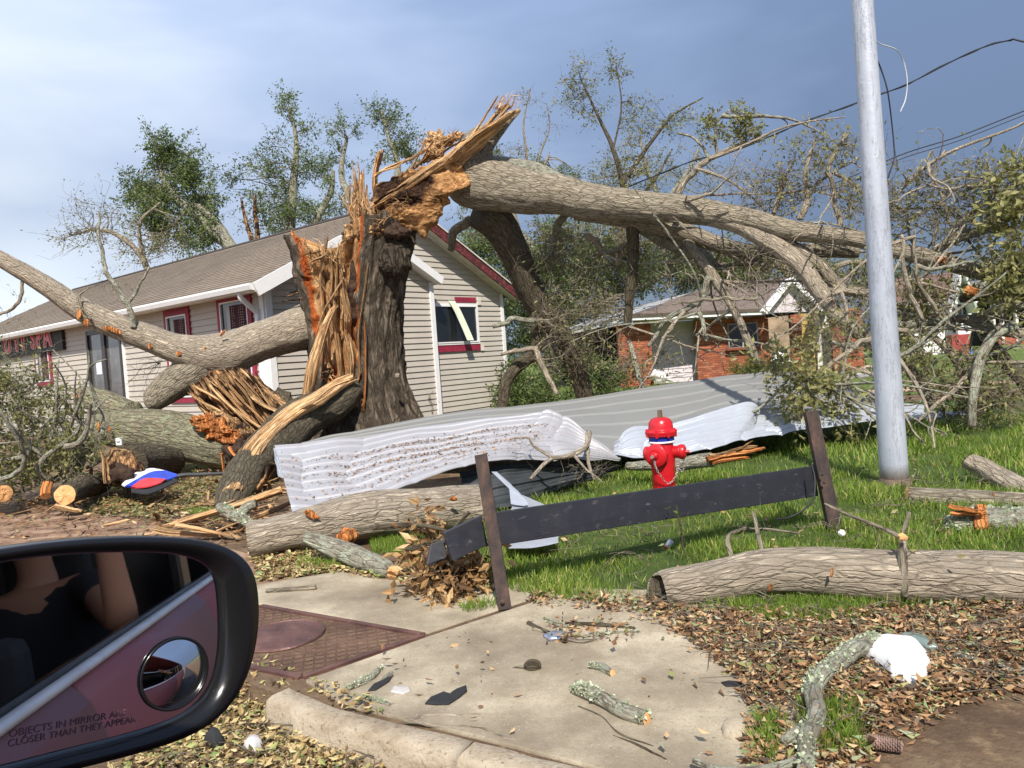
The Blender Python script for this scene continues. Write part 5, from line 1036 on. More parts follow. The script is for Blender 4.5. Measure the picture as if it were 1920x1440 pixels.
fray(mb, [P(x, y, TD - .45) for x, y in ((795, 275), (810, 262), (830, 262), (850, 258), (815, 285))], 80, .2, .005, [-.5, 0, .6], .55)
fray(mb, [P(x, y, TD - .5) for x, y in ((940, 215), (950, 200), (930, 205), (960, 215))], 34, .35, .006, [.7, 0, .75], .18)
fray(mb, [P(x, y, TD - .6) for x, y in ((655, 400), (668, 360), (680, 390), (690, 410), (660, 430), (700, 400))], 70, .4, .006, [0, 0, 1.], .16)
fray(mb, [P(x, y, TD - .75) for x, y in ((600, 490), (615, 480), (630, 485), (640, 500), (585, 480), (570, 475))], 60, .28, .006, [0, 0, 1.], .35)
fray(mb, [P(x, y, TD - .8) for x, y in ((655, 735), (665, 745), (640, 735), (620, 700), (675, 750))], 90, .26, .005, [0, -.3, -.6], .6)
fray(mb, [P(x, y, TD - .75) for x, y in ((720, 410), (750, 380), (700, 400), (740, 400), (770, 370))], 45, .25, .005, [-.7, -.1, -.2], .5)
fray(mb, [P(x, y, TD - .5) for x, y in ((660, 460), (680, 440), (700, 440), (665, 500), (670, 540))], 80, .16, .006, [0, -.3, .1], .9)
mb.build('wood_fibres', MT['wood'], oak, kind='stuff')

# ================================================================== SPLIT WOOD AND LOGS LEFT OF THE TRUNK
def fallen(name, label, cat, pts, m, seg=36, rough=.08, caps=(None, None), capm='cut', group=None, lump_=.06, **k):
    g = P(*pts[0][:3]); t = thing(name, label, cat, [g[0], g[1], 0], group); mb = MB(); q = limbpx(mb, pts, seg=seg, rough=rough, lump=lump_, **k); mb.build('bark', m, t, smooth=True)
    for e, s_ in ((0, -1), (-1, 1)):
        if caps[0 if e == 0 else 1]:
            p = q[e, :3]; nn = (q[1, :3] - q[0, :3]) if e == 0 else (q[-1, :3] - q[-2, :3]); mb = MB(); capdisc(mb, p + s_ * nn / np.linalg.norm(nn) * .006, s_ * nn, q[e, 3] * .97, rough=.12); mb.build('cut_face', MT[capm], t)
    return t, q
lg, q = fallen('mossy_log', 'thick mossy log with shattered orange end lying left of the oak stump', 'log', [(182, 800, 10.6, 26), (225, 803, 10.6, 34), (290, 805, 10.5, 40), (350, 815, 10.4, 42), (410, 832, 10.3, 40), (450, 845, 10.3, 34)], MT['bark_mossy'], 60, .08)
mb = MB(); limbpx(mb, [(250, 775, 10.8, 22), (200, 760, 10.9, 24), (150, 742, 11, 18)], seg=30); mb.build('bough', MT['bark_mossy'], lg, smooth=True)
mb = MB(); limbpx(mb, [(215, 800, 10.5, 24), (180, 815, 10.4, 22), (140, 840, 10.3, 16)], seg=30); mb.build('bough', MT['bark_mossy'], lg, smooth=True)
for s_ in ((185, 800, 10.25, 4, 10), (205, 805, 10.2, 4, 5), (145, 742, 10.8, 8, 5), (150, 735, 10.8, 4, 4)): scrape(s_[0], s_[1], s_[2], s_[3], s_[4], 0, lg)
mb = MB(); relief(mb, [(352, 785), (385, 770), (420, 790), (452, 812), (462, 835), (430, 842), (395, 822), (365, 805)], 10.0, .12, .09, 8, 12, 60, stretch=np.array([1, 1, 1.8])); mb.build('shattered_end', MT['wood_red'], lg)
mb = MB(); relief(mb, [(385, 776), (420, 770), (470, 800), (500, 850), (470, 865), (430, 850), (412, 838)], 10.15, .14, .10, 7, 12, 60); mb.build('shattered_end', MT['wood_rot'], lg)
fan = thing('splintered_slab', 'great fan of splintered brown wood propped between the forked limb and the mossy log', 'broken wood', G(480, 880))
mb = MB(); relief(mb, [(375, 700), (400, 690), (440, 690), (485, 715), (520, 740), (545, 770), (530, 830), (505, 860), (470, 830), (430, 800), (385, 770), (362, 742), (368, 722)], 10.9, .22, .08, 5, 16, 90, stretch=np.array([1, 1, 2])); mb.build('slab', MT['wood_rot'], fan)
FS = []
for k in range(58):
    t = k / 57; x0 = 362 + 130 * t + RN.uniform(-6, 6); y0 = 742 - 48 * math.sin(t * 2.2) + RN.uniform(-8, 8) + 16 * t; x1 = 470 + 85 * t + RN.uniform(-8, 8); y1 = 850 - 66 * t + RN.uniform(-12, 12)
    FS.append((x1, y1, x0, y0, RN.uniform(4, 7.5), RN.uniform(2.5, 4)))
for k, (x0, y0, x1, y1, w0, w1) in enumerate(FS):
    mb = MB(); dd = 10.62 + RN.uniform(-.10, .16); shard(mb, P(x0, y0, dd), P(x1, y1, dd), w0 * dd / F, w1 * dd / F, .5, 12, 12, .4, .15, .03); mb.build('splinter', MT[['wood', 'wood_rot', 'wood_dark', 'wood_rot', 'wood_dark'][RN.integers(0, 5)] if k > 18 else ['wood', 'wood_rot'][k % 2]], fan)
for a_ in ((362, 742, 455, 800, 9, 7), (372, 728, 500, 810, 10, 8), (475, 745, 545, 785, 13, 8), (380, 770, 470, 845, 8, 6)):
    mb = MB(); shard(mb, P(a_[2], a_[3], 10.5), P(a_[0], a_[1], 10.5), a_[5] * 10.5 / F, a_[4] * 10.5 / F * .6, .4, 14, 16, .3, .12); mb.build('splinter', MT['wood'], fan)
mb = MB(); relief(mb, [(500, 750), (520, 728), (545, 735), (556, 765), (560, 800), (530, 830), (505, 800), (512, 770)], 11.1, .2, .08, 6, 10, 50); mb.build('root_mass', MT['bark_dark'], fan)
mb = MB(); relief(mb, [(415, 840), (450, 825), (490, 835), (492, 870), (460, 900), (425, 905), (412, 880), (425, 862)], 9.9, .2, .14, 7, 12, 60); mb.build('shredded_heartwood', MT['rot'], fan)
shardsL = [(415, 850, 422, 905, 5, 3), (430, 838, 455, 870, 4, 2)]
for a_ in shardsL: mb = MB(); shard(mb, P(a_[0], a_[1], 9.7), P(a_[2], a_[3], 9.7), a_[4] * 9.7 / F, a_[5] * 9.7 / F, .6, 8, 10, .3, .2); mb.build('splinter', MT['wood_red'], fan)
# split bough: pale wood on the upper side, dark bark below
sb = thing('split_bough', 'split bough leaning from the stump to the ground with a pale torn upper face', 'broken branch', G(430, 960))
pts = [(655, 728, 11.2, 26), (615, 762, 10.7, 32), (560, 800, 10.2, 37), (505, 845, 9.4, 38), (468, 885, 8.6, 36), (445, 925, 7.9, 33), (425, 965, 7.4, 24)]
mb = MB(); q = limbpx(mb, pts, seg=40, rough=.14, lump=.08); mb.build('bark', MT['bark_dark'], sb, smooth=True)
mb = MB(); W3 = []
for (x, y, d, r), (ox, oy) in zip(pts, ((-10, -12), (-14, -18), (-18, -20), (-22, -15), (-20, -8), (-14, 0), (-6, 6))): W3.append((x + ox, y + oy, d - .30, r * .66))
limbpx(mb, W3[:-1], seg=30, rough=0, fib=.2, jag=(.2, .05), flat=.55); mb.build('torn_face', MT['wood'], sb)
for a_ in ((520, 808, 545, 800, 10, 6), (655, 712, 560, 768, 6, 4), (600, 752, 500, 822, 7, 4)): mb = MB(); dd = 9.9; shard(mb, P(a_[0], a_[1], dd + .3), P(a_[2], a_[3], dd), a_[4] * dd / F, a_[5] * dd / F, .5, 10, 12, .3, .12); mb.build('splinter', MT['wood_red' if a_[4] > 8 else 'wood'], sb)
# flat splinters on the ground
for i, (x0, y0, x1, y1, w0, w1, d, lab) in enumerate([
    (525, 920, 318, 985, 16, 9, 6.9, 'long pale splintered plank of oak on the ground left of the split bough'),
    (290, 992, 450, 1012, 11, 7, 6.0, 'flat orange splinter of oak just above the car mirror'),
    (395, 1000, 560, 935, 14, 5, 6.3, 'dark broken slab of oak propped under the white metal sheet'),
    (330, 985, 470, 1010, 8, 4, 5.9, 'thin orange splinter crossing the flat one above the car mirror'),
    (105, 950, 150, 958, 9, 7, 7.2, 'short orange wood chunk on the muddy ground near the cut logs'),
    (195, 985, 240, 975, 5, 3, 6.6, 'small orange chip on the mud above the mirror, leftmost'),
    (510, 870, 470, 935, 13, 8, 8.0, 'orange shard tucked behind the split bough beside the white sheet')]):
    mb = MB(); shard(mb, P(x0, y0, d), P(x1, y1, d * (1 if i != 0 else .93)), w0 * d / F, w1 * d / F, .5, 14, 16, .35, .12); tag(mb.build('oak_splinter', MT['wood' if i not in (2, 6) else 'wood_rot']), lab, 'broken wood')
mb = MB(); mb2 = MB()
for reg, n in (([(280, 940), (520, 900), (560, 960), (470, 1020), (330, 1010), (250, 980)], 60), ([(380, 880), (520, 860), (540, 930), (430, 950)], 40), ([(0, 945), (280, 930), (300, 990), (0, 1000)], 24)):
    for p in scatter_px(reg, n):
        a = RN.uniform(0, 6.28); L_ = RN.uniform(.06, .42) ; w_ = RN.uniform(.008, .03); c = np.array([p[0], p[1], .02]); e = c + np.array([math.cos(a) * L_, math.sin(a) * L_, RN.uniform(-.01, .10)])
        shard(mb if RN.random() < .6 else mb2, c, e, w_, w_ * .5, .45, 8, 8, .4, .15)
tag(mb.build('wood_rubble', MT['wood']), 'pale broken splinters strewn around the foot of the split bough', 'wood debris', kind='stuff')
tag(mb2.build('wood_rubble', MT['wood_dark']), 'brown bark and wood fragments strewn around the foot of the split bough', 'wood debris', kind='stuff')
# cut logs and hollow stump at left
fallen('cut_log', 'short sawn log with a pale orange face left of the hollow stump', 'log', [(122, 928, 7.4, 19), (150, 915, 7.9, 20), (190, 905, 8.6, 18)], MT['bark_dark'], 30, caps=(1, 0))
fallen('cut_log', 'sawn log end at the very left edge beside the brush pile', 'log', [(5, 925, 7.6, 17), (-30, 905, 8.2, 17)], MT['bark_dark'], 30, caps=(1, 0))
fallen('cut_log', 'small upright orange sawn branch end between the two sawn logs', 'log', [(86, 930, 7.4, 9), (90, 905, 7.5, 8)], MT['wood_red'], 20, caps=(1, 1))
hs = thing('hollow_log', 'hollow rotted log end with orange rim behind the fallen red white and blue sign', 'log', G(235, 915))
mb = MB(); relief(mb, [(192, 860), (212, 842), (235, 838), (258, 858), (275, 882), (272, 902), (240, 915), (205, 908), (196, 885)], 8.3, .22, .05, 6, 12, 60); mb.build('rim', MT['wood_rot'], hs)
lump('rotten_core', 228, 888, 8.02, 26, 17, MT['rot'], .05, .08, 9, par=hs); mb = MB(); limbpx(mb, [(235, 872, 8.5, 36), (270, 870, 9.2, 32), (320, 865, 10, 26)], seg=26); mb.build('bark', MT['bark_dark'], hs, smooth=True)
shardsH = [(198, 905, 190, 850, 5, 2), (205, 900, 200, 862, 4, 2)]
for a_ in shardsH: mb = MB(); shard(mb, P(a_[0], a_[1], 8.0), P(a_[2], a_[3], 8.0), a_[4] * 8 / F, a_[5] * 8 / F, .6, 8, 10, .3, .2); mb.build('splinter', MT['wood'], hs)
mb = MB(); mb.box(P(224, 828, 10.0), (.08, .05, .10)); mb.box(P(224, 832, 10.0) + np.array([0, -.03, .04]), (.05, .02, .02)); tag(mb.build('electrical_box', MT['white'], bevel=.006), 'white plastic electrical box hanging under the mossy log', 'box')
# brush pile on the left
bp = thing('brush_pile', 'tall tangle of broken leafy branches heaped at the left edge of the photo', 'brush', G(60, 930))
tw = MB(); lf = MB(); an = []
for k in range(46):
    x = RN.uniform(-60, 170); y0 = RN.uniform(830, 920); x1 = x + RN.uniform(-60, 60); y1 = RN.uniform(655, 830); d = RN.uniform(7.8, 9.2)
    p_ = twig_path(P(x, y0, d), P(x1, y1, d + RN.uniform(-.4, .4)), .15, 10); tw.tube(p_, np.linspace(RN.uniform(.015, .04), .008, 10), 6, cap=False); an.append(p_)
an = np.vstack(an)
foliage(tw, lf, [ell(20, 790, 8.5, 60, 80, 1.3, 60), ell(100, 790, 8.5, 60, 75, 1.3, 60), ell(40, 870, 8.2, 90, 50, 1.6, 60), ell(150, 850, 8.3, 50, 50, 1.2, 60), ell(60, 715, 8.7, 50, 30, .5, 60), ell(-20, 740, 8.5, 40, 60, .7, 60)], an, 24, 40, .06, .22, .005, .15, 6)
foliage(tw, lf, [ell(40, 800, 8.4, 110, 110, 1.5, 60), ell(130, 850, 8.3, 70, 60, 1, 50), ell(10, 700, 8.5, 60, 60, .6, 50)], an, 26, 8, .06, .4, .006, .3, 7)
tw.build('twigs', MT['bark_lichen'], bp, smooth=True); lf.build('leaves', MT['leaf_olive'], bp)
# bare twigs in front of the siding
tw = MB(); an = np.array([P(300, 680, 10.9), P(330, 700, 10.8), P(310, 750, 10.7)]); foliage(tw, MB(), [ell(270, 700, 10.8, 45, 35, 1)], an, 9, 1, .05, .25, .006, 1.0, 5)
tag(tw.build('bare_twigs', MT['bark_dark']), 'bare dark twigs under the forked limb in front of the glazed door', 'twigs')
# ================================================================== METAL ROOF SHEETS
def metal(name, c, rough, met, dirt):
    m = M_(name); w = wcoord(m); k = m.mix(m.math('MULTIPLY', m.math('SUBTRACT', m.noise(w, 3, 7, .7), .5), dirt, True), c, tuple(x * .6 for x in c))
    k = m.mix(m.math('MULTIPLY', m.math('SUBTRACT', m.noise(w, 2.2, 6, .75, (1, 1.5, 1)), .56), dirt * 1.6, True), k, (.36, .24, .19)); m.bump(m.noise(w, 5, 3), .25, .03); return m.col(k, rough, met, .5)
MT['sheet_grey'] = metal('grey_roof_sheet', (.225, .225, .215), .55, .1, .5)
MT['sheet_white'] = metal('white_roof_sheet', (.38, .375, .39), .4, .15, 1.2)
MT['sheet_clean'] = metal('bright_white_roof_sheet', (.40, .425, .47), .35, .2, .4)
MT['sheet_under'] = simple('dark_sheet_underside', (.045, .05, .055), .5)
def ruled(name, top, bot, m, label, cat='metal sheet', nu=90, nv=64, sr=.35, ribs=9, ribh=.03, crumple=.02, cf=2.5, par=None, edge=.0):
    a = catmull(np.array([P(*p) for p in top]), nu); b = catmull(np.array([P(*p) for p in bot]), nu)
    v = np.linspace(0, 1, nv); G_ = a[:, None] * (1 - v)[None, :, None] + b[:, None] * v[None, :, None]
    du = np.gradient(G_, axis=0); dv = np.gradient(G_, axis=1); n = np.cross(du, dv); n /= np.linalg.norm(n, axis=2)[..., None] + 1e-9; n *= np.sign(n[..., 2:3] + 1e-6)
    ph = (v * ribs) % 1; prof = np.clip(1.6 - np.abs(ph - .5) * 14, 0, 1) - sr * np.clip(1 - np.abs(((v * ribs * 3) % 1) - .5) * 8, 0, 1)
    uu_ = np.linspace(0, 1, nu)[:, None] + fbm(np.stack([v * 2.2 + cf, v * 0, v * 0], -1), 2)[None] * .10; q = np.stack([uu_ * 9 * np.ones((nu, nv)), np.ones((nu, 1)) * v[None] * 3.2, 0 * G_[..., 0] + cf * 7], -1)
    fold = np.abs(((uu_ * 6.3) % 1) - .5) * 2; cr = fbm(q * .5, 2) * crumple + (np.abs(vn(q * np.array([.8, .7, 1])) - .5) ** .6) * crumple * 1.1 + fold * crumple * .25
    G_ = G_ + n * (prof[None, :, None] * ribh + cr[..., None])
    G_ += n * 0; V = G_.reshape(-1, 3); i = np.arange((nu - 1) * (nv - 1)); r_ = i // (nv - 1); c_ = i % (nv - 1)
    Q = np.stack([r_ * nv + c_, (r_ + 1) * nv + c_, (r_ + 1) * nv + c_ + 1, r_ * nv + c_ + 1], 1)
    mb = MB(); mb.add(V, [Q]); o = mb.build(name, m, par); s_ = o.modifiers.new('s', 'SOLIDIFY'); s_.thickness = .006; s_.offset = 0
    if not par: tag(o, label, cat)
    return o, G_, n
ruled('roof_sheet', [(560, 838, 9.8), (640, 816, 10.2), (860, 777, 10.5), (1100, 746, 10.7), (1300, 715, 10.9), (1400, 700, 11), (1480, 700, 10.8), (1600, 730, 10.4), (1680, 758, 10)],
      [(545, 850, 8.9), (700, 842, 8.6), (860, 845, 8.3), (1000, 852, 8.1), (1130, 868, 7.9), (1300, 826, 8.2), (1400, 805, 8.4), (1540, 790, 8.8), (1680, 782, 9.2)], MT['sheet_grey'],
      'huge long grey ribbed metal roof sheet lying across the lawn behind the hydrant', sr=0, ribs=6, ribh=.018, crumple=.05, cf=1.1, nu=180, nv=160)
wsheet, WG, WN = ruled('roof_sheet', [(515, 842, 7.2), (620, 832, 7.4), (760, 812, 7.7), (880, 797, 7.8), (1000, 780, 7.9), (1040, 776, 7.9), (1085, 800, 7.8), (1162, 866, 7.35)],
      [(548, 966, 5.4), (640, 957, 5.5), (730, 930, 5.65), (830, 894, 5.95), (930, 868, 6.35), (1010, 866, 6.7), (1080, 866, 7.0), (1160, 868, 7.3)], MT['sheet_white'],
      'crumpled white ribbed metal sheet strewn with bark chips, its near edge resting on a log', sr=.25, ribs=9, ribh=.014, crumple=.06, cf=2.6, nu=190, nv=190)
ruled('roof_sheet', [(1150, 838, 7.95), (1185, 812, 8.2), (1300, 793, 8.4), (1400, 770, 8.6), (1420, 782, 8.6), (1500, 776, 8.7), (1640, 762, 8.9), (1730, 765, 9)],
      [(1152, 864, 7.75), (1230, 866, 7.6), (1330, 851, 7.7), (1400, 832, 7.9), (1500, 812, 8.2), (1645, 800, 8.5), (1730, 790, 8.7)], MT['sheet_clean'],
      'bright white crumpled metal sheet behind the hydrant, right of the bark strewn one', sr=.3, ribs=5, ribh=.013, crumple=.10, cf=2.4, nu=150, nv=120)
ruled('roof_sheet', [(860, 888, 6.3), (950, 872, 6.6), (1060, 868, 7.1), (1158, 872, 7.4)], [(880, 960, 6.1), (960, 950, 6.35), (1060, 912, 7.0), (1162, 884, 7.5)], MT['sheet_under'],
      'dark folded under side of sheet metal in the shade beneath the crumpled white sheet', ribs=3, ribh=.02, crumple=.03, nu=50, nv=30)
ruled('roof_sheet', [(514, 842, 7.15), (530, 850, 7.0), (552, 868, 6.7)], [(524, 895, 6.6), (535, 900, 6.5), (540, 905, 6.4)], MT['sheet_clean'], 'small bent flap of white sheet metal against the split bough', ribs=1, ribh=.01, crumple=.03, nu=20, nv=20)
def scrap(pts, lab, m='sheet_clean', name='metal_scrap', cat='metal scrap', th=.006, crumple=.02):
    mb = MB(); relief(mb, [p[:2] for p in pts], [p[2] for p in pts], .012, crumple, 5, 8, 30, back=.2); tag(mb.build(name, MT[m]), lab, cat)
scrap([(921, 884, 5.9), (931, 884, 5.9), (955, 905, 5.7), (985, 935, 5.4), (992, 948, 5.3), (958, 946, 5.3), (962, 925, 5.5), (940, 902, 5.7)], 'torn white metal strip dangling behind the black board next to the left post')
scrap([(972, 925, 5.7), (1020, 945, 5.5), (1040, 962, 5.2), (952, 965, 5.1), (962, 945, 5.4)], 'white triangular metal offcut standing behind the black board')
scrap([(948, 1008, 4.9), (1000, 1000, 4.9), (1045, 996, 5.0), (1048, 1018, 4.7), (1000, 1028, 4.6), (952, 1028, 4.6)], 'white metal offcut on the grass just below the black board')
scrap([(1700, 780, 11), (1760, 772, 11), (1830, 770, 11), (1835, 776, 10.9), (1760, 782, 10.8), (1705, 790, 10.7)], 'narrow white metal strip on the grass right of the pole', 'sheet_white')
scrap([(1562, 715, 15), (1590, 700, 15), (1640, 698, 15), (1632, 706, 15), (1590, 712, 15)], 'white torn strip on the far lawn left of the pole', 'sheet_white')
# bark chips on the white sheet (lie in the valleys between the ribs)
C_ = []; 
for k in range(3600):
    vv = RN.choice([.33, .45, .56, .67, .78, .86], p=[.3, .2, .25, .12, .08, .05]) + RN.normal() * (.012 if k % 3 else .04); uu = np.clip(RN.choice([.5, .42, .3, .2]) + RN.normal() * .10, .02, .8)
    i, j = int(uu * (WG.shape[0] - 1)), int(np.clip(vv, 0, 1) * (WG.shape[1] - 1)); C_.append(WG[i, j] + np.array([0, 0, .008]) + RN.normal(size=3) * [.02, .02, .003])
C_ = np.array(C_); mb = MB(); Vv, Qq, rr = leaf_geo(C_, np.stack([RN.normal(size=len(C_)), RN.normal(size=len(C_)), RN.normal(size=len(C_)) * .25], 1), RN.uniform(.006, .05, len(C_)) * RN.random(len(C_)) ** .5, .5, .3, flat=.3, rnd=RN.uniform(.22, .68, len(C_)))
mb.add(Vv, [Qq], None, rr); tag(mb.build('bark_chips', MT['litter']), 'rust brown bark chips scattered on the crumpled white sheet', 'bark chips', kind='stuff')

# ================================================================== LIGHT POLE AND WIRES
m = M_('galvanised_pole'); w = wcoord(m)
k = m.ramp(m.noise(w, 3, 6, .7, (1, 1, .5)), [(.35, (.36, .39, .45)), (.65, (.47, .50, .56))]); k = m.mix(m.math('MULTIPLY', m.math('SUBTRACT', m.noise(w, 16, 9, .8, (1, 1, .3)), .6), 2.2, True), k, (.30, .31, .33)); k = m.mix(m.math('MULTIPLY', m.math('SUBTRACT', .012, m.math('ABSOLUTE', m.math('SUBTRACT', m.noise(w, 7, 8, .75, (1, 1, .12)), .5))), 70, True), k, (.16, .16, .17))
sepz = m.n('ShaderNodeSeparateXYZ'); m.l(w, sepz.inputs[0]); gr = m.math('MULTIPLY', m.math('SUBTRACT', .2, sepz.outputs['Z']), 9, True); k = m.mix(m.math('MULTIPLY', gr, .75), k, (.24, .17, .13))
m.bump(m.noise(w, 22, 6, .7), .3, .01); MT['pole'] = m.col(k, .5, .15)
g0 = G(1678, 912); g1 = P(1617, 0, g0[1] + .05); dirp = (g1 - g0) / np.linalg.norm(g1 - g0)
pole = thing('light_pole', 'tall pale grey steel light pole leaning slightly left on the grass', 'pole', g0)
mb = MB(); LN = 6.2; mb.tube([g0 + dirp * t for t in np.linspace(-.02, LN, 30)], np.linspace(.112, .066, 30), 40); mb.build('shaft', MT['pole'], pole, smooth=True)
mb = MB(); mb.tube([g0 + dirp * (-.02), g0 + dirp * .07], [.125, .12], 30); mb.build('base_collar', simple('rusty_base', (.19, .13, .10), .9, var=.4, sc=20), pole)
mb = MB(); mb.tube([g0 + dirp * LN, g0 + dirp * (LN + .04)], [.07, .06], 24); mb.build('cap', MT['pole'], pole)
mb = MB(); ap = g0 + dirp * (LN - .3); mb.tube(catmull([ap, ap + [-.5, -.2, .25], ap + [-1.4, -.5, .35]], 12), .03, 10); mb.build('lamp_arm', MT['pole'], pole, smooth=True)
mb = MB(); mb.box(ap + [-1.6, -.57, .35], (.5, .22, .1)); mb.build('lamp_head', MT['pole'], pole, bevel=.03)
MT['wire'] = simple('black_cable', (.02, .02, .022), .6); MT['wire_pale'] = simple('stripped_pale_wire', (.55, .55, .54), .5)
def wire(name, pts, r, lab, m='wire', n=60, tw_=0):
    mb = MB(); p = catmull(np.array([P(*q) for q in pts]), n)
    mb.tube(p, r, 6)
    if tw_:
        t = np.arange(n) * .9; mb.tube(p + np.stack([np.cos(t), np.sin(t), np.sin(t)], 1) * r * 1.8, r * .6, 5)
    return tag(mb.build(name, MT[m], smooth=True), lab, 'cable')
wire('power_cable', [(2050, 110, 15), (1918, 78, 15), (1890, 76, 15.2), (1820, 98, 15.6), (1700, 158, 16.2), (1600, 195, 16.8), (1480, 240, 17.4), (1380, 282, 18), (1290, 305, 19), (1180, 350, 20)], .015, 'twisted black power cable sagging across the top right of the sky', tw_=1)
wire('phone_cable', [(2050, 160, 17), (1920, 208, 17.5), (1800, 255, 18), (1690, 290, 18.6), (1560, 345, 19.3), (1400, 385, 20), (1250, 425, 22)], .014, 'thin lower double cable, upper strand, passing right of the pole')
wire('phone_cable', [(2050, 168, 17), (1920, 216, 17.5), (1800, 263, 18), (1690, 298, 18.6), (1560, 352, 19.3), (1400, 392, 20), (1250, 432, 22)], .010, 'thin lower double cable, lower strand, passing right of the pole')
wire('loose_wire', [(1637, 70, 6.2), (1650, 82, 6.3), (1680, 93, 6.4), (1694, 115, 6.5), (1701, 150, 6.5), (1698, 185, 6.5), (1688, 210, 6.45)], .0045, 'pale loose wire curling off the top of the pole', 'wire_pale')
wire('loose_wire', [(1638, 96, 6.2), (1652, 130, 6.3), (1664, 170, 6.3), (1672, 230, 6.35), (1677, 290, 6.35), (1672, 312, 6.3), (1665, 334, 6.3)], .006, 'dark loose wire hanging straight down beside the pole')

# ================================================================== HYDRANT
m = M_('glossy_red_paint'); w = wcoord(m); k = m.ramp(m.noise(w, 9, 6, .7), [(.3, (.42, .008, .014)), (.7, (.60, .012, .02))])
k = m.mix(m.math('MULTIPLY', m.math('SUBTRACT', m.noise(w, 42, 8, .8), .66), 14, True), k, (.10, .03, .025)); m.bump(m.noise(w, 90, 4, .6), .12, .003)
MT['red'] = m.col(k, m.ramp(m.noise(w, 14, 5, .7), [(.35, (.2,) * 3), (.7, (.5,) * 3)]), spec=.5)
MT['blue'] = simple('blue_band', (.012, .035, .36), .4, var=.2); MT['steel'] = simple('worn_steel', (.42, .40, .38), .4, .7); MT['bronze'] = simple('brass_nut', (.23, .17, .11), .5, .6)
h0 = G(1249, 966); h0[2] = -.035; hyd = thing('fire_hydrant', 'glossy red fire hydrant with blue band and chained caps behind the black board', 'fire hydrant', h0)
def lathe(prof, o, ax=(0, 0, 1), seg=40):
    ax = np.asarray(ax, float); ax /= np.linalg.norm(ax); a = np.cross(ax, [0, 0, 1.] if abs(ax[2]) < .9 else [1., 0, 0]); a /= np.linalg.norm(a); b = np.cross(ax, a)
    th = np.linspace(0, 2 * math.pi, seg, endpoint=False); V = np.array([np.asarray(o) + ax * z + (a * math.cos(t) + b * math.sin(t)) * r for r, z in prof for t in th]); n = len(prof)
    Q = [[i * seg + j, i * seg + (j + 1) % seg, (i + 1) * seg + (j + 1) % seg, (i + 1) * seg + j] for i in range(n - 1) for j in range(seg)]
    mb = MB(); mb.add(V, [np.array(Q), np.arange(seg)[::-1], np.arange((n - 1) * seg, n * seg)]); return mb
def hp(name, prof, m, o=h0, ax=(0, 0, 1), seg=40, par=None, smooth=True, bev=.003):
    ob = lathe(prof, o, ax, seg).build(name, m, par or hyd, smooth=False, bevel=bev)
    if seg > 12:
        for p_ in ob.data.polygons: p_.use_smooth = len(p_.vertices) == 4
    return ob
S_ = .84 / .86
hp('ground_flange', [(.125, 0), (.125, .03), (.088, .035)], MT['red'])
hp('barrel', [(.088, .03), (.088, .40), (.094, .45), (.094, .55), (.086, .585), (.086, .60)], MT['red'])
hp('white_ring', [(.098, .598), (.104, .606), (.098, .614)], MT['white'])
hp('blue_band', [(.097, .614), (.097, .652)], MT['blue'])
hp('bonnet', [(.120, .666), (.122, .690), (.098, .697), (.094, .72), (.090, .755), (.070, .782), (.04, .793)], MT['red'])
hp('bonnet_flange', [(.112, .652), (.118, .655), (.118, .668)], MT['red'])
for k in range(8):
    t = k * math.pi / 4 + .3; o_ = h0 + np.array([math.cos(t) * .112, math.sin(t) * .112, .645]); hp('flange_bolt', [(.011, 0), (.011, .055), (.006, .058)], MT['red'], o_, seg=6, bev=0)
hp('operating_nut', [(.021, .79), (.019, .85)], MT['bronze'], seg=6, bev=.001)
ca = h0 + np.array([0, 0, .515]); d1_ = np.array([-.55, -.83, 0])
hp('nozzle', [(.066, .0), (.066, .10)], MT['red'], ca, d1_)
cp = hp('cap', [(.084, .09), (.088, .10), (.086, .135), (.05, .15)], MT['red'], ca, d1_); hp('cap_nut', [(.030, .15), (.026, .165), (.020, .166), (.018, .19)], MT['red'], ca, d1_, seg=20); hp('cap_nut', [(.015, .189), (.013, .205)], MT['steel'], ca, d1_, seg=6, bev=0)
d2_ = np.array([.93, -.36, 0])
hp('nozzle', [(.046, .04), (.046, .12), (.052, .122), (.052, .135)], MT['red'], ca + [0, 0, .01], d2_)
hp('cap', [(.054, .132), (.058, .14), (.056, .168), (.036, .18)], MT['red'], ca + [0, 0, .01], d2_); hp('cap_nut', [(.018, .178), (.013, .205)], MT['red'], ca + [0, 0, .01], d2_, seg=5, bev=0)
d3_ = np.array([-.93, .3, 0]); hp('nozzle', [(.046, .04), (.046, .10)], MT['red'], ca, d3_); hp('cap', [(.054, .10), (.056, .13), (.03, .145)], MT['red'], ca, d3_)
def chain(pts, nlk, par, name='chain', r=.0022, s_=.011):
    p = catmull(np.array(pts), nlk); T, A_, B_ = frames(p); mb = MB(); th = np.linspace(0, 2 * math.pi, 11)
    for i in range(nlk):
        u = A_[i] if i % 2 else B_[i]; mb.tube([p[i] + T[i] * math.cos(t) * s_ + u * math.sin(t) * s_ * .6 for t in th], r, 5, cap=False)
    return mb.build(name, MT['steel'], par, smooth=True)
c1 = ca + d1_ * .155 + np.array([.0, 0, -.02]); c2 = h0 + np.array([.0, -.105, .30]); c3 = ca + d2_ * .16 + np.array([0, 0, -.03])
chain([c1, c1 + [0, -.005, -.05], c1 + [.03, -.015, -.12], c2 + [.01, -.01, 0], c2 + [.075, .0, .06], h0 + np.array([.10, -.06, .44])], 26, hyd)
chain([c3, c3 + [.0, -.01, -.06], c3 + [-.02, -.0, -.11], h0 + np.array([.095, -.04, .42])], 14, hyd)

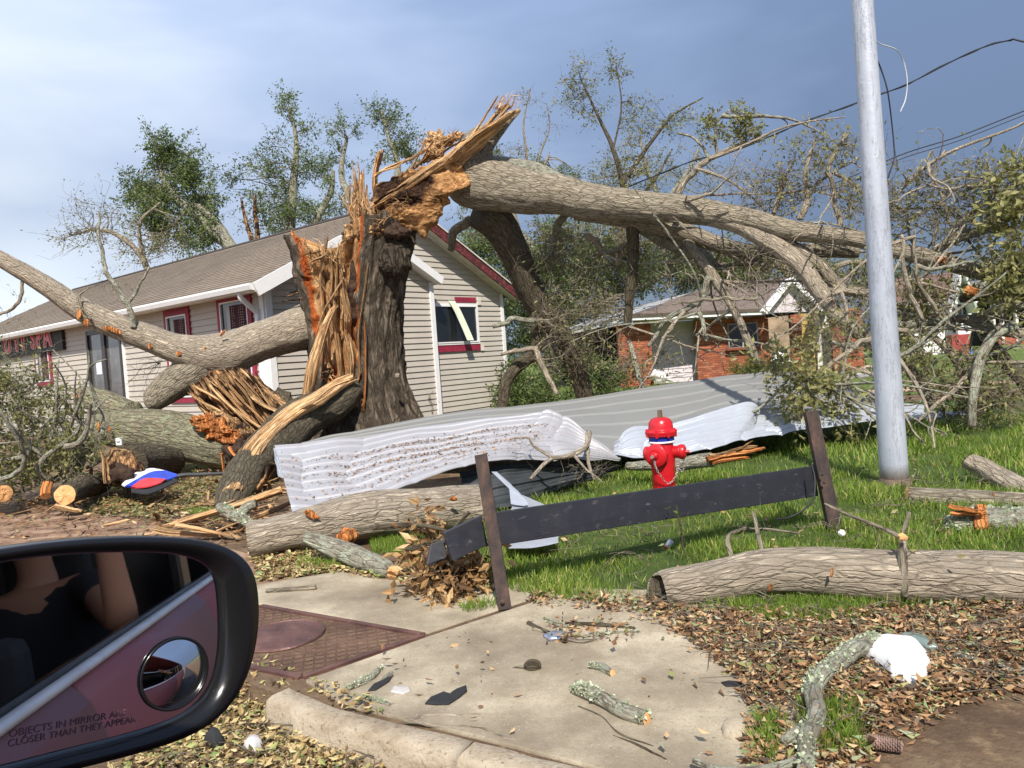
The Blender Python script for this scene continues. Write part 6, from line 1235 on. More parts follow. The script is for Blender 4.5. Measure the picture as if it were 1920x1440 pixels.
# ================================================================== LOW BLACK BOARD FRAME
m = M_('rusty_dark_steel'); w = wcoord(m)
k = m.ramp(m.noise(w, 12, 7, .7, (1, 1, .5)), [(.4, (.035, .030, .031)), (.58, (.085, .055, .045)), (.75, (.18, .10, .07))]); m.bump(m.noise(w, 60, 5), .4, .004); MT['rust'] = m.col(k, .75, .3)
m = M_('scuffed_black_board'); w = wcoord(m)
k = m.mix(m.math('MULTIPLY', m.math('SUBTRACT', m.noise(w, 14, 10, .85, (.6, .6, 2)), .57), 6, True), (.022, .023, .03), (.20, .20, .20)); MT['board'] = m.col(k, m.ramp(m.noise(w, 8, 4), [(.4, (.35,) * 3), (.7, (.6,) * 3)]), spec=.5)
fr = thing('low_board_frame', 'long black board between two leaning rusty posts in front of the hydrant', 'barrier', G(945, 1143))
def post(x0, y0, x1, y1, db, par, lean=.12, wf=.066, ws=.045):
    b_ = G(x1, y1); t_ = P(x0, y0, b_[1] + lean); d = t_ - b_; ln = np.linalg.norm(d); d /= ln; s = np.array([1., 0, 0]); s -= d * (s @ d); s /= np.linalg.norm(s); f = np.cross(d, s); f = f if f[1] > 0 else -f
    mb = MB(); c = (t_ + b_) / 2; mb.box(c, (wf, .008, ln), [s, f, d]); mb.box(c - s * (wf / 2 - .004) + f * (ws / 2 + .0045), (.008, ws, ln - .001), [s, f, d]); mb.box(c + s * (wf / 2 - .004) + f * (ws / 2 + .0045), (.008, ws, ln - .001), [s, f, d]); o = mb.build('post', MT['rust'], par, bevel=.0015); return b_, t_, d, s, f
b1_, t1_, dd1, ss1, ff1 = post(901, 852, 947, 1143, 0, fr); b2_, t2_, dd2, ss2, ff2 = post(1522, 770, 1568, 996, 0, fr, lean=.10, wf=.085)
def brd(q, nm='board', th=.035):
    q = np.array(q); n = np.cross(q[1] - q[0], q[3] - q[0]); n /= np.linalg.norm(n); n = n if n[1] < 0 else -n; mb = MB(); mb.slab(q, n, th); return mb.build(nm, MT['board'], fr, bevel=.004)
b1 = brd([P(930, 1024, 3.96), P(1535, 930, 5.02), P(1528, 873, 5.04), P(918, 962, 3.98)]); b1['label'] = 'long scuffed black board'
b2 = brd([P(915, 1022, 4.06), P(850, 1052, 3.95), P(833, 998, 3.97), P(903, 966, 4.08)]); b2['label'] = 'short black board end left of the post'
b3 = brd([P(838, 1045, 4.05), P(800, 1060, 4.0), P(808, 1020, 4.05), P(835, 1010, 4.08)]); b3['label'] = 'shaded broken board end'
def bolt(p, n, r=.011, m='steel', par=fr): o = lathe([(r, 0), (r * .95, .006), (r * .4, .009)], p, n, 10).build('bolt', MT[m], par); return o
for x, y in ((924, 980), (929, 998)): bolt(P(x, y, 3.90) , (0, -1, 0))
for x, y in ((905, 868), (942, 1128)): bolt(P(x, y, 3.955 if y < 900 else 3.80), (0, -1, 0), .012, 'rust')
for x, y in ((1541, 890), (1545, 905)): bolt(P(x, y, 4.9), (0, -1, 0), .010, 'rust')
mb = MB(); lathe_ = lathe([(.001, 0), (.02, .01), (.026, .03), (.015, .045)], G(1571, 1003) + [0, -.05, 0], (0, -.3, 1), 14); tag(lathe_.build('plastic_ball', MT['white'], smooth=True), 'small white plastic ball at the foot of the right rusty post', 'ball')
wire('bent_wire', [(1522, 870, 4.86), (1528, 900, 4.82), (1525, 935, 4.75), (1508, 955, 4.7), (1480, 970, 4.7), (1455, 974, 4.75)], .006, 'bent black wire drooping from the right end of the black board')

# ================================================================== LOGS ON THE LAWN
def gp(x, y, r, lift=0.0):
    g = G(x, y + r); return (x, y, g[1] + r * g[1] / F * .6, r)
lg, q = fallen('smooth_log', 'long smooth pale log lying at the front right edge of the grass', 'log', [(1248, 1104, 3.78, 33), (1262, 1102, 3.77, 36), (1340, 1092, 3.74, 38), (1450, 1076, 3.70, 42), (1600, 1072, 3.62, 46), (1750, 1076, 3.55, 49), (1920, 1092, 3.45, 54), (2080, 1105, 3.35, 56)], MT['bark_pale'], 72, .045, caps=(1, 0), capm='bark_dark', lump_=.05)
for s_ in ((1444, 1103, 3.55, 4, 9, .2), (1560, 1075, 3.47, 3, 13, .1), (1463, 1062, 3.6, 9, 4)): scrape(s_[0], s_[1], s_[2], s_[3], s_[4], s_[5] if len(s_) > 5 else 0, lg)
lg, q = fallen('propped_log', 'thick log under the near edge of the bark strewn white sheet', 'log', [(470, 1012, 5.25, 33), (540, 998, 5.3, 32), (590, 990, 5.35, 36), (700, 968, 5.5, 41), (800, 955, 5.7, 40), (900, 948, 5.9, 38)], MT['bark_pale'], 56, .07, caps=(1, 1))
mb = MB(); relief(mb, [(628, 1002), (645, 990), (668, 992), (672, 1008), (655, 1022), (632, 1020)], 5.22, .05, .04, 12, 8, 36); mb.build('branch_scar', MT['wood_red'], lg)
scrape(850, 935, 5.5, 7, 5, 0, lg); scrape(585, 965, 5.2, 16, 8, .4, lg)
fallen('short_log', 'short lichen grey log with orange end left of the dry leaf clump', 'log', [(575, 1008, 5.0, 12), (640, 1034, 4.9, 19), (700, 1055, 4.65, 18), (736, 1072, 4.5, 13)], MT['bark_lichen'], 36, .1, caps=(0, 1))
lg, q = fallen('lichen_branch', 'lichen covered forked branch on the ground below the split bough', 'branch', [(412, 950, 6.4, 8), (440, 968, 6.2, 10), (470, 985, 6.0, 9), (496, 1004, 5.8, 8)], MT['bark_lichen'], 20, .14)
crust(lg, q, 300, .025, MT['lichen']); mb = MB(); limbpx(mb, [(445, 972, 6.2, 9), (462, 952, 6.3, 9), (480, 944, 6.3, 8)], seg=16, rough=.15); mb.build('side_branch', MT['bark_lichen'], lg, smooth=True)
lg, q = fallen('broken_branch', 'broken grey branch with a torn orange end on the grass behind the hydrant', 'branch', [(1176, 874, 7.1, 7), (1230, 872, 6.9, 10), (1290, 868, 6.7, 12), (1335, 862, 6.55, 13)], MT['bark_lichen'], 24, .12)
for a_ in ((1325, 862, 1425, 843, 11, 7), (1330, 855, 1412, 838, 6, 4), (1380, 845, 1409, 828, 4, 2), (1335, 868, 1400, 858, 7, 4)): mb = MB(); dd = 6.5; shard(mb, P(a_[0], a_[1], dd), P(a_[2], a_[3], dd), a_[4] * dd / F, a_[5] * dd / F, .6, 12, 14, .35, .12); mb.build('torn_end', MT['wood_red' if a_[4] % 2 else 'wood_rot'], lg)
fallen('far_log', 'grey log with a small orange sawn end running right from the foot of the pole', 'log', [(1702, 930, 5.55, 17), (1780, 936, 5.45, 18), (1870, 942, 5.35, 20), (1990, 950, 5.2, 22)], MT['bark_limb'], 36, .09, caps=(1, 0))
lg, q = fallen('lichen_log', 'dark lichen covered log with a big orange tear at the right edge', 'log', [(1782, 990, 4.75, 14), (1805, 988, 4.7, 30), (1850, 990, 4.7, 38), (1960, 1000, 4.6, 44)], MT['bark_lichen'], 48, .12)
crust(lg, q, 1500, .028, MT['lichen'])
for a_ in ((1778, 948, 1830, 958, 8, 7), (1782, 962, 1845, 960, 7, 8), (1838, 948, 1846, 990, 9, 8), (1830, 960, 1835, 992, 8, 5)): mb = MB(); dd = 4.55; shard(mb, P(a_[0], a_[1], dd + .1), P(a_[2], a_[3], dd), a_[4] * dd / F, a_[5] * dd / F, .6, 12, 14, .35, .1); mb.build('torn_wood', MT['wood_red'], lg)
fallen('stub_log', 'pale log stub rising to the left above the other logs at the right edge', 'log', [(1816, 864, 6.2, 15), (1845, 876, 6.1, 17), (1885, 902, 5.9, 20), (1940, 935, 5.6, 24)], MT['bark_pale'], 36, .08, caps=(1, 0), capm='bark_dark')
def twiggy(name, label, paths, m='bark_limb', cat='branch', ells=None, lm='leaf_olive', twk=None, group=None):
    p0 = P(*paths[0][0][:3]); t = thing(name, label, cat, [p0[0], p0[1], 0], group); mb = MB(); an = []
    for p in paths: an.append(limbpx(mb, p, seg=10, rough=.12)[:, :3])
    mb.build('stem', MT[m], t, smooth=True)
    if ells:
        tw = MB(); lf = MB(); k = dict(sub=8, leaves=12, ls=.045, spread=.15, twr=.004, bare=.3, fine=5); k.update(twk or {}); foliage(tw, lf, ells, np.vstack(an), **k); tw.build('twigs', MT[m], t)
        if lf.n: lf.build('leaves', MT[lm], t)
    return t
twiggy('broken_sapling', 'broken upright sapling with orange tip standing against the smooth log', [[(1697, 1118, 3.45, 7), (1693, 1060, 3.47, 8), (1692, 1010, 3.5, 7)], [(1690, 1008, 3.5, 4), (1640, 985, 3.6, 3), (1590, 965, 3.7, 3), (1546, 944, 3.8, 2)], [(1694, 1000, 3.5, 4), (1705, 960, 3.5, 3)]], ells=[ell(1640, 1000, 3.7, 50, 30, 1), ell(1720, 1050, 3.6, 70, 50, 1)], twk=dict(leaves=2, bare=.8, twr=.003))
mb = MB(); relief(mb, [(1684, 1004), (1692, 998), (1702, 1006), (1700, 1014), (1686, 1014)], 3.44, .012, .008, 30, 4, 16); tag(mb.build('sapling_stump_tip', MT['cut']), 'raw orange break on top of the upright sapling', 'broken wood')
twiggy('bare_twig', 'thin bare twig arching over the right end of the smooth log', [[(1775, 1030, 3.6, 2.5), (1830, 1080, 3.5, 3), (1880, 1120, 3.4, 3), (1925, 1170, 3.3, 3)], [(1830, 1080, 3.5, 2), (1850, 1060, 3.5, 1.5), (1870, 1055, 3.5, 1)]], 'bark_dark')
twiggy('bare_twig', 'pair of bare grey twigs poking up from the grass behind the smooth log', [[(1372, 1045, 4.0, 4), (1365, 1020, 4.1, 4), (1370, 1000, 4.2, 3), (1400, 990, 4.3, 3)], [(1432, 1040, 4.0, 4), (1420, 1000, 4.1, 4), (1412, 960, 4.2, 3)], [(1400, 990, 4.3, 2), (1440, 992, 4.3, 2), (1500, 1000, 4.3, 1.5)]], 'bark_limb', ells=[ell(1400, 1000, 4.2, 40, 20, .7)], twk=dict(leaves=1, bare=1))
twiggy('bare_branch', 'pale bare branch draped over the right corner of the bark strewn white sheet', [[(1104, 812, 7.1, 6), (1100, 835, 6.9, 5), (1075, 852, 6.7, 5), (1035, 860, 6.5, 4), (1010, 880, 6.3, 3.5), (995, 898, 6.2, 3)], [(1035, 858, 6.5, 3), (1000, 835, 6.5, 2.5), (990, 820, 6.5, 2), (960, 822, 6.5, 1.5)], [(1102, 825, 7, 3), (1104, 870, 6.8, 3), (1115, 900, 6.7, 2)], [(1075, 852, 6.7, 3), (1100, 880, 6.6, 2), (1130, 905, 6.5, 1.5)]], 'bark_pale', ells=[ell(1080, 890, 6.6, 50, 20, 1), ell(980, 840, 6.5, 30, 25, .6), ell(1120, 880, 6.7, 25, 25, .6)], twk=dict(leaves=1, bare=1, twr=.0035))
twiggy('weed_stem', 'thin green weed stem in front of the black board under the hydrant', [[(1282, 1030, 4.4, 2), (1277, 990, 4.4, 1.6), (1268, 948, 4.4, 1.2)]], 'bark_dark', 'plant', [ell(1270, 955, 4.4, 10, 10, .5)], 'grass', dict(sub=4, leaves=6, ls=.035, spread=.05, bare=0, twr=.0015))
# dry brown leaf clump by the left post
dc = thing('dry_leaf_clump', 'clump of hanging dry brown oak leaves beside the left rusty post', 'leaves', G(830, 1105)); tw = MB(); lf = MB()
an = np.vstack([limbpx(tw, p, seg=8) [:, :3] for p in ([(760, 1030, 4.4, 4), (830, 1010, 4.4, 4), (880, 960, 4.4, 3)], [(700, 990, 4.7, 4), (790, 985, 4.5, 4), (850, 1000, 4.4, 3)], [(800, 1090, 4.1, 3), (830, 1040, 4.2, 4), (870, 1000, 4.3, 3)])])
foliage(tw, lf, [ell(800, 975, 4.6, 34, 16, .35, 30), ell(790, 1015, 4.5, 50, 30, 1.0, 40), ell(820, 1065, 4.2, 50, 32, 1.8, 40), ell(835, 1108, 4.0, 36, 16, 1.0, 36), ell(880, 1070, 4.2, 36, 30, 1.0, 36)], an, 13, 20, .085, .13, .0025, .05, 5, 3, droop=.6, wid=.36)
tw.build('twigs', MT['bark_dark'], dc); lf.build('leaves', MT['leaf_brown'], dc)

# ================================================================== FOREGROUND LITTER OBJECTS
def glimb(name, label, pts, m, cat='stick', seg=20, rough=.12, caps=(0, 1), z=0, extra=()):
    pp = [];
    for x, y, r in pts: g = G(x, y + r, z); pp.append((x, y, g[1] + r * g[1] / F * .5, r))
    g = P(*pp[0][:3]); t = thing(name, label, cat, [g[0], g[1], 0]); mb = MB(); q = limbpx(mb, pp, seg=seg, rough=rough, lump=.1); mb.build('bark', MT[m], t, smooth=True)
    if m == 'bark_lichen': crust(t, q, 900 if pts[0][2] > 9 else 220, .014 if pts[0][2] > 9 else .009, MT['lichen'])
    for e in range(2):
        if caps[e]:
            p = q[-e, :3]; nn = (q[-1, :3] - q[-2, :3]) if e else (q[0, :3] - q[1, :3]); nn = nn / np.linalg.norm(nn); mb = MB(); capdisc(mb, p + nn * .003, nn, q[-e, 3] * .96, 12); mb.build('cut_face', MT['cut'], t)
    for ex in extra:
        mb = MB(); pp = []
        for x, y, r in ex: g = G(x, y + r, z); pp.append((x, y, g[1] + r * g[1] / F * .5, r))
        limbpx(mb, pp, seg=12, rough=.12); mb.build('side_branch', MT[m], t, smooth=True)
    return t
glimb('lichen_stick', 'thick lichen crusted stick lying on the near concrete slab', [(1080, 1292, 10), (1105, 1300, 13), (1140, 1318, 13), (1175, 1335, 14), (1212, 1348, 13)], 'bark_lichen', rough=.2)
glimb('lichen_branch', 'big lichen covered branch curving through the leaves at the bottom right', [(1640, 1200, 14), (1600, 1222, 16), (1555, 1252, 15), (1524, 1288, 15), (1530, 1335, 16), (1516, 1385, 15), (1508, 1450, 14)], 'bark_lichen', 'branch', z=.035, rough=.22, extra=[[(1522, 1355, 11), (1490, 1378, 11), (1468, 1392, 9)], [(1512, 1420, 8), (1440, 1442, 8), (1360, 1440, 6), (1300, 1425, 5)]])
glimb('lichen_branch', 'dark lichen patched branch in the leaves right of the white foam piece', [(1780, 1222, 9), (1850, 1250, 10), (1940, 1268, 11)], 'bark_lichen', 'branch', caps=(0, 0))
glimb('lichen_twig', 'lichen covered twig on the slab near the black cover corner', [(652, 1292, 5), (690, 1272, 7), (715, 1252, 4)], 'bark_lichen', caps=(0, 0), extra=[[(700, 1290, 3), (735, 1262, 3)]])
glimb('lichen_twig', 'small green lichen twig close to the kerb edge', [(682, 1306, 4), (705, 1312, 4), (730, 1322, 4)], 'bark_lichen', caps=(0, 0))
glimb('lichen_twig', 'stubby pale green lichen piece right of the seed pod', [(1107, 1248, 6), (1128, 1250, 8), (1148, 1262, 7)], 'bark_lichen', caps=(0, 1))
glimb('forked_twig', 'forked grey twig lying along the kerb below the black shingle scrap', [(762, 1350, 3), (800, 1341, 3), (850, 1340, 3), (902, 1339, 2)], 'bark_pale', 'twig', caps=(0, 0), extra=[[(760, 1352, 5), (790, 1356, 4), (850, 1362, 3), (900, 1364, 3), (945, 1384, 2), (970, 1388, 1.5)], [(898, 1364, 2), (925, 1352, 2), (950, 1350, 1.5)]])
glimb('thin_twig', 'thin bare twig on the slab below the lichen crusted stick', [(1150, 1380, 1.5), (1200, 1400, 2.5), (1250, 1425, 2)], 'bark_dark', 'twig', caps=(0, 0), extra=[[(1085, 1325, 2), (1130, 1345, 2), (1165, 1380, 2), (1225, 1400, 1.5)]])
glimb('cut_twig', 'straight twig with an orange knobbed end on the far slab next to the mirror', [(500, 1108, 4), (550, 1104, 5), (592, 1101, 5)], 'bark_limb', 'twig'); 
glimb('dark_branch', 'brown branch resting on the leaves at the right edge', [(1790, 1185, 4), (1850, 1172, 7), (1930, 1158, 8)], 'bark_limb', 'branch', caps=(0, 0))
glimb('thin_twig', 'long thin twig lying across the leaves below the white foam piece', [(1590, 1282, 2), (1680, 1295, 3), (1780, 1282, 2), (1850, 1270, 2)], 'bark_limb', 'twig', caps=(0, 0))
glimb('lichen_twig', 'pale lichen twig lying in the grass fringe under the smooth log', [(1436, 1118, 4), (1425, 1150, 5), (1440, 1165, 4), (1480, 1170, 3)], 'bark_lichen', 'twig', caps=(0, 0))
for i, (x0, y0, x1, y1, r) in enumerate([(990, 1168, 1060, 1190, 4), (1020, 1160, 1075, 1178, 3), (1040, 1192, 1120, 1200, 5), (1060, 1170, 1190, 1178, 4), (1090, 1195, 1200, 1185, 3), (1000, 1180, 1100, 1205, 3)]):
    glimb('thin_twig', ['twig at the left tip of the little pile of twigs on the slab', 'short twig on top of the little twig pile on the slab', 'lichen twig at the base of the little twig pile on the slab', 'long twig at the back of the little twig pile on the slab', 'twig at the right end of the little twig pile on the slab', 'twig lying in front of the little twig pile on the slab'][i], [(x0, y0, r), ((x0 + x1) / 2, (y0 + y1) / 2 + RN.uniform(-8, 8), r), (x1, y1, r * .7)], ['bark_dark', 'bark_lichen', 'bark_limb'][i % 3], 'twig', caps=(0, 0))
def flat(name, label, cat, poly, m, th=.006, amp=.006, z=.006, freq=14):
    """thin lump lying on the ground with the outline traced"""
    g = np.array([G(x, y, z) for x, y in poly]); c = g.mean(0); mb = MB(); V = []; R_ = 6; sg = len(poly) * 4
    cl = np.vstack([g, g[:1]]); t = np.linspace(0, len(poly), sg, endpoint=False); B_ = np.stack([np.interp(t, range(len(cl)), cl[:, i]) for i in range(3)], 1)
    for s in (1, 0):
        for k in range(R_):
            f = 1 - k / R_; q = c + (B_ - c) * f; n_ = fbm(q * freq, 3) * amp
            q[:, 2] += (th * math.sqrt(1 - f * f) + n_ * (k > 0) + abs(amp)) if s else -.003; V.append(q)
    V = np.vstack(V); Q = []
    for s in (0, 1):
        o = s * R_ * sg; j = np.arange(sg)
        for k in range(R_ - 1): a = np.stack([o + k * sg + j, o + k * sg + (j + 1) % sg, o + (k + 1) * sg + (j + 1) % sg, o + (k + 1) * sg + j], 1); Q.append(a if s == 0 else a[:, ::-1])
        Q.append(o + (R_ - 1) * sg + j[None])
    j = np.arange(sg); o = R_ * sg; Q.append(np.stack([j, o + j, o + (j + 1) % sg, (j + 1) % sg], 1)); mb.add(V, Q); return tag(mb.build(name, m, smooth=True), label, cat)
foam = simple('white_foam', (.70, .69, .68), .7, var=.03, bump=.5, bs=50)
flat('foam_piece', 'bright white broken foam piece lying in the leaves at the lower right', 'foam', [(1612, 1216), (1624, 1202), (1690, 1204), (1722, 1212), (1738, 1230), (1745, 1250), (1740, 1272), (1736, 1290), (1700, 1286), (1672, 1276), (1660, 1262), (1640, 1248), (1622, 1236)], foam, .05, .02, .02, 16)
flat('shingle_scrap', 'torn black roofing shingle scrap on the near slab', 'shingle', [(797, 1320), (808, 1308), (832, 1298), (845, 1302), (858, 1292), (874, 1286), (876, 1296), (862, 1308), (842, 1321), (820, 1322)], simple('black_shingle', (.022, .022, .024), .8, bump=.6, bs=200), .004, .004)
flat('shingle_scrap', 'small black shingle scrap under the lichen twig near the cover', 'shingle', [(690, 1296), (700, 1284), (738, 1266), (730, 1278), (705, 1294)], D.materials['black_shingle'], .004, .003)
flat('shingle_scrap', 'black shingle scrap at the left margin of the leaves beside the slab', 'shingle', [(1352, 1280), (1366, 1277), (1392, 1280), (1385, 1287), (1360, 1287)], D.materials['black_shingle'], .004, .003)
flat('plastic_scrap', 'clear plastic scrap on the near slab left of the black shingle', 'plastic', [(732, 1298), (738, 1286), (768, 1288), (770, 1296), (756, 1302)], simple('milky_plastic', (.50, .47, .44), .25, var=.1), .003, .002)
flat('foil_scrap', 'bluish foil scrap in the little twig pile on the slab', 'foil', [(1018, 1194), (1035, 1186), (1060, 1190), (1052, 1200), (1030, 1202)], simple('blue_grey_foil', (.36, .42, .52), .25, .6), .01, .01)
flat('plastic_sheet', 'curved grey green plastic sheet behind the white foam piece', 'plastic', [(1686, 1192), (1710, 1190), (1735, 1196), (1762, 1218), (1740, 1217), (1712, 1208), (1690, 1202)], simple('grey_green_plastic', (.17, .22, .20), .3), .02, .006, .03)
flat('stone', 'smooth tan stone at the right edge of the slab', 'stone', [(1352, 1368), (1362, 1356), (1392, 1354), (1408, 1368), (1402, 1386), (1376, 1392), (1356, 1384)], MT['concrete'], .03, .006, .0)
flat('plastic_scrap', 'crushed clear plastic cup among the leaves below the mirror', 'plastic', [(456, 1408), (468, 1390), (490, 1390), (494, 1404), (478, 1416)], simple('clear_grey_plastic', (.52, .50, .5), .15), .03, .012, -.08)
flat('shingle_scrap', 'folded black scrap among the leaves right below the mirror', 'shingle', [(382, 1396), (398, 1372), (412, 1380), (420, 1396), (404, 1404)], D.materials['black_shingle'], .03, .012, -.08)
pc = thing('seed_pod', 'brown seed pod with a single red seed on the near slab', 'seed pod', G(995, 1250)); mb = MB(); limbpx(mb, [(985, 1249, G(985, 1256)[1], 5), (995, 1248, G(995, 1257)[1], 9), (1008, 1248, G(1008, 1256)[1], 8), (1014, 1250, G(1014, 1256)[1], 4)], seg=18, rough=.4); mb.build('pod', MT['bark_dark'], pc)
mb = MB(); limbpx(mb, [(962, 1252, G(962, 1254)[1], 2), (986, 1250, G(986, 1256)[1], 3)], seg=8); mb.build('stalk', MT['bark_limb'], pc); lathe([(.001, 0), (.004, .002), (.004, .007), (.001, .009)], G(1000, 1257), (0, 0, 1), 10).build('seed', MT['red'], pc)
cone = thing('pine_cone', 'long brown pine cone in the leaves near the bottom right', 'pine cone', G(1650, 1405)); g = [G(1618, 1398), G(1690, 1412)]; ax = (g[1] - g[0]); L_ = np.linalg.norm(ax); ax /= L_; sd_ = np.cross(ax, Z); upv = np.cross(sd_, ax)
mc = simple('pine_cone_scale', (.26, .17, .14), .85, var=.4, sc=60); mb = MB()
mb.tube([g[0] + Z * .02 + ax * L_ * t for t in np.linspace(0, 1, 8)], [.008, .016, .018, .018, .016, .014, .011, .005], 10); mb.build('core', mc, cone)
sm_ = None
for i in range(16):
    for j in range(9):
        a = j * 2 * math.pi / 9 + i * .35; r = .021 * math.sin(min(1, (i + 2) / 6) * math.pi / 2) * (1 - .5 * (i / 16) ** 2); c = g[0] + Z * .02 + ax * L_ * (i + .5) / 16; rd = sd_ * math.cos(a) + upv * math.sin(a); tn = -sd_ * math.sin(a) + upv * math.cos(a)
        mb = MB(); p = c + rd * r * .6; w_ = .006; V = [p - tn * w_, p + tn * w_, p + rd * .009 + ax * .007 + tn * w_ * .8, p + rd * .009 + ax * .007 - tn * w_ * .8, p + rd * .011 + ax * .003]; mb.add(V, [np.array([[0, 1, 2, 3]]), np.array([[0, 3, 4], [3, 2, 4], [2, 1, 4], [0, 4, 1]])]); mb.build('scale', mc, cone)
can = thing('crushed_can', 'small white and red crushed can standing in the grass below the black board', 'can', G(1250, 1026)); gc = G(1250, 1028)
ob = lathe([(.018, 0), (.021, .004), (.021, .055), (.017, .06)], gc, (.5, -.1, .75), 20).build('body', simple('can_white', (.6, .62, .66), .35, .3), can, smooth=True); lathe([(.0215, .0), (.0217, .014)], gc, (.5, -.1, .75), 20).build('red_band', MT['red'], can, smooth=True)
# fallen road sign face (white, blue and red) with its pole
sg = thing('fallen_sign', 'bent sign panel with white, blue and red bands lying on the ground', 'sign', G(270, 915))
def band(name, a, b, m):
    n_ = 14; A_ = catmull(np.array([P(*p) for p in a]), n_); B_ = catmull(np.array([P(*p) for p in b]), n_); V = np.vstack([A_, B_, A_ - [0, 0, .012], B_ - [0, 0, .012]]); i = np.arange(n_ - 1)
    mb = MB(); mb.add(V, [np.stack([i, i + 1, n_ + i + 1, n_ + i], 1), np.stack([2 * n_ + i, 3 * n_ + i, 3 * n_ + i + 1, 2 * n_ + i + 1], 1), np.stack([i, 2 * n_ + i, 2 * n_ + i + 1, i + 1], 1), np.stack([n_ + i, n_ + i + 1, 3 * n_ + i + 1, 3 * n_ + i], 1)]); mb.build(name, m, sg)
sA_ = [(228, 908, 7.9), (250, 888, 8.1), (280, 878, 8.3), (297, 879, 8.35)]; sB_ = [(234, 911, 7.8), (258, 897, 8.0), (285, 884, 8.2), (310, 882, 8.3)]; sC_ = [(246, 912, 7.7), (268, 898, 7.9), (290, 896, 8.0), (312, 898, 7.95)]; sD_ = [(254, 914, 7.65), (274, 912, 7.7), (290, 908, 7.75), (304, 903, 7.8)]
band('white_band', sA_, sB_, MT['white']); band('blue_band', sB_, sC_, simple('sign_blue', (.02, .06, .5), .35, var=.3)); band('red_band', sC_, sD_, simple('sign_red_band', (.6, .04, .05), .4))
band('blue_tip', [(308, 881, 8.3), (320, 885, 8.2), (336, 890, 8.1)], [(312, 899, 7.95), (322, 896, 8.0), (337, 891, 8.1)], D.materials['sign_blue'])
band('black_edge', [(246, 916, 7.66), (280, 916, 7.68), (330, 897, 7.95)], [(246, 922, 7.6), (282, 924, 7.6), (334, 902, 7.9)], MT['wire'])
mb = MB(); limbpx(mb, [(332, 893, 8.05, 4), (350, 890, 8.1, 4), (390, 889, 8.2, 3.5), (430, 886, 8.3, 3)], seg=10, rough=0); mb.build('sign_pole', simple('dark_grey_tube', (.09, .09, .09), .4, .5), sg, smooth=True)
# ================================================================== CAR SIDE WITH DOOR MIRROR (the glass really reflects the car's flank)
MT['car_black'] = simple('gloss_black_plastic', (.010, .010, .011), .22, spec=.5, var=.05)
MT['car_paint'] = simple('maroon_car_paint', (.27, .085, .10), .38, spec=.6, var=.05); MT['car_trim'] = simple('brushed_trim', (.80, .81, .84), .35, .3)
MT['mirror'] = D.materials.new('mirror_glass'); MT['mirror'].use_nodes = True; b_ = MT['mirror'].node_tree.nodes['Principled BSDF']; b_.inputs['Metallic'].default_value = 1; b_.inputs['Roughness'].default_value = .015; b_.inputs['Base Color'].default_value = (.72, .73, .76, 1)
YC, ZB = .155, .965
car = thing('parked_car', 'maroon car flank with black door mirror filling the lower left foreground', 'car', (.9, -.6, -.1))
az, el_ = math.radians(-38.1), math.radians(5.5); nM = np.array([math.cos(az) * math.cos(el_), math.sin(az) * math.cos(el_), math.sin(el_)])
M0 = CAM + ray(220, 1220) * (.5 / ray(220, 1220)[1])
def onM(x, y, off=0.0):
    v = ray(x, y); O = M0 + nM * off; return CAM + v * (((O - CAM) @ nM) / (v @ nM))
outer = [(-160, 1065), (-60, 1036), (60, 1018), (160, 1008), (260, 1004), (345, 1007), (405, 1017), (448, 1036), (473, 1062), (484, 1100), (486, 1150), (480, 1205), (466, 1255), (445, 1300), (415, 1338), (375, 1370), (325, 1392), (250, 1415), (150, 1440), (40, 1468), (-60, 1492), (-170, 1500), (-200, 1400), (-205, 1250), (-190, 1120)]
glass = [(-120, 1085), (-40, 1062), (60, 1045), (160, 1037), (260, 1035), (330, 1038), (380, 1050), (402, 1068), (410, 1098), (414, 1150), (415, 1200), (410, 1250), (399, 1290), (376, 1322), (340, 1345), (280, 1366), (200, 1388), (110, 1410), (20, 1434), (-60, 1452), (-140, 1455), (-160, 1380), (-165, 1260), (-150, 1150)]
def closed_curve(poly, off, n=96):
    q = np.array([onM(x, y, off) for x, y in poly]); q = np.vstack([q, q[:1]]); s_ = np.concatenate([[0], np.cumsum(np.linalg.norm(np.diff(q, axis=0), axis=1))]); t = np.linspace(0, s_[-1], n, endpoint=False)
    c = np.stack([np.interp(t, s_, q[:, i]) for i in range(3)], 1)
    for _ in range(3): c = (np.roll(c, 1, 0) + 2 * c + np.roll(c, -1, 0)) / 4
    return c
oc = closed_curve(outer, .0); gcv = closed_curve(glass, -.004); cen = gcv.mean(0); n_ = 96
mb = MB(); rings = []
def ringf(c, f, off): k = c.mean(0); return k + (c - k) * f + nM * off
gi = gcv
rings = [gi - nM * .004, gi + nM * .001, gcv + (oc - gcv) * .12 + nM * .006, gcv + (oc - gcv) * .45 + nM * .010, gcv + (oc - gcv) * .85 + nM * .008, oc + nM * .0, ringf(oc, 1.005, -.012), ringf(oc, .99, -.035), ringf(oc, .90, -.065), ringf(oc, .72, -.09), ringf(oc, .4, -.105), ringf(oc, .1, -.11)]
V = np.vstack(rings); j = np.arange(n_); Q = [np.stack([k * n_ + j, k * n_ + (j + 1) % n_, (k + 1) * n_ + (j + 1) % n_, (k + 1) * n_ + j], 1) for k in range(len(rings) - 1)]
mb.add(V, Q + [(len(rings) - 1) * n_ + j[None]]); mir = mb.build('side_mirror', MT['car_black'], car, smooth=True); mir['label'] = 'black door mirror housing with blind spot mirror'
mb = MB(); mb.add(gcv - nM * .002, [j[None]]); gl_ = mb.build('mirror_glass', MT['mirror'], mir)
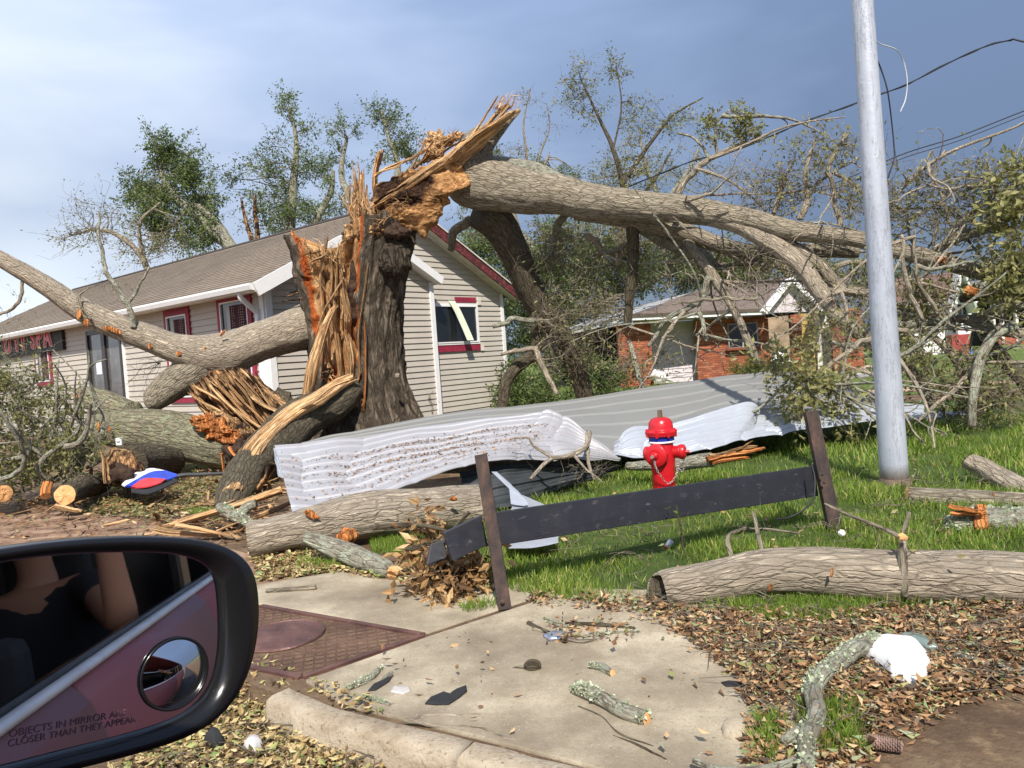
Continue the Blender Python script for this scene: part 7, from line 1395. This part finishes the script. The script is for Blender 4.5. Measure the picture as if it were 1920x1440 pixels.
# convex blind-spot mirror
bc_ = onM(334, 1264, .0); ex = onM(404, 1264) - bc_; ey = onM(334, 1196) - bc_; rad_ = (np.linalg.norm(ex) + np.linalg.norm(ey)) / 2
rad_ = np.linalg.norm(ey) * .99
e1 = np.cross(nM, Z); e1 /= np.linalg.norm(e1); e2 = np.cross(e1, nM); rx_ = rad_
mb = MB(); V = []; K = 12; sg_ = 48
for k in range(K):
    f = 1 - k / K
    for t in np.linspace(0, 2 * math.pi, sg_, endpoint=False): V.append(bc_ + (e1 * math.cos(t) + e2 * math.sin(t)) * rx_ * f * .95 + nM * (-.004 + .007 * (1 - f * f)))
j = np.arange(sg_); mb.add(V, [np.stack([k * sg_ + j, k * sg_ + (j + 1) % sg_, (k + 1) * sg_ + (j + 1) % sg_, (k + 1) * sg_ + j], 1) for k in range(K - 1)] + [(K - 1) * sg_ + j[None]])
mb.build('blind_spot_mirror', MT['mirror'], mir, smooth=True)
mb = MB(); mb.tube([bc_ + (e1 * math.cos(t) + e2 * math.sin(t)) * rx_ * .98 + nM * -.004 for t in np.linspace(0, 2 * math.pi, 49)], .0010, 8, cap=False); mb.build('blind_spot_rim', MT['car_black'], mir, smooth=True)
# warning lettering etched on the glass
mtxt = simple('etched_lettering', (.21, .105, .12), .6)
def etched(s, x0, y0, x1, y1):
    a, b = onM(x0, y0, .0), onM(x1, y1, .0); rx2 = (b - a); L2_ = np.linalg.norm(rx2); rx2 = rx2 / L2_; ry2 = np.cross(nM, rx2); cu = D.curves.new('t', 'FONT'); cu.body = s; cu.size = 1; o = D.objects.new('t', cu); COL.objects.link(o); bpy.context.view_layer.update()
    me = D.meshes.new_from_object(o.evaluated_get(dg())); D.objects.remove(o); a_ = np.empty(len(me.vertices) * 3); me.vertices.foreach_get('co', a_); a_ = a_.reshape(-1, 3); wd = a_[:, 0].max(); sc2 = L2_ / wd
    W_ = a + np.outer(a_[:, 0] * sc2, rx2) + np.outer(a_[:, 1] * sc2 * 1.0, ry2) + nM * -.0054; me.vertices.foreach_set('co', W_.ravel()); me.update(); me.materials.clear(); me.materials.append(mtxt); o = D.objects.new('lettering', me); COL.objects.link(o); o.parent = mir; o.location = [0, 0, 0]; o.location = -Vector(car.location) - Vector(mir.location)
etched('OBJECTS IN MIRROR ARE', 22, 1386, 243, 1344); etched('CLOSER THAN THEY APPEAR', 20, 1404, 262, 1356)
mb = MB(); mb.box((M0 + np.array([-.22, YC, .0]) * [1, 0, 1] + [0, -.18, -.06]) * [1, 1, 1], (.10, .36, .05)); mb.build('mirror_arm', MT['car_black'], mir, bevel=.015)
# flank: door skin below the belt line, bright strip, glass-less window opening, pillars, roof
def cbox(name, x0, x1, y0, y1, z0, z1, m, bev=.01, par=car): mb = MB(); mb.box(((x0 + x1) / 2, (y0 + y1) / 2, (z0 + z1) / 2), (x1 - x0, y1 - y0, z1 - z0)); return mb.build(name, m, par, bevel=bev)
def skin(name, x0, x1, m):      # curved door skin
    prof = [(YC - .01, ZB - .018), (YC + .015, ZB - .05), (YC + .05, .78), (YC + .065, .55), (YC + .05, .32), (YC + .0, .18), (YC - .08, .12)]; mb = MB(); V = [(x, y, z) for x in (x0, x1) for y, z in prof]; n = len(prof)
    mb.add(V, [np.array([[i, i + 1, n + i + 1, n + i] for i in range(n - 1)])]); o = mb.build(name, m, car, smooth=True); s_ = o.modifiers.new('s', 'SOLIDIFY'); s_.thickness = .02; return o
skin('front_door', -.9, .62, MT['car_paint']); skin('rear_door', .63, 1.75, MT['car_paint']); skin('rear_quarter', 1.76, 3.1, MT['car_paint'])
mb = MB(); mb.tube(catmull([(-.9, YC - .004, ZB + .002), (3.1, YC - .006, ZB + .002)], 20), .015, 10, flat=.7); mb.build('belt_trim', MT['car_trim'], car, smooth=True)
cbox('window_seal', -.9, 3.1, YC - .035, YC - .018, ZB + .0, ZB + .022, MT['car_black'], .004)
cbox('door_inner', -.9, 3.1, YC - .10, YC - .04, .25, ZB - .01, MT['car_black'])
cbox('pillar', 1.78, 1.9, YC - .07, YC - .03, ZB, 1.45, MT['car_black']); cbox('pillar', 3.0, 3.1, YC - .07, YC - .03, ZB, 1.45, MT['car_black'])
cbox('reflection_backing', 3.05, 3.1, -1.45, YC - .08, .2, 1.5, MT['car_black'], 0)  # added dark wall, keeps bright ground and sky out of the mirror reflection
cbox('roof', -.3, 3.1, -1.45, .06, 1.52, 1.56, MT['car_paint'], .015); cbox('floor', -.9, 3.1, -1.45, YC - .1, .22, .27, MT['car_black'])
cbox('far_side', -.9, 3.1, -1.5, -1.45, .2, 1.5, MT['car_black']); seatm = simple('dark_seat_fabric', (.03, .03, .034), .9)
for sx in (1.12, 2.02):
    mb = MB(); mb.box((sx, -.34, .66), (.12, .5, .72)); mb.build('seat_back', seatm, car, bevel=.04); mb = MB(); mb.box((sx - .3, -.34, .36), (.5, .5, .14)); mb.build('seat', seatm, car, bevel=.04); mb = MB(); mb.box((sx + .02, -.34, 1.14), (.09, .26, .16)); mb.build('headrest', seatm, car, bevel=.03)
mb = MB(); mb.tube(catmull([(1.0, .03, 1.36), (.84, -.08, 1.12), (.74, -.2, .85), (.7, -.35, .55)], 16), .022, 8, flat=.15); mb.build('seat_belt', simple('olive_seat_belt', (.16, .15, .09), .8), car)
for x in (-.55, 2.45):
    w_ = lathe([(.20, 0), (.31, .01), (.325, .04), (.325, .17), (.31, .2), (.2, .2)], (x, YC - .02, .215), (0, -1, 0), 40).build('wheel', simple('tyre_rubber', (.02, .02, .02), .85) if x < 0 else D.materials['tyre_rubber'], car, smooth=True)
    lathe([(.02, -.004), (.12, .0), (.19, -.004), (.2, .02)], (x, YC - .02, .215), (0, -1, 0), 30).build('rim', MT['steel'], w_, smooth=True)
# passenger holding the camera: torso, raised arm and hand, seen dimly in the mirror
skinm = simple('tanned_skin', (.42, .22, .14), .55, var=.08); shirt = simple('dark_shirt', (.025, .026, .032), .9)
def grow(name, pts, edges, rads, m, par=None, sub=2):
    me = D.meshes.new(name); me.from_pydata([tuple(p) for p in pts], edges, []); o = D.objects.new(name, me); COL.objects.link(o); sk = o.modifiers.new('skin', 'SKIN'); sv = me.skin_vertices[0].data
    for i, r in enumerate(rads): sv[i].radius = (r, r * .9)
    sv[0].use_root = True; sk.use_smooth_shade = True; ss = o.modifiers.new('sub', 'SUBSURF'); ss.levels = sub; ss.render_levels = sub; me.materials.append(m); o.parent = par
    if par: o.location = -par.location
    return o
def hand(par, w, d, s_, u):       # palm base w, finger direction d, side s_, palm normal u
    w, d, s_, u = map(np.array, (w, d, s_, u))
    for k, l_ in enumerate((.066, .076, .071, .056)):
        b0 = w + d * .085 + s_ * (.031 - .021 * k); grow('finger', [b0 - d * .03, b0, b0 + d * l_ * .5 + u * .008, b0 + d * l_ * .85 + u * .026], [(0, 1), (1, 2), (2, 3)], [.010, .0095, .0085, .007], skinm, par, 1)
    grow('thumb', [w + d * .02 + s_ * .02, w + d * .05 + s_ * .05 + u * .01, w + d * .08 + s_ * .055 + u * .03], [(0, 1), (1, 2)], [.013, .0115, .009], skinm, par, 1)
def seated(label, x, y, elbow, wrist, hd, hs, hu):
    per = thing('person', label, 'person', (x, y, .46)); B_ = lambda a, b, c: (x + a, y + b, c)
    PT = [B_(0, 0, .50), B_(.03, 0, .75), B_(.03, 0, .98), B_(.03, 0, 1.08), B_(.02, 0, 1.17), B_(0, 0, 1.31), B_(-.02, .17, 1.06), elbow, wrist, tuple(np.array(wrist) + np.array(hd) * .05), tuple(np.array(wrist) + np.array(hd) * .085), B_(0, -.17, 1.04), B_(-.12, -.2, .80), B_(-.3, -.12, .70), B_(-.37, -.1, .70),
          B_(-.2, .08, .52), B_(-.45, .09, .5), B_(-.48, .09, .3), B_(-.2, -.1, .52), B_(-.45, -.12, .5), B_(-.48, -.12, .3)]
    ED = [(0, 1), (1, 2), (2, 3), (3, 4), (4, 5), (2, 6), (6, 7), (7, 8), (8, 9), (9, 10), (2, 11), (11, 12), (12, 13), (13, 14), (0, 15), (15, 16), (16, 17), (0, 18), (18, 19), (19, 20)]
    RD = [.14, .13, .14, .06, .055, .085, .062, .046, .030, .036, .034, .062, .044, .032, .026, .075, .055, .045, .075, .055, .045]
    grow('body', PT, ED, RD, skinm, per); e_ = np.array(elbow); sh_ = np.array(PT[6])
    grow('shirt', [B_(0, 0, .52), B_(.03, 0, .75), B_(.03, 0, .97), B_(.03, 0, 1.04), PT[6], tuple(sh_ * .5 + e_ * .5), B_(0, -.17, 1.03), B_(-.1, -.2, .88)], [(0, 1), (1, 2), (2, 3), (2, 4), (4, 5), (2, 6), (6, 7)], [.16, .15, .16, .07, .078, .06, .078, .06], shirt, per)
    hand(per, wrist, hd, hs, hu)
seated('front passenger in a dark shirt reaching a bare arm forward, reflected in the car mirror', .98, -.32, (.66, -.06, 1.10), (.36, -.08, 1.20), (-.95, .05, .3), (0, 1, 0), (0, 0, 1))
seated('rear passenger with one bare forearm raised by the open window, reflected in the car mirror', 1.85, -.32, (1.36, .05, .97), (1.30, .06, 1.21), (0, 0, 1), (0, 1, 0), (-1, 0, 0))
# ================================================================== GRASS AND LEAVES
gpl = np.array(gpoly([(770, 1058), (930, 1100), (1010, 1122), (1210, 1142), (1300, 1152), (1700, 1142), (2050, 1130), (2050, 760), (1700, 800), (1500, 790), (1160, 865), (960, 945), (700, 1000)]))
def sample(poly, n, p=2.2, near=3.7):
    lo, hi = poly.min(0), poly.max(0); q = RN.uniform(lo, hi, (n, 2)); q = q[inpoly(q[:, 0], q[:, 1], poly)]; d = np.hypot(q[:, 0], q[:, 1]); return q[RN.random(len(q)) < np.clip((near / d) ** p, 0, 1)]
q = sample(gpl, 900000, 2.0); dens = fbm(np.column_stack([q * 1.3, np.zeros(len(q))]), 3); q = q[RN.random(len(q)) < np.clip(.75 + dens * 1.6, .12, 1)]
d = np.hypot(q[:, 0], q[:, 1]); n = len(q); print('grass', n)
tl = fbm(np.column_stack([q * 2.2 + 7, np.zeros(n)]), 3)
H = RN.uniform(.025, .075, n) * (1 + tl * 1.3) * np.clip(d / 5, 1, 1.6); C_ = np.column_stack([q, np.full(n, -.006)]); Dr = np.column_stack([RN.normal(0, .45, n), RN.normal(0, .45, n), np.ones(n)])
rn = np.clip(RN.normal(.45, .22, n) + tl * .4, 0, 1); rn[RN.random(n) < .09] = 1
V, Q, rr = leaf_geo(C_, Dr, np.abs(H), .085, .2, rnd=rn); w_ = np.repeat(np.clip(d / 5, 1, 2.2), 4)
mb = MB(); mb.add(V, [Q], None, rr); tag(mb.build('grass', MT['grass']), 'lush uneven green lawn grass around the hydrant and pole', 'grass', kind='stuff')
mb = MB()
for pl, n in (([(560, 1052), (640, 1060), (640, 1070), (560, 1066)], 500), ([(690, 1010), (790, 1010), (800, 1045), (700, 1040)], 2500), ([(250, 880), (420, 860), (420, 880), (270, 900)], 2500), ([(1360, 1120), (1640, 1120), (1620, 1172), (1480, 1176), (1380, 1160)], 6000), ([(860, 1140), (930, 1128), (950, 1138), (870, 1152)], 260), ([(1500, 1330), (1600, 1320), (1620, 1420), (1500, 1430)], 1500), ([(330, 960), (420, 955), (400, 975)], 600), ([(1420, 1350), (1470, 1350), (1470, 1440), (1420, 1440)], 500)):
    p = scatter_px(pl, n); V, Q, rr = leaf_geo(np.column_stack([p, np.zeros(len(p))]), np.column_stack([RN.normal(0, .5, (len(p), 2)), np.ones(len(p))]), RN.uniform(.03, .08, len(p)), .07, .2, rnd=RN.uniform(.1, .9, len(p))); mb.add(V, [Q], None, rr)
tag(mb.build('grass_tufts', MT['grass']), 'tufts of green grass growing in the cracks, leaf litter and mud', 'grass', kind='stuff')
def litter(name, label, regs, m, sz=(.03, .06), tilt=.35, thick=.03, wid=.5, cat='fallen leaves', fold=.35):
    mb = MB()
    for pl, n, z in regs:
        p = scatter_px(pl, n, z); n = len(p); cl = fbm(np.column_stack([p * 4, np.zeros(n)]), 2); k = RN.random(n) < np.clip(.72 + 1.6 * cl, .08, 1); p = p[k]; n = len(p)
        C_ = np.column_stack([p, z + .004 + RN.random(n) ** 1.5 * thick]); Dr = np.column_stack([RN.normal(size=(n, 2)), RN.normal(0, .28, n)]); V, Q, rr = leaf_geo(C_, Dr, sz[0] * .5 + (sz[1] - sz[0] * .5) * RN.random(n) ** 1.15, wid, fold, flat=tilt, rnd=RN.random(n)); mb.add(V, [Q], None, rr)
    return tag(mb.build(name, MT[m]), label, cat, kind='stuff')
litter('leaf_litter', 'deep brown leaf litter covering the ground at the lower right', [([(1215, 1132), (1290, 1148), (1400, 1155), (1700, 1150), (1960, 1130), (1960, 1300), (1850, 1290), (1700, 1330), (1600, 1450), (1415, 1460), (1390, 1380), (1400, 1290), (1310, 1215), (1240, 1160)], 26000, 0.0), ([(985, 1120), (1220, 1125), (1300, 1200), (1150, 1150), (1000, 1135)], 1300, 0.003), ([(1000, 1160), (1200, 1170), (1190, 1205), (1030, 1205)], 260, .004), ([(1600, 1290), (1960, 1260), (1960, 1310), (1800, 1330), (1650, 1450), (1590, 1450)], 2600, -.02)], 'litter', (.016, .05), .7, .045, .46, fold=.9)
litter('leaf_litter', 'tan and yellow leaves filling the gutter below the mirror', [([(180, 1480), (430, 1280), (500, 1270), (560, 1310), (560, 1352), (700, 1412), (830, 1480)], 7500, -.108), ([(455, 1240), (560, 1270), (560, 1320), (430, 1290)], 500, -.05), ([(560, 1270), (640, 1300), (760, 1345), (640, 1330)], 120, .006)], 'litter_y', (.022, .048), .5, .045)
litter('leaf_litter', 'dry leaves drifted against the propped log left of the slab', [([(470, 1040), (560, 1030), (780, 1075), (950, 1085), (940, 1105), (760, 1100), (640, 1072), (490, 1092)], 4200, 0.0), ([(770, 1090), (930, 1105), (900, 1118), (780, 1118)], 120, .003)], 'litter_y', (.03, .06), .5, .03)
litter('mulch', 'bark chips, wood splinters and leaves strewn over the muddy ground left', [([(-300, 940), (200, 930), (420, 890), (540, 900), (540, 1010), (480, 1030), (300, 1020), (-300, 1010)], 3200, 0.0), ([(150, 880), (450, 880), (540, 960), (400, 1000), (150, 960)], 6000, 0.0)], 'litter', (.03, .09), .5, .05, .35, 'wood debris')
litter('yellow_litter', 'olive leaf drift in front of the hollow log and fallen sign', [([(180, 915), (460, 895), (430, 940), (300, 975), (150, 965)], 4500, 0.0)], 'leaf_olive', (.03, .07), .5, .05)
litter('scattered_leaves', 'single fallen leaves scattered on the lawn and slabs', [([(950, 960), (1700, 850), (1900, 900), (1900, 1120), (1000, 1120)], 420, 0.03), ([(600, 1250), (1000, 1150), (1380, 1200), (1400, 1430), (1000, 1400)], 90, .005)], 'litter', (.03, .055), .6, .05)
litter('leaf_litter', 'leaves scattered over the wet dark road at the bottom right corner', [([(1560, 1440), (1700, 1330), (1960, 1300), (1960, 1480), (1560, 1480)], 900, -.108)], 'litter_y', (.02, .045), .3, .01)
# strewn small twigs in the litter, counted as stuff
mb = MB()
for pl, n, z in (([(1215, 1132), (1960, 1130), (1960, 1290), (1700, 1330), (1480, 1440), (1420, 1300)], 340, .03), ([(180, 1480), (430, 1280), (560, 1320), (830, 1480)], 60, -.08), ([(0, 940), (540, 900), (540, 1030), (0, 1010)], 120, .02), ([(950, 1000), (1250, 960), (1250, 1080), (960, 1100)], 60, .03), ([(1500, 900), (1900, 900), (1900, 1030), (1500, 1020)], 110, .05)):
    for p in scatter_px(pl, n, 0):
        a = RN.uniform(0, 6.28); L_ = RN.uniform(.05, .30); mb.tube(twig_path([p[0], p[1], z], [p[0] + math.cos(a) * L_, p[1] + math.sin(a) * L_, z + RN.uniform(-.01, .05)], .12, 5), np.linspace(.003, .0012, 5), 4, cap=False)
tag(mb.build('small_twigs', MT['bark_limb']), 'small broken twigs strewn through the leaves and grass', 'twigs', kind='stuff')

# look-alikes that share a kind also share a group phrase
GR = {'roof_sheet': 'torn metal roof sheets lying on the lawn', 'metal_scrap': 'small scraps of torn sheet metal', 'oak_splinter': 'loose splinters of split oak', 'thin_twig': 'thin twigs on the slab and leaves', 'lichen_twig': 'small lichen covered twigs', 'cut_log': 'sawn log ends at the left', 'shingle_scrap': 'scraps of black roofing shingle', 'live_oak': 'trees standing behind the houses', 'shrub': 'shrubs by the houses', 'phone_cable': 'overhead cables', 'loose_wire': 'loose wires on the light pole', 'utility_pole': 'wooden poles behind the sided house', 'broken_tree': 'snapped stems behind the roof', 'person': 'people in the car'}
for o in S.objects:
    if o.parent is None and o.name.split('.')[0] in GR and 'label' in o: o['group'] = GR[o.name.split('.')[0]]
